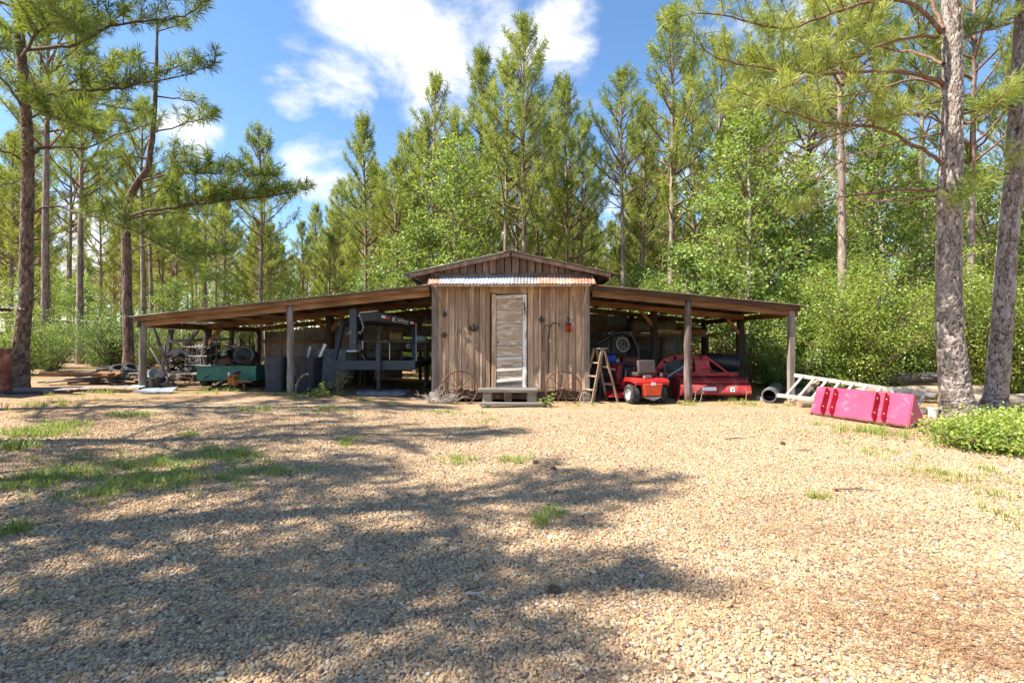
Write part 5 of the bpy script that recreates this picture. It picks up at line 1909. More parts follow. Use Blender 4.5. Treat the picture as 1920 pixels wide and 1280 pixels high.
MB().tube([(-.36, -.52, 1.62), (-.46, -.56, 1.57)], .010, 6).build('pin_handle', MATS['aluminium'], tr_)
MB().tube([(-.15, -.42, 1.10), (-.15, -.10, .93)], .006, 5).build('breakaway_cable', MATS['rope_pale'], tr_)
# landing jack
MB().box(.10, .21, -.12, -.012, .70, 1.36).build('jack_tube', MATS['grey_steel'], tr_, bevel=0.006)
MB().box(.115, .195, -.107, -.027, g0 + .02, .70).build('jack_leg', MATS['iron_dark'], tr_)
MB().box(.02, .29, -.17, .03, g0 + .0, g0 + .022).build('jack_foot', MATS['iron_dark'], tr_)
MB().tube([(.42, -.05, 1.36), (.42, -.05, .95)], .011, 6).build('crank_rod', MATS['rope_pale'], tr_)
for wy in (2.6, 3.35):
    for wx in (-1.12, 1.14):
        w = thing('wheel', '', '')
        del w['label'], w['category']
        w.parent = tr_
        w.location = (wx, wy, g0 + .36)
        MB(R(90, 'Y') @ T(0, 0, -.10)).lathe([(.20, 0), (.33, 0), (.36, .04), (.36, .16), (.33, .20), (.20, .20)], 24, True).build('tyre', MATS['tyre'], w, smooth=True)
        MB(R(90, 'Y') @ T(0, 0, -.08)).lathe([(0, 0.02), (.20, 0.0), (.205, .16), (0, .14)], 20).build('rim', MATS['grey_steel'], w)
ml = MB()
ml.tube([(.95, .12, 1.00), (1.0, -.02, 1.02), (.80, .02, 1.03), (.62, .05, .95)], .022, 6)
ml.build('wiring_loom', MATS['plastic_black'], tr_)

# workbench with things on it behind the trailer nose
wb = thing('workbench_shelf', 'long wooden shelf behind the trailer neck carrying a reel and boxes', 'shelf', (-3.35, 13.9, G(-3.3, 13.9)))
MB().box(-1.0, 1.0, -.25, .25, 1.28, 1.33).build('shelf_board', MATS['grey_plank'], wb)
for sx in (-.95, .90):
    for sy in (-.2, .2):
        MB().bar((sx, sy, 0), (sx, sy, 1.28), .06, .06).build('leg', MATS['old_timber'], wb)
zb = G(-3.3, 13.9) + 1.33
rl = thing('cable_reel', 'tan paper reel lying on the shelf behind the trailer neck', 'reel', (-3.30, 13.8, zb))
MB(T(-.17, 0, .12) @ R(90, 'Y')).lathe([(0, 0), (.118, 0), (.118, .34), (0, .34)], 18).build('roll', MATS['cardboard'], rl, smooth=False)
MB(T(-.175, 0, .12) @ R(90, 'Y')).lathe([(.035, 0), (.05, 0), (.05, .352), (.035, .352)], 12, True).build('core', MATS['old_timber'], rl)
bxo = thing('plastic_box', 'light blue plastic box on the end of the shelf near the shed wall', 'box', (-2.62, 13.8, zb))
MB().hexa([(-.15, -.12, 0), (.15, -.12, 0), (.15, .12, 0), (-.15, .12, 0), (-.11, -.10, .13), (.11, -.10, .13), (.11, .10, .13), (-.11, .10, .13)]).build('body', MATS['light_blue'], bxo, bevel=0.01)
MB().bar((-.06, 0, .13), (-.04, 0, .32), .10, .10).build('pot', MATS['old_timber'], bxo)
can = thing('tin_can', 'dull grey tin on the shelf behind the coupler tube', 'can', (-3.78, 13.85, zb))
MB().lathe([(0, 0), (.075, 0), (.078, .21), (.07, .215), (0, .20)], 16).build('body', MATS['galvanised_old'], can, smooth=False)
MB().tube([(.07 * math.cos(a), 0, .20 + .09 * math.sin(a)) for a in np.linspace(0, 3.14, 9)], .004, 5).build('handle', MATS['iron_dark'], can)
wr = thing('brass_ring', 'small pale round fitting hanging under the shelf behind the trailer', 'fitting', (-2.92, 13.62, zb - .16))
ring(MB(R(90, 'X')), .052, .018, 18, 7).build('ring', MATS['white_plastic'], wr, smooth=True)
MB().tube([(0, 0, .05), (.0, .04, .12)], .005, 5).build('cord', MATS['iron_dark'], wr)

# padded mat under the jack
pad = thing('rolled_tarp', 'crumpled grey folded tarp lying under the trailer jack', 'tarp', (-3.2, 11.95, G(-3.2, 11.9)))
rng = np.random.default_rng(31)
nx_, ny_ = 34, 16
gx_, gy_ = np.meshgrid(np.linspace(-.62, .62, nx_), np.linspace(-.26, .42, ny_))
ed = np.minimum(np.minimum(gx_ + .62, .62 - gx_), np.minimum(gy_ + .26, .42 - gy_))
zz_ = .085 * np.clip(ed / .05, 0, 1) ** .5 + .012 * np.sin(gx_ * 17 + gy_ * 9) + .010 * np.sin(gy_ * 31 + gx_ * 5) + rng.normal(0, .003, gx_.shape)
gx_ = gx_ + .02 * np.sin(gy_ * 20)
ii = np.arange(nx_ * ny_).reshape(ny_, nx_)
obj('cloth', fast_mesh('cloth', np.stack([gx_.ravel(), gy_.ravel(), np.maximum(zz_, -.02).ravel()], 1), np.stack([ii[:-1, :-1].ravel(), ii[:-1, 1:].ravel(), ii[1:, 1:].ravel(), ii[1:, :-1].ravel()], 1), MATS['tarp_grey'], True), pad)


# wheeled rubbish bins
def bin_(x, y, w, h, mat, label, rz):
    root = thing('rubbish_bin', label, 'bin', (x, y, G(x, y)), rz)
    b = MB()
    t, d = w * .44, w * .44
    B0, B1 = t * .86, t
    prof = []
    for (s, z) in ((B0, 0), (B0 + (B1 - B0) * .5, h * .5), (B1, h * .95), (B1 + .022, h * .95), (B1 + .022, h), (B1 - .012, h), (B1 - .03, h * .9), (B0 - .02, .03)):
        prof.append((s, z))
    vs, fs = [], []
    n = 24
    for s, z in prof:
        for k in range(n):
            a = 2 * math.pi * (k + .5) / n
            ca, sa = math.cos(a), math.sin(a)
            p = 5.0                     # rounded square
            q = (abs(ca) ** p + abs(sa) ** p) ** (-1 / p)
            vs.append((s * ca * q, s * sa * q, z))
    for i in range(len(prof) - 1):
        for k in range(n):
            l = (k + 1) % n
            fs.append((i * n + k, i * n + l, (i + 1) * n + l, (i + 1) * n + k))
    fs.append(tuple(range(n - 1, -1, -1)))
    fs.append(tuple((len(prof) - 1) * n + k for k in range(n)))
    b.add(vs, fs)
    smooth_by_angle(b.build('body', MATS[mat], root), 50)
    # raised U moulding on the front
    u = [(-.42, .80), (-.20, .80), (-.20, .34), (-.14, .28), (.14, .28), (.20, .34), (.20, .80), (.42, .80)]
    pts = []
    for (ux_, uz_) in u:
        s = B0 + (B1 - B0) * uz_
        pts.append((ux_ * w * .9, -s - .002, uz_ * h))
    MB().tube(pts, .010, 6).build('moulding', MATS[mat], root)
    for sx in (-1, 1):
        MB(T(sx * B0 * .8, B0 * .9, .08) @ R(90, 'Y') @ T(0, 0, -.02)).lathe([(0, 0), (.085, 0), (.085, .04), (0, .04)], 14).build('wheel', MATS['plastic_black'], root)
    MB().tube([(-.12, B1 + .02, h * .93), (-.12, B1 + .06, h * .96), (.12, B1 + .06, h * .96), (.12, B1 + .02, h * .93)], .012, 6).build('handle', MATS[mat], root)
    return root


bin_(-5.74, 11.80, .54, .84, 'bin_grey', 'dark blue-grey square rubbish bin beside the green cart', 0.05)
bin_(-4.92, 11.72, .60, .86, 'bin_black', 'black square rubbish bin with white pipes sticking out of it', -0.22)
for i, (dx, dy, ln, tx, r, mt, lb) in enumerate(((-.10, .02, .55, .10, .030, 'grey_plastic', 'shorter grey plastic pipe standing in the black bin'), (.10, .04, .62, .26, .032, 'white_plastic', 'longer pale plastic pipe slanting out of the black bin'))):
    z0 = G(-4.92, 11.72)
    t = thing('plastic_pipe', lb, 'pipe', (-4.92 + dx, 11.72 + dy, z0 + .55))
    a, b = Vector((0, 0, 0)), Vector((tx, .05, ln))
    q = b.normalized()
    MB().tube([a, b], r, 12, caps=False).tube([a, b], r * .86, 12, caps=False).build('barrel', MATS[mt], t, smooth=True)
    MB().tube([b - q * .09, b + q * .006], r * 1.18, 12, caps=False).build('collar', MATS[mt], t, smooth=True)
sh = thing('grey_board', 'dull blue-grey sheet leaning against the back tin behind the black bin', 'board', (-5.0, 13.0, G(-5, 13)))
MB().hexa([(-.45, 0, .0), (.45, .0, .0), (.45, .03, .0), (-.45, .03, .0), (-.45, .30, 1.05), (.45, .30, 1.0), (.45, .33, 1.0), (-.45, .33, 1.05)]).build('panel', MATS['tarp_grey'], sh)
MB().hexa([(-.44, -.022, .02), (-.38, -.022, .02), (-.38, -.002, .02), (-.44, -.002, .02), (-.44, .275, 1.03), (-.38, .275, 1.03), (-.38, .297, 1.03), (-.44, .297, 1.03)]).build('batten', MATS['old_timber'], sh)

# green cart and what it carries
gc = thing('green_cart', 'low green steel cart bed parked in the long lean-to beside the grey bin', 'cart', (-7.05, 12.5, G(-7.05, 12.5)))
w0, w1, d0 = .70, .73, .55
b = MB()
for (x0, x1, y0, y1) in ((-w1, w1, -.57, -.54), (-w1, w1, .54, .57), (-w1, -w1 + .03, -.538, .538), (w1 - .03, w1, -.538, .538)):
    b.box(x0, x1, y0, y1, .20, .54)
b.build('side_panel', MATS['green_paint'], gc)
MB().box(-w1 - .03, w1 + .03, -.60, -.572, .515, .56).build('rim', MATS['green_paint'], gc, bevel=.006)
MB().box(-w1 + .03, w1 - .03, -.538, .538, .20, .235).build('floor_pan', MATS['green_paint'], gc)
MB().bar((-.8, 0, .17), (.8, 0, .17), .05, .05).build('axle', MATS['iron_dark'], gc)
for sx in (-.84, .84):
    MB(T(sx, 0, .20) @ R(90, 'Y') @ T(0, 0, -.06)).lathe([(0, 0), (.20, 0), (.22, .03), (.22, .09), (.20, .12), (0, .12)], 20).build('wheel', MATS['tyre'], gc, smooth=True)
MB().bar((.0, -.55, .19), (.0, -1.2, .05), .05, .05).build('drawbar', MATS['iron_dark'], gc)


def scrap_heap(loc, label, seed, n, ext, mats, name='scrap_heap'):
    rr = random.Random(seed)
    root = thing(name, label, 'scrap', loc)
    for k in range(n):
        x, y = rr.uniform(-1, 1) * ext[0], rr.uniform(-1, 1) * ext[1]
        z = rr.uniform(.1, 1) * ext[2] * max(.15, 1 - (x / ext[0]) ** 2)
        M = T(x, y, z) @ R(rr.uniform(0, 360), 'Z') @ R(rr.uniform(-35, 35), 'Y') @ R(rr.uniform(-30, 30), 'X')
        mt = MATS[rr.choice(mats)]
        c = rr.random()
        if c < .4:
            MB(M).tube([(-rr.uniform(.2, .5), 0, 0), (0, rr.uniform(-.05, .05), .02), (rr.uniform(.2, .5), 0, 0)], rr.uniform(.012, .035), 7).build('bent_bar', mt, root)
        elif c < .75:
            w = rr.uniform(.15, .4)
            MB(M).wavy((-w, -.12, 0), (2 * w, 0, .04), (0, .28, 0), (0, 0, 1), pitch=.09, amp=.012).build('tin_scrap', mt, root)
        else:
            MB(M).lathe([(0, 0), (.13, 0), (.15, .03), (.15, .16), (.12, .19), (0, .18)], 14).build('drum_scrap', mt, root)
    return root


scrap_heap((-7.0, 12.5, G(-7, 12.5) + .22), 'rusty bits of iron heaped in the green cart', 4, 26, (.62, .45, .38), ['rust', 'iron_dark', 'rust_orange', 'rust'])
scrap_heap((-8.8, 13.9, G(-9.4, 14.0) - .05), 'dark heap of old machine scrap behind the wire panel', 9, 130, (1.2, .6, 1.2), ['iron_dark', 'black_steel', 'iron_dark', 'old_timber'])
# an old dark barrel lying on the heap
db = thing('steel_drum', 'dark steel drum tipped on its side behind the green cart', 'drum', (-7.45, 13.55, G(-7.4, 13.5) + .72))
MB(R(80, 'X') @ R(20, 'Y')).lathe([(0, -.4), (.27, -.4), (.285, -.38), (.27, -.36), (.27, -.12), (.285, -.10), (.27, -.08), (.27, .2), (.285, .22), (.27, .24), (.27, .4), (0, .4)], 24).build('shell', MATS['black_steel'], db, smooth=False)
MB(R(80, 'X') @ R(20, 'Y')).lathe([(.20, .401), (.24, .401), (.24, .412), (.20, .412)], 20, True).build('rim', MATS['galvanised_old'], db)
MB().box(-.4, .4, -.3, .3, -.75, -.27).build('crate_stand', MATS['old_timber'], db)
# fence stakes standing behind the cart
for i, (px, y0, y1, Y) in enumerate(((452, 636, 690, 14.6), (459, 640, 690, 14.3), (466, 626, 688, 14.8), (474, 622, 690, 15.0), (405, 620, 665, 14.4), (414, 622, 668, 14.6))):
    a = P(px, y0, Y)
    root = thing('steel_stake', 'thin rusty steel stake standing upright behind the green cart, %s' % ('first from the grey bin', 'second from the grey bin', 'third from the grey bin', 'fourth, the tallest', 'left one beside the dark post', 'right one beside the dark post')[(3, 2, 1, 0, 4, 5)[i]], 'stake', (a.x, Y, G(a.x, Y)))
    MB().tube([(0, 0, -.05), (.03 * (-1) ** i, 0, a.z - G(a.x, Y))], .014, 6).build('shaft', MATS['rust'], root)
    MB().box(-.03 + .02 * (-1) ** i, .03 + .02 * (-1) ** i, -.006, .006, .25, .36).build('spade', MATS['rust'], root)

# timber rack
rk = thing('timber_rack', 'dark timber frame rack standing open at the far end of the long lean-to', 'rack', (-9.55, 14.5, G(-9.5, 14.5)))
gz = G(-9.5, 14.5)


def RK(px, py):
    p = P(px, py, 14.5)
    return (p.x + 9.55, 0.0, p.z - gz)


for (a, b_, w, h, dy) in (((306, 614), (432, 613), .12, .11, 0), ((312, 640), (432, 635), .08, .10, .07), ((316, 612), (304, 690), .10, .12, .14), ((430, 612), (426, 700), .09, .10, .14), ((380, 616), (375, 690), .07, .09, .20), ((374, 618), (344, 660), .07, .08, -.09),
                       ((303, 664), (350, 662), .07, .09, .07), ((295, 614), (322, 690), .05, .06, -.16)):
    p, q = RK(*a), RK(*b_)
    MB().bar((p[0], dy, p[2]), (q[0], dy, max(q[2], 0.0)), w, h, (0, 1, 0)).build('timber', MATS['old_timber'], rk)
for xx in (-.75, .85):
    MB().bar((xx, .14, .75), (xx, .14, -.02), .10, .10).build('leg', MATS['old_timber'], rk)
    MB().bar((xx, .14, .30), (xx, .9, .30), .08, .08).build('rail', MATS['old_timber'], rk)
    MB().bar((xx, .92, 1.2), (xx, .92, -.02), .10, .10).build('leg', MATS['old_timber'], rk)

# wire cage panel leaning before the heap
wp = thing('wire_panel', 'bent wire livestock panel leaning in front of the dark scrap heap', 'wire panel', (-8.0, 12.6, G(-8.0, 12.6)), math.radians(-6))
W_, H_ = 1.15, 1.0
rr = random.Random(12)
for k in range(9):
    x = -W_ / 2 + k * W_ / 8
    MB().tube([(x, 0, .02), (x - .07, .10, H_ * .5), (x - .16, .28 + .04 * math.sin(k), H_)], .009, 5).build('upright_wire', MATS['iron_dark' if k % 3 else 'galvanised_old'], wp)
for k in range(5):
    t = k / 4
    z = .06 + t * (H_ - .08)
    MB().tube([(-W_ / 2 - .16 * t, .012 + .27 * t * t, z), (-.1 * t, .02 + .26 * t * t, z + .03 * math.sin(k * 2)), (W_ / 2 - .16 * t, .012 + .27 * t * t, z + .12 * (k > 2))], .010, 5).build('cross_wire', MATS['galvanised_old'], wp)
lw = thing('fallen_pole', 'thin pale pole propped level across the foot of the wire panel', 'pole', (-7.9, 12.3, G(-7.9, 12.3)))
MB().tube([(-1.0, 0, .26), (-.3, .01, .31), (.3, .0, .33), (.85, 0, .40)], [.016, .018, .016, .012], 7).build('shaft', MATS['dry_twig'], lw)
MB().bar((-.95, .02, .25), (-.95, .02, -.02), .03, .03).build('prop', MATS['old_timber'], lw)
MB().bar((.80, .02, .385), (.80, .02, -.02), .03, .03).build('prop', MATS['old_timber'], lw)
for i, (a, b_, Y) in enumerate((((281, 652), (322, 735), 12.2), ((300, 650), (326, 725), 12.5), ((310, 640), (300, 720), 12.9))):
    p, q = P(*a, Y), P(*b_, Y)
    q.z = max(q.z, G(q.x, Y))
    root = thing('propped_stick', ('long pale stick slanting inwards from the corner post', 'short stick slanting beside the long pale stick', 'dark stick standing behind the slanting sticks')[i], 'stick', tuple(q))
    MB().tube([(0, 0, -.03), tuple((p - q) * .5 + Vector((.02, 0, 0))), tuple(p - q)], [.03, .026, .018], 7).build('shaft', MATS['old_timber'], root, smooth=True)
    MB().tube([tuple((p - q) * .6), tuple((p - q) * .72 + Vector((.09, 0, .02)))], [.012, .007], 6).build('fork', MATS['old_timber'], root)

# rusty stand like an old machine seat on tube legs
so = thing('rusty_seat_stand', 'orange rusty machine seat on splayed tube legs before the green cart', 'stand', (-6.55, 11.55, G(-6.5, 11.5)))
MB(T(-.12, 0, .30) @ R(-18, 'Y')).lathe([(0, 0), (.12, .01), (.17, .05), (.16, .06), (.11, .03), (0, .02)], 16).build('seat_pan', MATS['rust_orange'], so, smooth=True)
MB().hexa([(-.22, -.07, .16), (-.02, -.07, .12), (-.02, .07, .12), (-.22, .07, .16), (-.18, -.09, .34), (-.04, -.09, .33), (-.04, .09, .33), (-.18, .09, .34)]).build('gearbox', MATS['rust_orange'], so, bevel=.02)
MB().bar((-.06, 0, .24), (.32, .02, .22), .07, .03).build('arm', MATS['rust_orange'], so)
for (x0, x1, sy) in ((-.06, -.20, -.10), (.04, -.06, -.11), (.08, .22, -.10), (.06, .16, .14), (-.08, -.16, .14)):
    MB().tube([(x0, 0, .22), ((x0 * .5 + x1 * .5), sy * .4, .16), (x1, sy, 0)], .013, 7).build('leg', MATS['rust_orange'], so, smooth=True)
MB(T(-.20, -.02, .36)).lathe([(0, 0), (.028, .0), (.028, .06), (.016, .08), (.016, .10), (0, .10)], 10).build('glass_jar', MATS['white_plastic'], so)

# tin things by the corner post
for i, (px, py, Y, r, tilt, lb) in enumerate(((286, 700, 11.25, .125, 75, 'shiny tin pail lying mouth out beside the corner post'), (303, 712, 11.35, .11, 60, 'second tin pail tipped lower beside the first'))):
    p = P(px, py, Y)
    root = thing('tin_pail', lb, 'pail', (p.x, Y, G(p.x, Y)))
    M = T(0, 0, p.z - G(p.x, Y)) @ R(tilt, 'X') @ R(-20 + 30 * i, 'Y')
    MB(M).lathe([(0, -.2), (r * .72, -.2), (r, .0), (r * 1.08, .01), (r * 1.08, .022), (r * .93, .012), (r * .66, -.185), (0, -.185)], 22).build('body', MATS['galvanised'], root, smooth=False)
    MB().bar((0, .12, 0), (0, .12, max(.05, p.z - G(p.x, Y) - r * .6)), .22, .2).build('block_under', MATS['old_timber'], root)
for i, (x, y, w, d, rz, lb) in enumerate(((-7.75, 10.75, .44, .28, .1, 'bent shiny tin sheet on the ground by the corner post, nearer the panel'), (-8.15, 10.80, .42, .25, -.15, 'bent shiny tin sheet on the ground by the corner post, outer one'), (-7.95, 10.62, .4, .10, .05, 'narrow tin offcut lying in front of the bent sheets'))):
    root = thing('tin_offcut', lb, 'scrap', (x, y, G(x, y) + .012), rz)
    b = MB()
    hgt = (.10, .07, .02)[i]
    b.hexa([(-w / 2, -d / 2, 0), (w / 2, -d / 2, 0), (w / 2, d / 2, hgt), (-w / 2, d / 2, hgt * .7), (-w / 2, -d / 2, .006), (w / 2, -d / 2, .006), (w / 2, d / 2, hgt + .006), (-w / 2, d / 2, hgt * .7 + .006)])
    b.build('sheet', MATS['scrap_tin'], root)
    MB().hexa([(-w / 2, -d / 2 - .03, 0), (w / 2, -d / 2 - .03, 0), (w / 2, -d / 2 - .002, .0), (-w / 2, -d / 2 - .002, .0), (-w / 2, -d / 2 - .03, .035), (w / 2, -d / 2 - .03, .03), (w / 2, -d / 2 - .002, .035), (-w / 2, -d / 2 - .002, .035)]).build('folded_lip', MATS['scrap_tin'], root)


def tyre(x, y, z, M, label, r=.31, w=.2, name='old_tyre'):
    root = thing(name, label, 'tyre', (x, y, z))
    MB(M @ T(0, 0, -w / 2)).lathe([(r * .58, .01), (r * .9, 0), (r, w * .2), (r, w * .8), (r * .9, w), (r * .58, w - .01)], 28, True).build('casing', MATS['tyre'], root, smooth=True)
    tb = MB(M @ T(0, 0, -w / 2))
    for k in range(24):
        a = k * 2 * math.pi / 24
        tb.M = M @ R(math.degrees(a), 'Z') @ T(r, 0, -w / 2 + w * .5)
        tb.box(-.006, .010, -.022, .022, -w * .32, w * .32)
    o = tb.build('tread', MATS['tyre'], root)
    o['kind'] = 'stuff'
    return root


for i, (px, py, Y, a, lb) in enumerate(((200, 696, 12.6, 20, 'dark tyre on the lumber heap, furthest from the corner post'), (224, 696, 12.4, 70, 'dark tyre in the middle of three on the lumber heap'), (246, 695, 12.2, 30, 'dark grey tyre on the lumber heap nearest the corner post'))):
    p = P(px, py, Y)
    tyre(p.x, Y, p.z, R(a * .3, 'X') @ R(15 * i, 'Y'), lb, .20, .24)

# lumber heap and loose sheets on the left
lh = thing('lumber_heap', 'heap of broken planks and slabs under the tyres left of the corner post', 'lumber', (-9.9, 12.3, G(-9.9, 12.3)))
rr = random.Random(5)
for k in range(46):
    L_ = rr.uniform(.5, 1.7)
    M = T(rr.uniform(-1.0, 1.3), rr.uniform(-.55, .5), rr.uniform(.02, .30)) @ R(rr.uniform(-40, 40), 'Z') @ R(rr.uniform(-8, 8), 'Y') @ R(rr.uniform(-20, 20), 'X')
    MB(M).box(-L_ / 2, L_ / 2, -rr.uniform(.04, .09), rr.uniform(.04, .09), -.014, .014 + rr.uniform(0, .03)).build('plank', MATS[rr.choice(['old_timber', 'grey_plank', 'beam_dark', 'beam', 'log_wood'])], lh)
for i, (x, y, L_, w, rz, mt, lb, thk) in enumerate(((-9.7, 10.6, 2.4, .28, .10, 'galvanised_old', 'long tin roofing strip lying on the ground nearer the lumber heap', .02), (-10.2, 10.0, 2.2, .20, .16, 'galvanised_old', 'long tin strip lying flat between the rusty drum and lumber heap', .02),
                                               (-10.0, 9.7, 2.0, .07, .20, 'black_steel', 'thin dark pipe lying on the ground in front of the tin strips', .04), (-9.0, 11.0, 1.2, .25, .05, 'scrap_tin', 'short shiny tin piece on the ground beside the lumber heap', .015))):
    root = thing('tin_strip' if i != 2 else 'steel_pipe', lb, 'scrap' if i != 2 else 'pipe', (x, y, G(x, y) + .03), rz)
    if i == 2:
        MB().tube([(-L_ / 2, 0, .02), (L_ / 2, 0, .03)], .03, 10).build('barrel', MATS[mt], root, smooth=True)
        MB().tube([(L_ / 2 - .06, 0, .03), (L_ / 2 + .02, 0, .03)], .04, 10).build('coupling', MATS['iron_dark'], root, smooth=True)
    else:
        MB(R(6, 'X')).wavy((-L_ / 2, -w / 2, .02), (L_, 0, .03), (0, w, 0), (0, 0, 1), pitch=.08, amp=.012).build('sheet', MATS[mt], root, smooth=True)
        MB().box(-L_ / 2 + .2, -L_ / 2 + .28, -w / 2, w / 2, -.05, -.002).build('bearer', MATS['old_timber'], root)

# rusty drum cut by the frame's left edge
rd = thing('rusty_drum', 'rust-streaked steel drum standing at the left edge of the frame', 'drum', (-10.45, 9.72, G(-10.4, 9.7) + .03))
R0 = .285
MB().lathe([(0, 0), (R0, 0), (R0 + .012, .015), (R0, .03), (R0, .28), (R0 + .012, .30), (R0, .32), (R0, .58), (R0 + .012, .60), (R0, .62), (R0, .86), (R0 + .014, .875), (R0 + .010, .89), (R0 - .012, .885), (R0 - .02, .86), (0, .855)], 32).build('shell', MATS['barrel_rust'], rd, smooth=False)
MB(T(.12, 0, .856)).lathe([(0, 0), (.035, 0), (.035, .014), (0, .014)], 12).build('bung', MATS['rust'], rd)
bd = thing('loose_board', 'pale weathered board lying under the edge of the rusty drum', 'board', (-10.2, 9.35, G(-10.2, 9.35)), .1)
MB().box(-.6, .28, -.09, .09, .0, .05).build('plank', MATS['grey_plank'], bd, bevel=.005)
MB().box(-.5, -.42, -.12, .12, -.04, -.002).build('cleat', MATS['old_timber'], bd)
# corner of a neighbouring tin canopy
cp = thing('tin_canopy', 'corner of a flat tin canopy jutting in at the left edge of the frame', 'canopy', (-11.2, 9.8, G(-11.2, 9.8)))
cz = 2.07 - G(-11.2, 9.8)
MB().wavy((-2.2, -.9, cz + .10), (2.62, 0, -.05), (0, 1.8, 0), (0, 0, 1), pitch=.09, amp=.010).build('roof_sheet', MATS['galvanised'], cp, smooth=True)
MB().bar((-2.1, -.3, cz + .06), (.30, -.3, cz + .008), .05, .06).build('beam', MATS['beam_dark'], cp)
for (xx, yy) in ((-2.0, -.3), (-2.0, .7)):
    MB().bar((xx, yy, -.05), (xx, yy, cz + .05), .09, .09).build('post', MATS['post_grey'], cp)
MB().bar((-2.1, .7, cz + .06), (.3, .7, cz + .012), .05, .06).build('beam', MATS['beam_dark'], cp)

# chain-link fence at the wood's edge
fe = thing('wire_fence', 'rusted chain-link fence with a top rail along the edge of the wood', 'fence', (-14.0, 17.6, 0))
for k in range(5):
    x = -21.0 + k * 3.0
    z = G(x, 17.6)
    MB().tube([(x + 14, 0, z - .05), (x + 14, 0, z + 1.74)], .032, 8).build('post', MATS['galvanised_old'], fe, smooth=True)
MB().tube([(-8, 0, G(-22, 17.6) + 1.70), (-1, 0, G(-15, 17.6) + 1.70), (5.2, 0, G(-9, 17.6) + 1.72)], .022, 8).build('top_rail', MATS['galvanised_old'], fe, smooth=True)
lines = []
x = -8.0
while x < 5.0:
    z0 = G(x - 14, 17.6)
    for s in (-1, 1):
        a, b_ = np.array([x, .01 * s, z0]), np.array([x + s * 1.68, .01 * s, z0 + 1.68])
        if b_[0] > 5.1 or b_[0] < -8.1:
            continue
        lines.append((np.stack([a, (a + b_) / 2, b_]), np.array([.0022, .0022, .0022])))
    x += .10
V, Fq = tubes(lines, 3)
o = obj('wire_mesh', fast_mesh('wire_mesh', V, Fq, MATS['galvanised_old']), fe)
o['kind'] = 'stuff'

# ------------------------------------------------------------------ right bay
sl = thing('stepladder', 'old wooden A-frame stepladder standing beside the shed wall', 'stepladder', (2.00, 11.15, 0), math.radians(-62))
hh = 1.22
for s in (-1, 1):
    MB().bar((s * .22, -.36, 0), (s * .15, -.02, hh), .07, .028, (1, 0, 0)).build('front_rail', MATS['ladder_wood'], sl, bevel=.004)
    MB().bar((s * .20, .40, 0), (s * .14, .05, hh - .03), .05, .026, (1, 0, 0)).build('rear_rail', MATS['ladder_wood'], sl, bevel=.004)
MB().box(-.20, .20, -.12, .10, hh + .004, hh + .032).build('top_step', MATS['grey_plank'], sl, bevel=.004)
for k in range(1, 4):
    t = k / 4
    y, z, w = -.36 + .34 * t, hh * t, .21 - .065 * t
    MB().box(-w, w, y - .05, y + .07, z - .012, z + .012).build('tread', MATS['ladder_wood'], sl)
for k in (1, 2):
    t = k / 3
    MB().bar((-.19 + .05 * t, .40 - .35 * t, hh * t), (.19 - .05 * t, .40 - .35 * t, hh * t), .03, .05).build('rear_stretcher', MATS['ladder_wood'], sl)

# ride-on mower, rear towards the yard
mw = thing('ride_on_mower', 'red ride-on lawn mower parked rear end out beside the stepladder', 'mower', (3.03, 10.98, 0), math.radians(14))


def mower_wheel(x, y, r, w, rim_r):
    o = thing('wheel', '', '')
    del o['label'], o['category']
    o.parent = mw
    o.location = (x, y, r)
    MB(R(90, 'Y') @ T(0, 0, -w / 2)).lathe([(rim_r, .02), (r * .82, 0), (r * .96, w * .10), (r, w * .25), (r, w * .75), (r * .96, w * .9), (r * .82, w), (rim_r, w - .02)], 28, True).build('tyre', MATS['tyre'], o, smooth=True)
    tb = MB()
    for k in range(22):
        for s in (-1, 1):
            tb.M = R((k + .5 * (s > 0)) * 360 / 22, 'X') @ T(s * w * .19, 0, r) @ R(s * 28, 'Z')
            tb.box(-w * .17, w * .17, -.011, .011, -.006, .010)
    q = tb.build('tread', MATS['tyre'], o)
    q['kind'] = 'stuff'
    MB(R(90, 'Y')).lathe([(0, -w * .30), (rim_r * .4, -w * .30), (rim_r * .5, -w * .22), (rim_r * .92, -w * .2), (rim_r * 1.04, -w * .46), (rim_r * 1.04, w * .46), (rim_r * .92, w * .2), (rim_r * .5, w * .22), (rim_r * .4, w * .30), (0, w * .30)], 22).build('rim', MATS['rim_white'], o, smooth=False)


for s in (-1, 1):
    mower_wheel(s * .335, 0, .215, .225, .115)
    mower_wheel(s * .36, 1.22, .165, .15, .085)
MB().box(-.16, .16, -.12, 1.45, .20, .30).build('chassis', MATS['black_steel'], mw)
fd = MB()        # fender pan: a wide shell sweeping over both rear wheels
prof = [(-.30, .44), (-.33, .50), (-.29, .555), (-.10, .575), (.22, .575), (.34, .52), (.42, .36), (.40, .35), (.31, .50), (.20, .545), (-.10, .545), (-.27, .52), (-.285, .45)]
fd.prism(prof, -.41, .41)
smooth_by_angle(fd.build('fender_pan', MATS['red_paint'], mw, bevel=.012), 35)
for s in (-1, 1):
    MB().prism([(-.28, .40), (-.30, .50), (-.10, .543), (.20, .543), (.33, .46), (.30, .44), (.16, .50), (-.10, .50), (-.25, .47)], s * .41 - .004 * s, s * .385).build('fender_skirt', MATS['red_paint'], mw)
MB().hexa([(-.20, -.33, .20), (.20, -.33, .20), (.20, -.20, .20), (-.20, -.20, .20), (-.235, -.345, .47), (.235, -.345, .47), (.235, -.22, .47), (-.235, -.22, .47)]).build('rear_panel', MATS['orange_red'], mw, bevel=.015)
MB().box(-.055, .055, -.352, -.347, .435, .50).build('sticker', MATS['sticker_white'], mw)
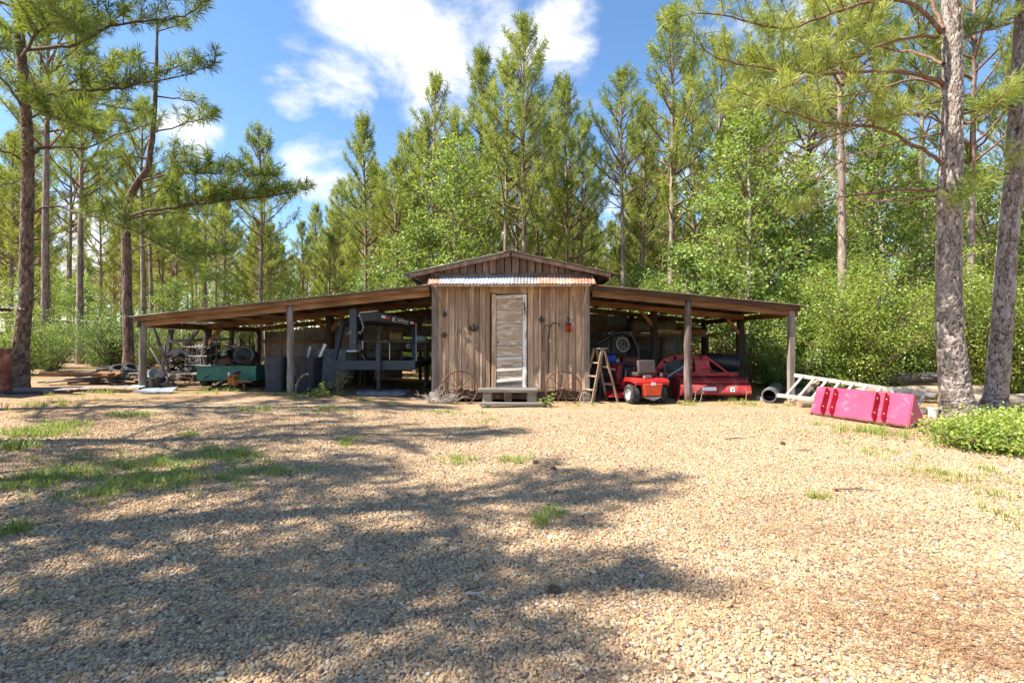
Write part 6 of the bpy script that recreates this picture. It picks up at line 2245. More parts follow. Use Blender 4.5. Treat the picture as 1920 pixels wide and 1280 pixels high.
MB().hexa([(-.02, -.36, .10), (.02, -.36, .10), (.02, -.16, .10), (-.02, -.16, .10), (-.20, -.36, .175), (.20, -.36, .175), (.20, -.16, .175), (-.20, -.16, .175)]).build('hitch_plate', MATS['galvanised_dull'], mw)
MB().tube([(-.40, 0, .21), (.40, 0, .21)], .035, 10).build('rear_axle', MATS['iron_dark'], mw)
sb = MB(T(0, -.05, .64) @ R(-10, 'X'))
sb.box(-.22, .22, -.06, .03, .02, .34)
smooth_by_angle(sb.build('seat_back', MATS['seat_vinyl'], mw, bevel=.035, seg=3), 50)
for zz in (.72, .80, .88):
    MB(T(0, -.117, zz - .64 + .64)).box(-.18, .18, -.006, .0, -.004, .004).build('seat_seam', MATS['ink_dark'], mw)
smooth_by_angle(MB().box(-.22, .22, -.03, .38, .605, .70).build('seat_cushion', MATS['seat_vinyl'], mw, bevel=.03, seg=3), 50)
for s in (-.1, .1):
    MB().tube([(s, .05, .575), (s, .05, .605)], .02, 8).build('seat_spring', MATS['iron_dark'], mw)
for s in (-1, 1):
    MB().box(s * .17 if s > 0 else -.45, .45 if s > 0 else -.17, .44, .86, .29, .315).build('footboard', MATS['dark_red'], mw, bevel=.008)
MB().hexa([(-.16, .78, .30), (.16, .78, .30), (.16, .92, .30), (-.16, .92, .30), (-.13, .74, .78), (.13, .74, .78), (.13, .88, .82), (-.13, .88, .82)]).build('dash_tower', MATS['plastic_black'], mw, bevel=.02)
ring(MB(T(0, .66, .92) @ R(32, 'X')), .175, .015, 26, 7).build('steering_wheel', MATS['plastic_black'], mw, smooth=True)
MB().tube([(0, .66, .92), (0, .76, .78)], .018, 8).build('steering_column', MATS['iron_dark'], mw)
MB().bar((-.17, .655, .925), (.17, .655, .925), .03, .012).build('steering_spoke', MATS['plastic_black'], mw)
hp = [(.90, .33), (.88, .80), (.98, .845), (1.25, .82), (1.46, .75), (1.55, .62), (1.56, .36), (1.50, .31)]
smooth_by_angle(MB().prism(hp, -.245, .245).build('hood', MATS['red_faded'], mw, bevel=.04, seg=3), 40)
for s in (-1, 1):
    MB().box(s * .247 - .003, s * .247 + .003, 1.0, 1.42, .46, .62).build('side_grille', MATS['ink_dark'], mw)
    MB().box(s * .247 - .0035, s * .247 + .0035, 1.02, 1.30, .69, .735).build('hood_decal', MATS['sticker_white'], mw)
    MB().bar((s * .30, 1.22, .17), (s * .10, 1.22, .27), .04, .04).build('front_axle', MATS['iron_dark'], mw)
smooth_by_angle(MB().prism([(.30, .10), (.34, .19), (.45, .235), (.90, .235), (1.02, .18), (1.04, .10)], -.56, .46).build('mower_deck', MATS['red_paint'], mw, bevel=.02), 40)
MB().hexa([(-.70, .45, .10), (-.565, .42, .11), (-.565, .80, .11), (-.70, .76, .10), (-.68, .47, .13), (-.565, .44, .22), (-.565, .78, .22), (-.68, .74, .13)]).build('discharge_chute', MATS['red_paint'], mw)
for s in (-.38, .34):
    MB().tube([(s, .30, .30), (s + .02, .22, .70)], .010, 6).build('lever', MATS['iron_dark'], mw)
    MB(T(s + .02, .22, .70)).lathe([(0, 0), (.018, .005), (.02, .03), (0, .045)], 8).build('lever_knob', MATS['plastic_black'], mw)
MB().box(-.12, .05, -.2, -.1, .578, .64).build('tool_box', MATS['galvanised_old'], mw)

# rotary tiller
tl = thing('rotary_tiller', 'wide red rotary tiller with a white name strip behind the bark-covered post', 'tiller', (4.80, 11.72, 0))
smooth_by_angle(MB().prism([(-.30, .13), (-.385, .16), (-.40, .20), (-.36, .34), (-.30, .395), (-.29, .40), (-.20, .36), (-.18, .14)], -.82, .82).build('rear_board', MATS['red_faded'], tl, bevel=.006), 35)
smooth_by_angle(MB().prism([(-.285, .415), (-.29, .44), (-.24, .495), (-.10, .53), (.18, .53), (.26, .44), (.20, .40)], -.82, .80).build('top_hood', MATS['red_faded'], tl, bevel=.006), 35)
for s in (-.84, .82):
    MB().prism([(-.22, .06), (-.25, .40), (-.10, .535), (.2, .535), (.32, .30), (.2, .06)], s, s + .02).build('end_plate', MATS['dark_red'], tl)
    MB().bar((s + .01, -.2, .03), (s + .01, .3, .03), .06, .05).build('skid_shoe', MATS['dark_red'], tl)
MB().tube([(-.84, 0, .60), (.66, 0, .60)], .052, 14).build('top_tube', MATS['red_faded'], tl, smooth=True)
for s in (-.60, -.15, .45):
    MB().bar((s, 0, .56), (s, -.02, .50), .05, .06).build('tube_bracket', MATS['dark_red'], tl)
for a, b_ in (((-.42, -.03, .60), (-.12, .10, 1.02)), ((.52, -.06, .56), (-.08, .08, 1.04)), ((-.30, .22, .55), (-.12, .16, 1.02)), ((.18, .22, .55), (-.06, .16, 1.02))):
    MB().bar(a, b_, .05, .035).build('mast_bar', MATS['red_paint'], tl, bevel=.006)
MB().box(-.16, -.04, .06, .20, .94, 1.06).build('mast_head', MATS['red_faded'], tl, bevel=.015)
MB().prism([(-.05, .63), (.02, .95), (.05, .95), (.10, .63)], -.36, -.02).build('gear_guard', MATS['red_faded'], tl)
smooth_by_angle(MB().box(-.24, .0, -.05, .26, .56, .74).build('gearbox', MATS['dark_red'], tl, bevel=.03), 40)
for k in range(9):
    x = -.72 + k * .18
    MB().tube([(x, 0, .25), (x + .01, -.13, .16), (x + .05, -.20, .05)], [.018, .015, .010], 6).build('tine', MATS['iron_dark'], tl)
MB().tube([(-.80, 0, .25), (.80, 0, .25)], .035, 10).build('rotor', MATS['iron_dark'], tl)
MB(T(-.10, -.375, .32) @ R(-17, 'X')).box(-.25, .09, -.008, -.002, -.075, .010).build('name_strip', MATS['sticker_white'], tl)
lettering('Mahindra', .078, T(-.335, -.386, .268) @ R(90 - 17, 'X'), 'ink_dark', tl, .001)
MB(T(.37, -.381, .27) @ R(-17, 'X')).box(-.05, .05, -.008, -.002, -.05, .055).build('safety_label', MATS['sticker_white'], tl)
MB(T(.37, -.389, .27) @ R(-17, 'X')).box(-.028, .028, -.004, -.001, -.03, .035).build('label_mark', MATS['tarp_grey'], tl)
MB().tube([(.0, -.31, .39), (.02, -.40, .22)], .008, 6).build('chain_rod', MATS['iron_dark'], tl)

# red curved machine frame standing behind the tiller
rf = thing('loader_boom', 'faded red arched loader boom standing between the mower and tiller', 'loader boom', (3.95, 12.35, 0))
pts = [(-.30, 0, .12), (-.31, 0, .40), (-.24, 0, .70), (-.08, 0, .90), (.18, 0, 1.00), (.50, 0, 1.02), (.80, 0, .96)]
for a, b_ in zip(pts, pts[1:]):
    d = (Vector(b_) - Vector(a)).normalized() * .03
    MB().bar(Vector(a) - d, Vector(b_) + d, .13, .15, (0, 1, 0)).build('arm_segment', MATS['red_faded'], rf, bevel=.008)
MB().box(-.24, -.02, -.09, .06, .08, .50).build('foot_bracket', MATS['dark_red'], rf, bevel=.01)
MB().box(-.205, -.135, -.096, -.091, .52, .60).build('label_plate', MATS['sticker_white'], rf)
MB().box(-.26, .0, -.075, -.01, .502, .62).build('gusset', MATS['red_faded'], rf)
MB().bar((.74, 0, .98), (.74, .05, .03), .10, .10).build('rear_leg', MATS['dark_red'], rf)
MB().tube([(-.05, -.02, .45), (.60, -.02, .88)], .035, 10).build('ram', MATS['aluminium'], rf, smooth=True)
MB().box(-.45, -.28, -.12, .10, .08, .34).build('blue_weight', MATS['tarp_grey'], rf)

# black plastic can lying on a black tub
tb_ = thing('black_tub', 'black plastic tub behind the right end of the tiller', 'tub', (5.47, 12.55, 0))
MB().hexa([(-.34, -.22, .30), (.34, -.22, .30), (.34, .22, .30), (-.34, .22, .30), (-.40, -.27, .62), (.40, -.27, .62), (.40, .27, .62), (-.40, .27, .62)]).build('body', MATS['plastic_black'], tb_, bevel=.02)
MB().box(-.415, .415, -.285, .285, .605, .64).build('rim', MATS['plastic_black'], tb_, bevel=.008)
for sx in (-.3, .3):
    MB().box(sx - .05, sx + .05, -.2, .2, -.02, .298).build('block', MATS['old_timber'], tb_)
bc = thing('black_barrel', 'black tapered plastic can lying on its side on the black tub', 'barrel', (5.47, 12.55, .86))
smooth_by_angle(MB(R(96, 'Y') @ R(12, 'X') @ T(0, 0, -.38)).lathe([(0, 0), (.20, 0), (.215, .02), (.225, .30), (.235, .32), (.225, .34), (.235, .66), (.25, .67), (.255, .73), (.235, .735), (.225, .68), (0, .66)], 30).build('body', MATS['plastic_black'], bc), 40)
MB(T(-.22, -.215, .02)).tube([(0, 0, .05), (0, -.035, .05), (0, -.035, -.06), (0, 0, -.06)], .010, 6).build('handle', MATS['plastic_black'], bc)

# plastic culvert pipe on the ground
cv = thing('culvert_pipe', 'short dark plastic culvert pipe lying open end out by the last post', 'pipe', (5.86, 11.02, 0))
e0, e1 = Vector((0, 0, .165)), Vector((1.12, 1.75, .175))
dv = (e1 - e0).normalized()
q = dv.to_track_quat('Z', 'Y').to_matrix().to_4x4()
Ln = (e1 - e0).length
pr = [(.155, 0)]
k = 0
while k < Ln - .07:
    pr += [(.152, k + .01), (.166, k + .02), (.166, k + .05), (.152, k + .06)]
    k += .072
pr += [(.155, Ln), (.128, Ln), (.128, 0)]
MB(Matrix.Translation(e0) @ q).lathe(pr, 28, True).build('wall', MATS['culvert'], cv, smooth=False)
MB(Matrix.Translation(e0) @ q).lathe([(.1275, .001), (.126, .001), (.126, Ln - .01), (.1275, Ln - .01)], 28, True).build('lining', MATS['culvert_inside'], cv)

# shelf under the rear roof and what lies on it
rs = thing('plank_shelf', 'long plank shelf hung across the back of the short lean-to', 'shelf', (4.3, 15.3, 0))
MB().box(-1.25, 2.05, -.28, .28, 1.60, 1.64).build('shelf_board', MATS['grey_plank'], rs)
MB().bar((-1.25, -.30, 1.585), (2.05, -.30, 1.585), .04, .09).build('front_rail', MATS['beam'], rs)
for sx in (-1.1, .5, 1.95):
    MB().bar((sx, .2, -.02), (sx, .2, 1.60), .08, .08).build('leg', MATS['beam_dark'], rs)
tk = thing('brown_tank', 'long brown tank lying on the shelf behind the bark-covered post', 'tank', (4.45, 15.3, 1.64))
smooth_by_angle(MB(T(-.75, 0, .24) @ R(90, 'Y')).lathe([(0, 0), (.12, .02), (.21, .08), (.235, .16), (.235, 1.34), (.21, 1.42), (.12, 1.48), (0, 1.5)], 24).build('shell', MATS['tank_brown'], tk), 40)
for sx in (-.45, .45):
    MB().box(sx - .04, sx + .04, -.2, .2, .0, .07).build('saddle', MATS['beam_dark'], tk)
for i, (x, L_, r, z, mt, lb) in enumerate(((4.78, .55, .075, .075, 'foam_tan', 'tan foam roll on the shelf front left of the bark-covered post top'), (5.0, .5, .05, .05, 'foam_tan', 'smaller tan foam roll lying on the shelf beside the larger roll'), (5.65, .8, .07, .07, 'rust_orange', 'rusty brown pipe length lying on the outer end of the shelf'))):
    root = thing('foam_roll' if i < 2 else 'clay_pipe', lb, 'roll' if i < 2 else 'pipe', (x, 15.12 - .02 * i - (.10 if i == 1 else 0), 1.64))
    MB(T(-L_ / 2, 0, z) @ R(90, 'Y')).lathe([(0, 0), (r * .8, 0), (r, .02), (r, L_ - .02), (r * .8, L_), (0, L_)], 16).build('roll', MATS[mt], root, smooth=False)
    MB(T(-L_ / 2 - .002, 0, z) @ R(90, 'Y')).lathe([(r * .3, 0), (r * .5, 0), (r * .5, .01), (r * .3, .01)], 12, True).build('core', MATS['ink_dark'], root)
for i, (x, y, L_, lb) in enumerate(((3.35, 15.03, .75, 'white plank edge jutting from the shelf left of the dark inner post'), (4.15, 15.10, .3, 'short white offcut on the shelf right of the dark inner post'))):
    root = thing('white_plank', lb, 'board', (x, y, 1.645), .05)
    MB().box(-L_ / 2, L_ / 2, -.06, .06, 0, .035).build('board', MATS['white_plastic'], root)
    MB().box(-L_ / 2 + .05, L_ / 2 - .05, -.04, .05, .037, .06).build('upper_board', MATS['grey_plank'], root)

# clutter along the shed side: bicycle wheel, tarp hump, blue can, boxes, bench
bw = thing('bicycle_wheel', 'pale-rimmed bicycle wheel hung among the clutter behind the stepladder', 'wheel', (2.92, 12.75, 1.32))
M = R(78, 'X') @ R(20, 'Y')
ring(MB(M), .185, .016, 28, 6).build('rim', MATS['grey_plastic'], bw, smooth=True)
ring(MB(M), .225, .016, 28, 6).build('tyre', MATS['tyre'], bw, smooth=True)
for k in range(12):
    a = k * .5236
    MB(M).tube([(0, 0, .02 * (-1) ** k), (.18 * math.cos(a), .18 * math.sin(a), 0)], .003, 4).build('spoke', MATS['aluminium'], bw)
MB(M @ T(0, 0, -.04)).lathe([(0, 0), (.02, 0), (.02, .08), (0, .08)], 10).build('hub', MATS['iron_dark'], bw)
hu = thing('black_hose_coil', 'big black hose looped in an arch round the bicycle wheel', 'hose', (2.75, 13.0, 0))
MB().tube([(-.75, 0, 1.22), (-.4, .02, 1.36), (-.1, .0, 1.56), (.2, -.02, 1.66), (.48, .02, 1.55), (.62, 0, 1.25), (.66, .02, .9), (.66, 0, .02)], .055, 10).build('hose', MATS['plastic_black'], hu, smooth=True)
MB().bar((-.75, 0, 1.18), (-.75, .03, -.02), .06, .06).build('stake', MATS['beam_dark'], hu)
bn = thing('old_workbench', 'dark old bench of odds and ends behind the mower', 'bench', (3.0, 13.0, 0))
MB().box(-.75, .65, -.3, .35, .80, .85).build('bench_top', MATS['old_timber'], bn)
for sx in (-.7, .58):
    for sy in (-.25, .28):
        MB().box(sx, sx + .07, sy, sy + .07, -.02, .80).build('leg', MATS['old_timber'], bn)
MB().box(-.70, .60, -.2, .3, .25, .28).build('lower_shelf', MATS['old_timber'], bn)
bl = thing('blue_jug', 'blue plastic can with a pale round lid on the bench behind the stepladder', 'jug', (2.62, 12.72, .852))
smooth_by_angle(MB().hexa([(-.12, -.08, 0), (.12, -.08, 0), (.12, .08, 0), (-.12, .08, 0), (-.14, -.09, .17), (.10, -.09, .21), (.10, .09, .21), (-.14, .09, .17)]).build('body', MATS['blue_plastic'], bl, bevel=.03, seg=3), 50)
MB(T(.14, -.08, .05) @ R(90, 'X')).lathe([(0, 0), (.05, 0), (.05, .03), (0, .035)], 14).build('lid', MATS['cardboard'], bl)
MB().tube([(-.10, 0, .17), (-.08, 0, .25), (.04, 0, .27), (.07, 0, .20)], .014, 7).build('handle', MATS['blue_plastic'], bl)
rr = random.Random(3)
for i, (x, y, z, w, h, d, mt, lb) in enumerate(((3.15, 12.95, .852, .42, .14, .3, 'dark_red', 'dark reddish flat case on the bench above the mower hood'), (2.35, 12.9, .852, .26, .34, .26, 'rust', 'rusty tin box at the shed end of the bench'), (2.5, 12.9, .28, .4, .35, .3, 'old_timber', 'dark crate on the lower shelf of the bench'), (3.1, 12.95, .28, .4, .3, .3, 'black_steel', 'black toolbox on the lower shelf of the bench'))):
    root = thing('storage_box', lb, 'box', (x, y, z), rr.uniform(-.2, .2))
    MB().box(-w / 2, w / 2, -d / 2, d / 2, 0, h * .78).build('body', MATS[mt], root, bevel=.008)
    MB().box(-w / 2 - .008, w / 2 + .008, -d / 2 - .008, d / 2 + .008, h * .785, h).build('lid', MATS[mt], root, bevel=.008)
    MB().tube([(-.06, -d / 2 - .01, h * .6), (-.06, -d / 2 - .03, h * .6), (.06, -d / 2 - .03, h * .6), (.06, -d / 2 - .01, h * .6)], .006, 5).build('handle', MATS['iron_dark'], root)
pt = thing('folding_table', 'pale metal table with papers and a dark board behind the mower seat', 'table', (3.95, 14.3, 0))
MB().box(-.55, .55, -.3, .3, .72, .75).build('table_top', MATS['light_blue'], pt)
for sx in (-.5, .46):
    for sy in (-.26, .24):
        MB().box(sx, sx + .045, sy, sy + .045, -.02, .72).build('leg', MATS['galvanised_dull'], pt)
MB().box(-.45, .25, -.2, .2, .752, .80).build('paper_stack', MATS['cardboard'], pt)
MB().hexa([(-.55, .18, .752), (.5, .18, .752), (.5, .21, .752), (-.55, .21, .752), (-.35, .30, 1.16), (.35, .30, 1.16), (.35, .33, 1.16), (-.35, .33, 1.16)]).build('tilted_board', MATS['black_steel'], pt)

# ------------------------------------------------------------------ right edge of the yard
# loader bucket lying mouth down
A0, A1 = Vector((5.73, 9.28, .01)), Vector((6.38, 7.80, .01))
B0, B1 = Vector((6.09, 9.62, .50)), Vector((6.74, 8.12, .50))
C0, C1 = Vector((6.52, 9.60, .04)), Vector((7.06, 8.30, .06))
bk = thing('loader_bucket', 'bright red loader bucket lying upside down beside the aluminium ladder', 'bucket', tuple((A0 + A1) / 2))
o_ = (A0 + A1) / 2
nF = (A1 - A0).cross(B0 - A0).normalized()
if nF.y > 0:
    nF = -nF
nB = (B0 - C0).cross(C1 - C0).normalized()
if nB.x < 0:
    nB = -nB
th = .012


def slab(a, b_, c_, d, n, name, mat):
    vs = [a, b_, c_, d]
    MB().hexa([v - o_ for v in vs] + [v + n * th - o_ for v in vs]).build(name, MATS[mat], bk)


slab(A0, A1, B1, B0, nF, 'back_plate', 'red_bucket')
slab(C0, C1, B1 + nB * 0, B0, nB, 'floor_plate', 'red_bucket')
for (a, b_, c_, n) in ((A1, B1, C1, (A1 - A0).normalized()), (A0, B0, C0, (A0 - A1).normalized())):
    n = n * .014
    MB().add([v - o_ for v in (a, b_, c_, a + n, b_ + n, c_ + n)], [(0, 1, 2), (5, 4, 3), (0, 3, 4, 1), (1, 4, 5, 2), (2, 5, 3, 0)]).build('end_plate', MATS['red_bucket'], bk)
e = (A1 - A0).normalized()
up = (B0 - A0).normalized()
for t in (.155, .255, .70, .79):
    for_p = A0.lerp(A1, t)
    h = (B0 - A0).length
    pr = [(.0, .012), (.0, .12), (.05, .17), (.54, .17), (.60, .12), (.60, .012)]
    vs = []
    for s in (0, .016):
        vs += [for_p + e * s + up * u_ * 1.0 + nF * v_ - o_ for u_, v_ in pr]
    n = len(pr)
    MB().add(vs, [tuple(range(n)), tuple(range(2 * n - 1, n - 1, -1))] + [(i, n + i, n + (i + 1) % n, (i + 1) % n) for i in range(n)]).build('mounting_ear', MATS['red_ear_shaded'], bk)
    for u_ in (.14, .46):
        p = for_p + up * u_ + nF * .11 - o_
        MB().tube([p - e * .012, p + e * .03], .014, 8).build('pin', MATS['aluminium'], bk)
MB().bar(A0 + nF * .016 - o_ + Vector((0, 0, .012)), A1 + nF * .016 - o_ + Vector((0, 0, .012)), .02, .03).build('cutting_edge', MATS['rust'], bk)

# aluminium ladder propped on edge behind it
ld = thing('aluminium_ladder', 'pale aluminium ladder lying on edge behind the red bucket', 'ladder', (7.0, 10.2, 0))
NLp, FLp, NRp, FRp = Vector((5.97, 10.7, .20)), Vector((6.5, 10.95, .62)), Vector((7.92, 9.25, .06)), Vector((8.32, 9.5, .33))
oL = Vector((7.0, 10.2, 0))
for (a, b_, nm) in ((NLp, NRp, 'near'), (FLp, FRp, 'far')):
    a2 = a - (b_ - a).normalized() * .10
    MB().bar(a2 - oL, b_ - oL, .03, .085).build('rail', MATS['aluminium'], ld, bevel=.004)
for k in range(10):
    t = (k + .3) / 10
    p, q_ = NLp.lerp(NRp, t), FLp.lerp(FRp, t)
    MB().bar(p - oL, q_ - oL, .055, .03, (0, 0, 1)).build('rung', MATS['aluminium'], ld, bevel=.004)
MB().bar(Vector((6.35, 10.95, .02)) - oL, Vector((6.9, 10.9, .50)) - oL, .08, .08).build('prop_block', MATS['log_wood'], ld)


def fallen_log(pts, rads, label, mat='log_wood', stub=False):
    p0 = Vector(pts[0])
    root = thing('log', label, 'log', tuple(p0))
    rr = random.Random(len(label))
    pts = [Vector(p) - p0 for p in pts]
    fine, rf_ = [], []
    for i in range(len(pts) - 1):
        for k in range(5):
            t = k / 5
            fine.append(pts[i].lerp(pts[i + 1], t) + Vector((0, 0, rr.uniform(-.008, .008))))
            rf_.append((rads[i] * (1 - t) + rads[i + 1] * t) * rr.uniform(.95, 1.05))
    fine.append(pts[-1])
    rf_.append(rads[-1])
    MB().tube(fine, rf_, 14).build('trunk_wood', MATS[mat], root, smooth=False)
    d = (pts[1] - pts[0]).normalized()
    MB().tube([pts[0] - d * .004, pts[0] - d * .002], rads[0] * .86, 14).build('cut_face', MATS['ladder_wood'], root)
    if stub:
        MB().tube([fine[6], fine[6] + Vector((.05, -.15, .16))], [.05, .03], 8).build('branch_stub', MATS[mat], root)


fallen_log([(7.2, 11.6, .12), (8.6, 11.3, .20), (10.0, 11.0, .26), (11.0, 10.8, .28)], [.13, .14, .15, .15], 'long barkless log lying level behind the ladder and stout pine')
fallen_log([(9.1, 10.2, .13), (10.6, 10.0, .14), (12.6, 9.8, .15)], [.17, .18, .18], 'thick pale log reaching past the leaning pine to the frame edge', stub=True)
fallen_log([(6.15, 10.35, .07), (6.9, 10.5, .07), (7.8, 10.7, .08)], [.085, .08, .08], 'slim log on the ground under the ladder')
fallen_log([(10.3, 11.5, .55), (9.6, 11.9, .50), (8.9, 12.2, .45)], [.13, .13, .12], 'dark log end jutting beside the stout pine', 'old_timber')
pb = thing('plank_stack', 'few grey planks stacked behind the ladder near the last post', 'planks', (7.6, 12.0, 0), -.2)
for k in range(4):
    MB().box(-.9 + .05 * k, .8 - .07 * k, -.16 + .02 * k, .14, .02 + .05 * k, .065 + .05 * k).build('plank', MATS['grey_plank'], pb)
gb = thing('grey_block', 'small grey concrete block lying behind the foot of the last post', 'block', (6.05, 11.55, 0), .4)
MB().box(-.2, .2, -.1, .1, 0, .10).build('block', MATS['concrete'], gb, bevel=.01)
MB().box(-.12, -.02, -.101, .101, .02, .08).build('core_hole_shade', MATS['ink_dark'], gb)  # solid dark box standing for the shade inside a core hole
bs = thing('broken_pot', 'small pale plastic pot standing behind the roots of the stout pine', 'pot', (7.75, 8.9, 0))
MB().lathe([(0, 0), (.06, 0), (.08, .16), (.09, .16), (.09, .18), (.07, .18), (.05, .02), (0, .02)], 16).build('body', MATS['white_plastic'], bs)
MB().lathe([(0, .14), (.066, .14), (.06, .15), (0, .155)], 12).build('soil', MATS['rust'], bs)

# ------------------------------------------------------------------ low plants, grass, straw
make_shrub('ground_cover_bush', 'low bright green leafy ground cover at the foot of the stout pine', 81, .30, .66, (6.25, 6.35, 0), stems=90, leaf=.048, per=26, mat='leaves_bush', cat='bush', cl_r=.10, low=.2, arch=.6)
make_shrub('ground_cover_bush', 'low green leafy ground cover at the right edge below the leaning pine', 82, .36, .75, (7.35, 6.85, 0), stems=90, leaf=.048, per=26, mat='leaves_bush', cat='bush', cl_r=.11, low=.2, arch=.6)
make_shrub('weed', 'leafy green weed growing beside the trailer upright', 83, .62, .10, (-4.08, 11.35, G(-4, 11.3)), stems=5, leaf=.05, per=7, mat='leaves_gum', cat='weed', cl_r=.05)
make_shrub('weed', 'small pale green leafy weed at the foot of the black bin', 84, .22, .10, (-4.42, 11.1, G(-4.4, 11.1)), stems=7, leaf=.07, per=6, mat='leaves_bush', cat='weed', cl_r=.05)
make_shrub('weed', 'small blue-green weed at the right end of the doorstep', 85, .20, .07, (.72, 10.35, 0), stems=5, leaf=.06, per=5, mat='leaves_gum', cat='weed', cl_r=.04)
lw = thing('tall_weed', 'pale drooping weed stalk bending in front of the black bin', 'weed', (-5.0, 11.15, G(-5, 11.1)))
rng = np.random.default_rng(8)
st_ = np.array([[0, 0, 0], [.02, 0, .18], [.06, -.01, .32], [.16, -.02, .44], [.30, -.03, .50]])
V, Fq = tubes([(st_, np.array([.006, .006, .005, .004, .003]))], 5)
obj('stalk', fast_mesh('stalk', V, Fq, MATS['dry_stalk'], True, np.full(len(V), .7)), lw)
c = np.concatenate([st_[i] + (st_[i + 1] - st_[i]) * t for i in range(4) for t in np.linspace(0, 1, 10)[:, None]]).reshape(-1, 3) + rng.normal(0, .012, (40, 3))
V, Fq, tv = leaves_mesh(c, .06, rng)
obj('leaf_spray', fast_mesh('leaf_spray', V, Fq, MATS['dry_stalk'], False, tv), lw)


def grass_mesh(centres, rng, h=.10, w=.006):
    """centres (n,3,) blade roots with a height factor in the last column"""
    K = len(centres)
    c = centres[:, :3].copy()
    hh_ = h * centres[:, 3] * rng.uniform(.5, 1.25, K)
    a = rng.uniform(0, 6.28, K)
    lean = rng.uniform(.1, 1.3, K)
    d = np.stack([np.cos(a), np.sin(a), np.zeros(K)], 1)
    s = np.stack([-np.sin(a), np.cos(a), np.zeros(K)], 1) * w / 2
    mid = c + d * (lean * hh_ * .35)[:, None]
    mid[:, 2] += hh_ * .62
    tip = c + d * (lean * hh_)[:, None]
    tip[:, 2] += hh_ * (1 - .38 * lean)
    V = np.stack([c - s, c + s, mid + s * .8, tip, mid - s * .8], 1).reshape(-1, 3)
    b = np.arange(K)[:, None] * 5
    Fq = np.concatenate([b + np.array([[0, 1, 2, 4]]), b + np.array([[4, 2, 3, 3]])])
    quad = b + np.array([[0, 1, 2, 4]])
    tri = b + np.array([[4, 2, 3]])
    return V, quad, tri, np.repeat(rng.random(K), 5)


def grass_patches(patches, seed, name, label, h=.10, w=.007, mat='grass_blades'):
    rng = np.random.default_rng(seed)
    cs = []
    for (x, y, rx, ry, n, f) in patches:
        n = int(n * .85)
        nt = max(1, n // 14)
        tx = x + rng.normal(0, .5, nt) * rx
        ty = y + rng.normal(0, .5, nt) * ry
        k = rng.integers(0, nt, n)
        px_ = tx[k] + rng.normal(0, .035, n)
        py_ = ty[k] + rng.normal(0, .035, n)
        cs.append(np.stack([px_, py_, GL(px_, py_) - .005, np.full(n, f) * rng.uniform(.6, 1.2, nt)[k]], 1))
    c = np.concatenate(cs)
    V, quad, tri, tv = grass_mesh(c, rng, h, w)
    # quads and tips as triangles so that one array holds both
    F3 = np.concatenate([quad[:, [0, 1, 2]], quad[:, [0, 2, 3]], tri])
    o = obj(name, fast_mesh(name, V, F3, MATS[mat], False, tv))
    tag(o, label, 'grass', kind='stuff')
    return o


def gp(px, py):
    """ground point seen at a place in the photograph"""
    Y = 1.4 * F / (py - 640)
    for _ in range(6):
        x = (px - 960) / F * Y
        Y = (1.4 - G(x, Y)) * F / (py - 640)
    return (px - 960) / F * Y, Y


PT = []
for (px, py, wpx, hpx, n, f) in ((250, 880, 200, 30, 2600, 1.0), (420, 855, 90, 14, 1500, 1.0), (330, 905, 130, 22, 1500, 1.0), (70, 900, 90, 20, 1300, 1.0), (60, 815, 80, 10, 1500, 1.2), (110, 800, 60, 8, 900, 1.2), (200, 920, 60, 20, 800, 1.0),
                               (245, 780, 60, 7, 700, 1.1), (30, 840, 40, 8, 700, 1.2), (30, 995, 30, 8, 250, 1.0), (480, 768, 60, 5, 500, 1.), (620, 770, 60, 6, 500, 1.), (350, 815, 20, 4, 200, 1.), (650, 830, 25, 8, 260, 1.), (520, 885, 80, 14, 700, .8),
                               (860, 862, 40, 7, 420, 1.), (840, 775, 60, 4, 400, 1.), (970, 865, 40, 6, 300, .9), (1015, 982, 14, 10, 240, .9), (1035, 960, 18, 8, 200, .8), (910, 790, 30, 5, 200, .9)):
    x, y = gp(px, py)
    x2, _ = gp(px + wpx, py)
    _, y2 = gp(px, py - hpx)
    PT.append((x, y, abs(x2 - x), abs(y2 - y), n, f))
grass_patches(PT, 2, 'yard_grass', 'thin green grass growing in patches through the gravel of the yard', .085, .0065)
PT = []
for (px, py, wpx, hpx, n, f) in ((1640, 812, 60, 10, 900, 1.4), (1560, 800, 50, 10, 300, 1.), (1480, 815, 60, 14, 200, .8), (1660, 850, 70, 16, 300, .8), (1750, 890, 60, 12, 260, .9), (1830, 920, 50, 26, 260, 1.), (1890, 900, 50, 26, 260, 1.), (1900, 975, 40, 24, 140, .9),
                               (1540, 930, 16, 4, 160, .7), (1290, 760, 20, 3, 160, 1.6), (1395, 757, 40, 4, 240, 1.5), (1180, 765, 80, 4, 240, 1.), (1080, 763, 30, 4, 120, 1.), (1470, 765, 60, 4, 200, 1.2), (560, 745, 60, 5, 300, 1.2), (400, 735, 90, 5, 420, 1.3), (190, 735, 60, 8, 500, 1.4), (90, 760, 80, 10, 500, 1.3), (700, 752, 60, 6, 220, 1.)):
    x, y = gp(px, py)
    x2, _ = gp(px + wpx, py)
    _, y2 = gp(px, py - hpx)
    PT.append((x, y, abs(x2 - x), abs(y2 - y), n, f))
grass_patches(PT, 3, 'edge_grass', 'sparse taller grass round the posts and along the edge of the yard', .11, .0055)


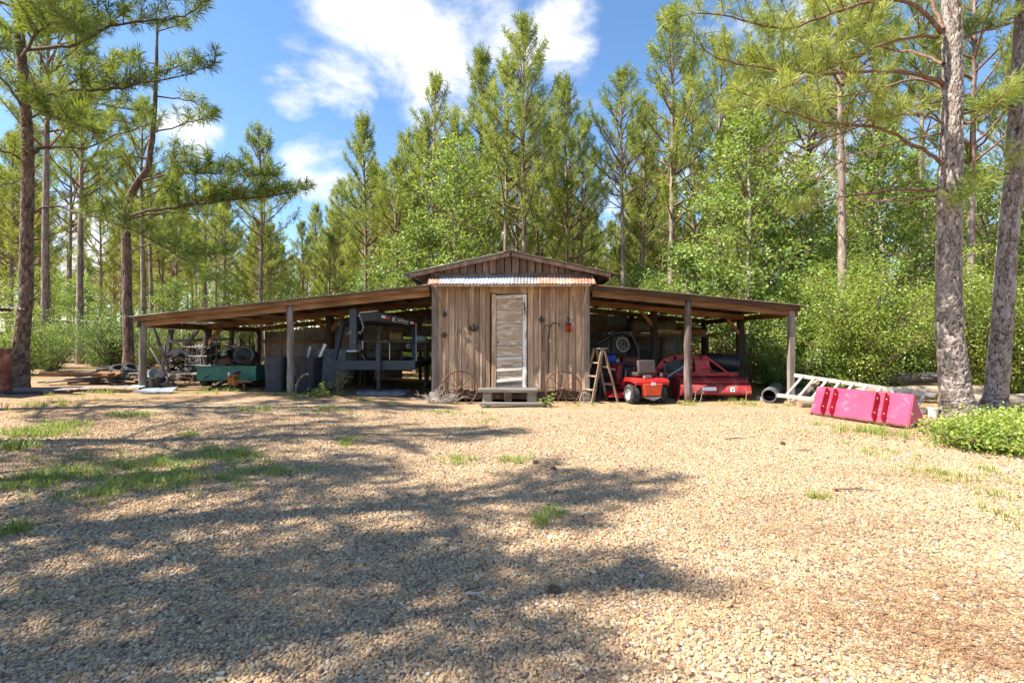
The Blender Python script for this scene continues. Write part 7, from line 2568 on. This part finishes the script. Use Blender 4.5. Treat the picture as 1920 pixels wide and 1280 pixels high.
# fallen pine needles drifted over the gravel
def pine_straw():
    rng = np.random.default_rng(17)
    cs, an = [], []
    drifts = [(1500, 1000, 150, 40, 1500), (1640, 1150, 220, 60, 2200), (1700, 980, 120, 30, 900), (1820, 1100, 150, 60, 1600), (1450, 940, 120, 20, 900), (1600, 885, 120, 14, 900), (1800, 1220, 160, 50, 1300), (1350, 780, 160, 8, 1500), (1550, 820, 120, 12, 1000), (1250, 830, 160, 30, 600),
              (1300, 1000, 200, 60, 700), (900, 1000, 400, 120, 1200), (500, 1100, 400, 100, 900), (250, 840, 200, 30, 900), (450, 780, 300, 20, 1500), (750, 760, 120, 10, 600), (1100, 1150, 300, 80, 600), (150, 780, 140, 16, 900), (1720, 900, 120, 16, 900), (1780, 800, 90, 12, 1600), (1870, 800, 60, 12, 1200), (1640, 810, 90, 10, 1200), (300, 800, 260, 24, 3600), (600, 800, 200, 20, 2000), (120, 860, 120, 24, 1400), (420, 745, 260, 6, 2600), (200, 960, 160, 30, 900)]
    for (px, py, wpx, hpx, n) in drifts:
        x, y = gp(px, py)
        x2, _ = gp(px + wpx, py)
        _, y2 = gp(px, py - hpx)
        n = int(n * .45)
        xx = x + rng.normal(0, .75, n) * abs(x2 - x)
        yy = y + rng.normal(0, .6, n) * abs(y2 - y)
        cs.append(np.stack([xx, yy], 1))
        an.append(rng.normal(rng.uniform(-.6, .3), .55, n))
    c = np.concatenate(cs)
    a = np.concatenate(an)
    K = len(c)
    ln = rng.uniform(.06, .14, K)
    d = np.stack([np.cos(a), np.sin(a)], 1)
    s = np.stack([-np.sin(a), np.cos(a)], 1) * .0012
    bend = rng.normal(0, .012, K)[:, None] * np.stack([-np.sin(a), np.cos(a)], 1)
    zc = GL(c[:, 0], c[:, 1]) + rng.uniform(.008, .022, K)
    z1 = zc + rng.normal(0, .004, K)
    V = np.empty((K, 6, 3))
    for i, (t, z) in enumerate(((-.5, z1), (0, zc + .004), (.5, zc - .003))):
        ctr = c + d * (ln * t)[:, None] + (bend if i == 1 else 0)
        V[:, i * 2, :2] = ctr - s
        V[:, i * 2 + 1, :2] = ctr + s
        V[:, i * 2, 2] = z
        V[:, i * 2 + 1, 2] = z
    b = np.arange(K)[:, None] * 6
    Fq = np.concatenate([b + np.array([[0, 1, 3, 2]]), b + np.array([[2, 3, 5, 4]])])
    o = obj('pine_straw', fast_mesh('pine_straw', V.reshape(-1, 3), Fq, MATS['straw'], False, np.repeat(rng.random(K), 6)))
    tag(o, 'brown fallen pine needles drifted over the gravel', 'pine straw', kind='stuff')


pine_straw()
# dry stalks by the posts
for i, (px, py, lb) in enumerate(((1312, 738, 'bent dry grass stalk in front of the tiller'), (1396, 742, 'pale dry stalk at the right end of the tiller'), (1300, 748, 'short dry stalk at the foot of the bark-covered post'))):
    p = P(px, py, 11.0)
    root = thing('dry_stalk', lb, 'stalk', (p.x, 11.0, 0))
    pts = [(0, 0, 0), (.03, 0, .10), (.06, 0, .24), (.02 - .05 * (i == 0), 0, .33)]
    V, Fq = tubes([(np.array(pts), np.array([.006, .006, .005, .003]))], 5)
    obj('stem', fast_mesh('stem', V, Fq, MATS['dry_stalk'], True, np.full(len(V), .8)), root)
    V, Fq, tv = leaves_mesh(np.array(pts[1:]) + np.array([.02, 0, 0]), .12, np.random.default_rng(i), aspect=.12)
    obj('blade', fast_mesh('blade', V, Fq, MATS['dry_stalk'], False, tv), root)
# pine cones and twigs dropped on the yard
for i, (px, py, lb) in enumerate(((1038, 882, 'dark pine cone on the gravel below the doorstep'), (1005, 870, 'pine cone on the gravel beside the grass tuft'), (1468, 832, 'dark pine cone on the straw left of the bucket'), (1040, 1112, 'dark lump of bark on the shaded gravel'))):
    x, y = gp(px, py)
    root = thing('pine_cone', lb, 'pine cone', (x, y, float(GL(np.float64(x), np.float64(y))) + .02))
    root.scale = (.6, .6, .6)
    b = MB()
    for k in range(40):
        t = k / 40
        a = k * 2.4
        r = .032 * math.sin(.4 + 2.5 * t)
        b.M = R(80, 'Y') @ R(math.degrees(a), 'Z') @ T(r, 0, -.05 + .1 * t) @ R(40, 'Y')
        b.box(-.004, .018, -.009, .009, -.003, .003)
    o = b.build('scales', MATS['twig_brown'], root)
    o['kind'] = 'stuff'
    MB(R(80, 'Y')).lathe([(0, -.055), (.022, -.03), (.026, .0), (.018, .035), (0, .055)], 8).build('core', MATS['twig_brown'], root)
for i, (px, py, L_, a, lb) in enumerate(((1380, 823, .35, .2, 'short dark twig on the gravel left of the red bucket'), (1605, 922, .4, -.1, 'thin twig on the straw in front of the red bucket'), (1700, 830, .3, .7, 'forked twig near the ground cover'), (890, 1125, .12, -.5, 'pale chip of wood on the shaded gravel'), (1510, 845, .2, 0, 'small twig below the left end of the red bucket'))):
    x, y = gp(px, py)
    root = thing('fallen_twig', lb, 'twig', (x, y, float(GL(np.float64(x), np.float64(y))) + .022), a)
    mt = 'dry_twig' if i == 3 else 'twig_brown'
    MB().tube([(-L_ / 2, 0, 0), (0, .02, .006), (L_ / 2, 0, 0)], [.008, .007, .004], 6).build('stem', MATS[mt], root)
    MB().tube([(0, .02, .006), (L_ * .25, .06, .01)], [.005, .003], 5).build('fork', MATS[mt], root)
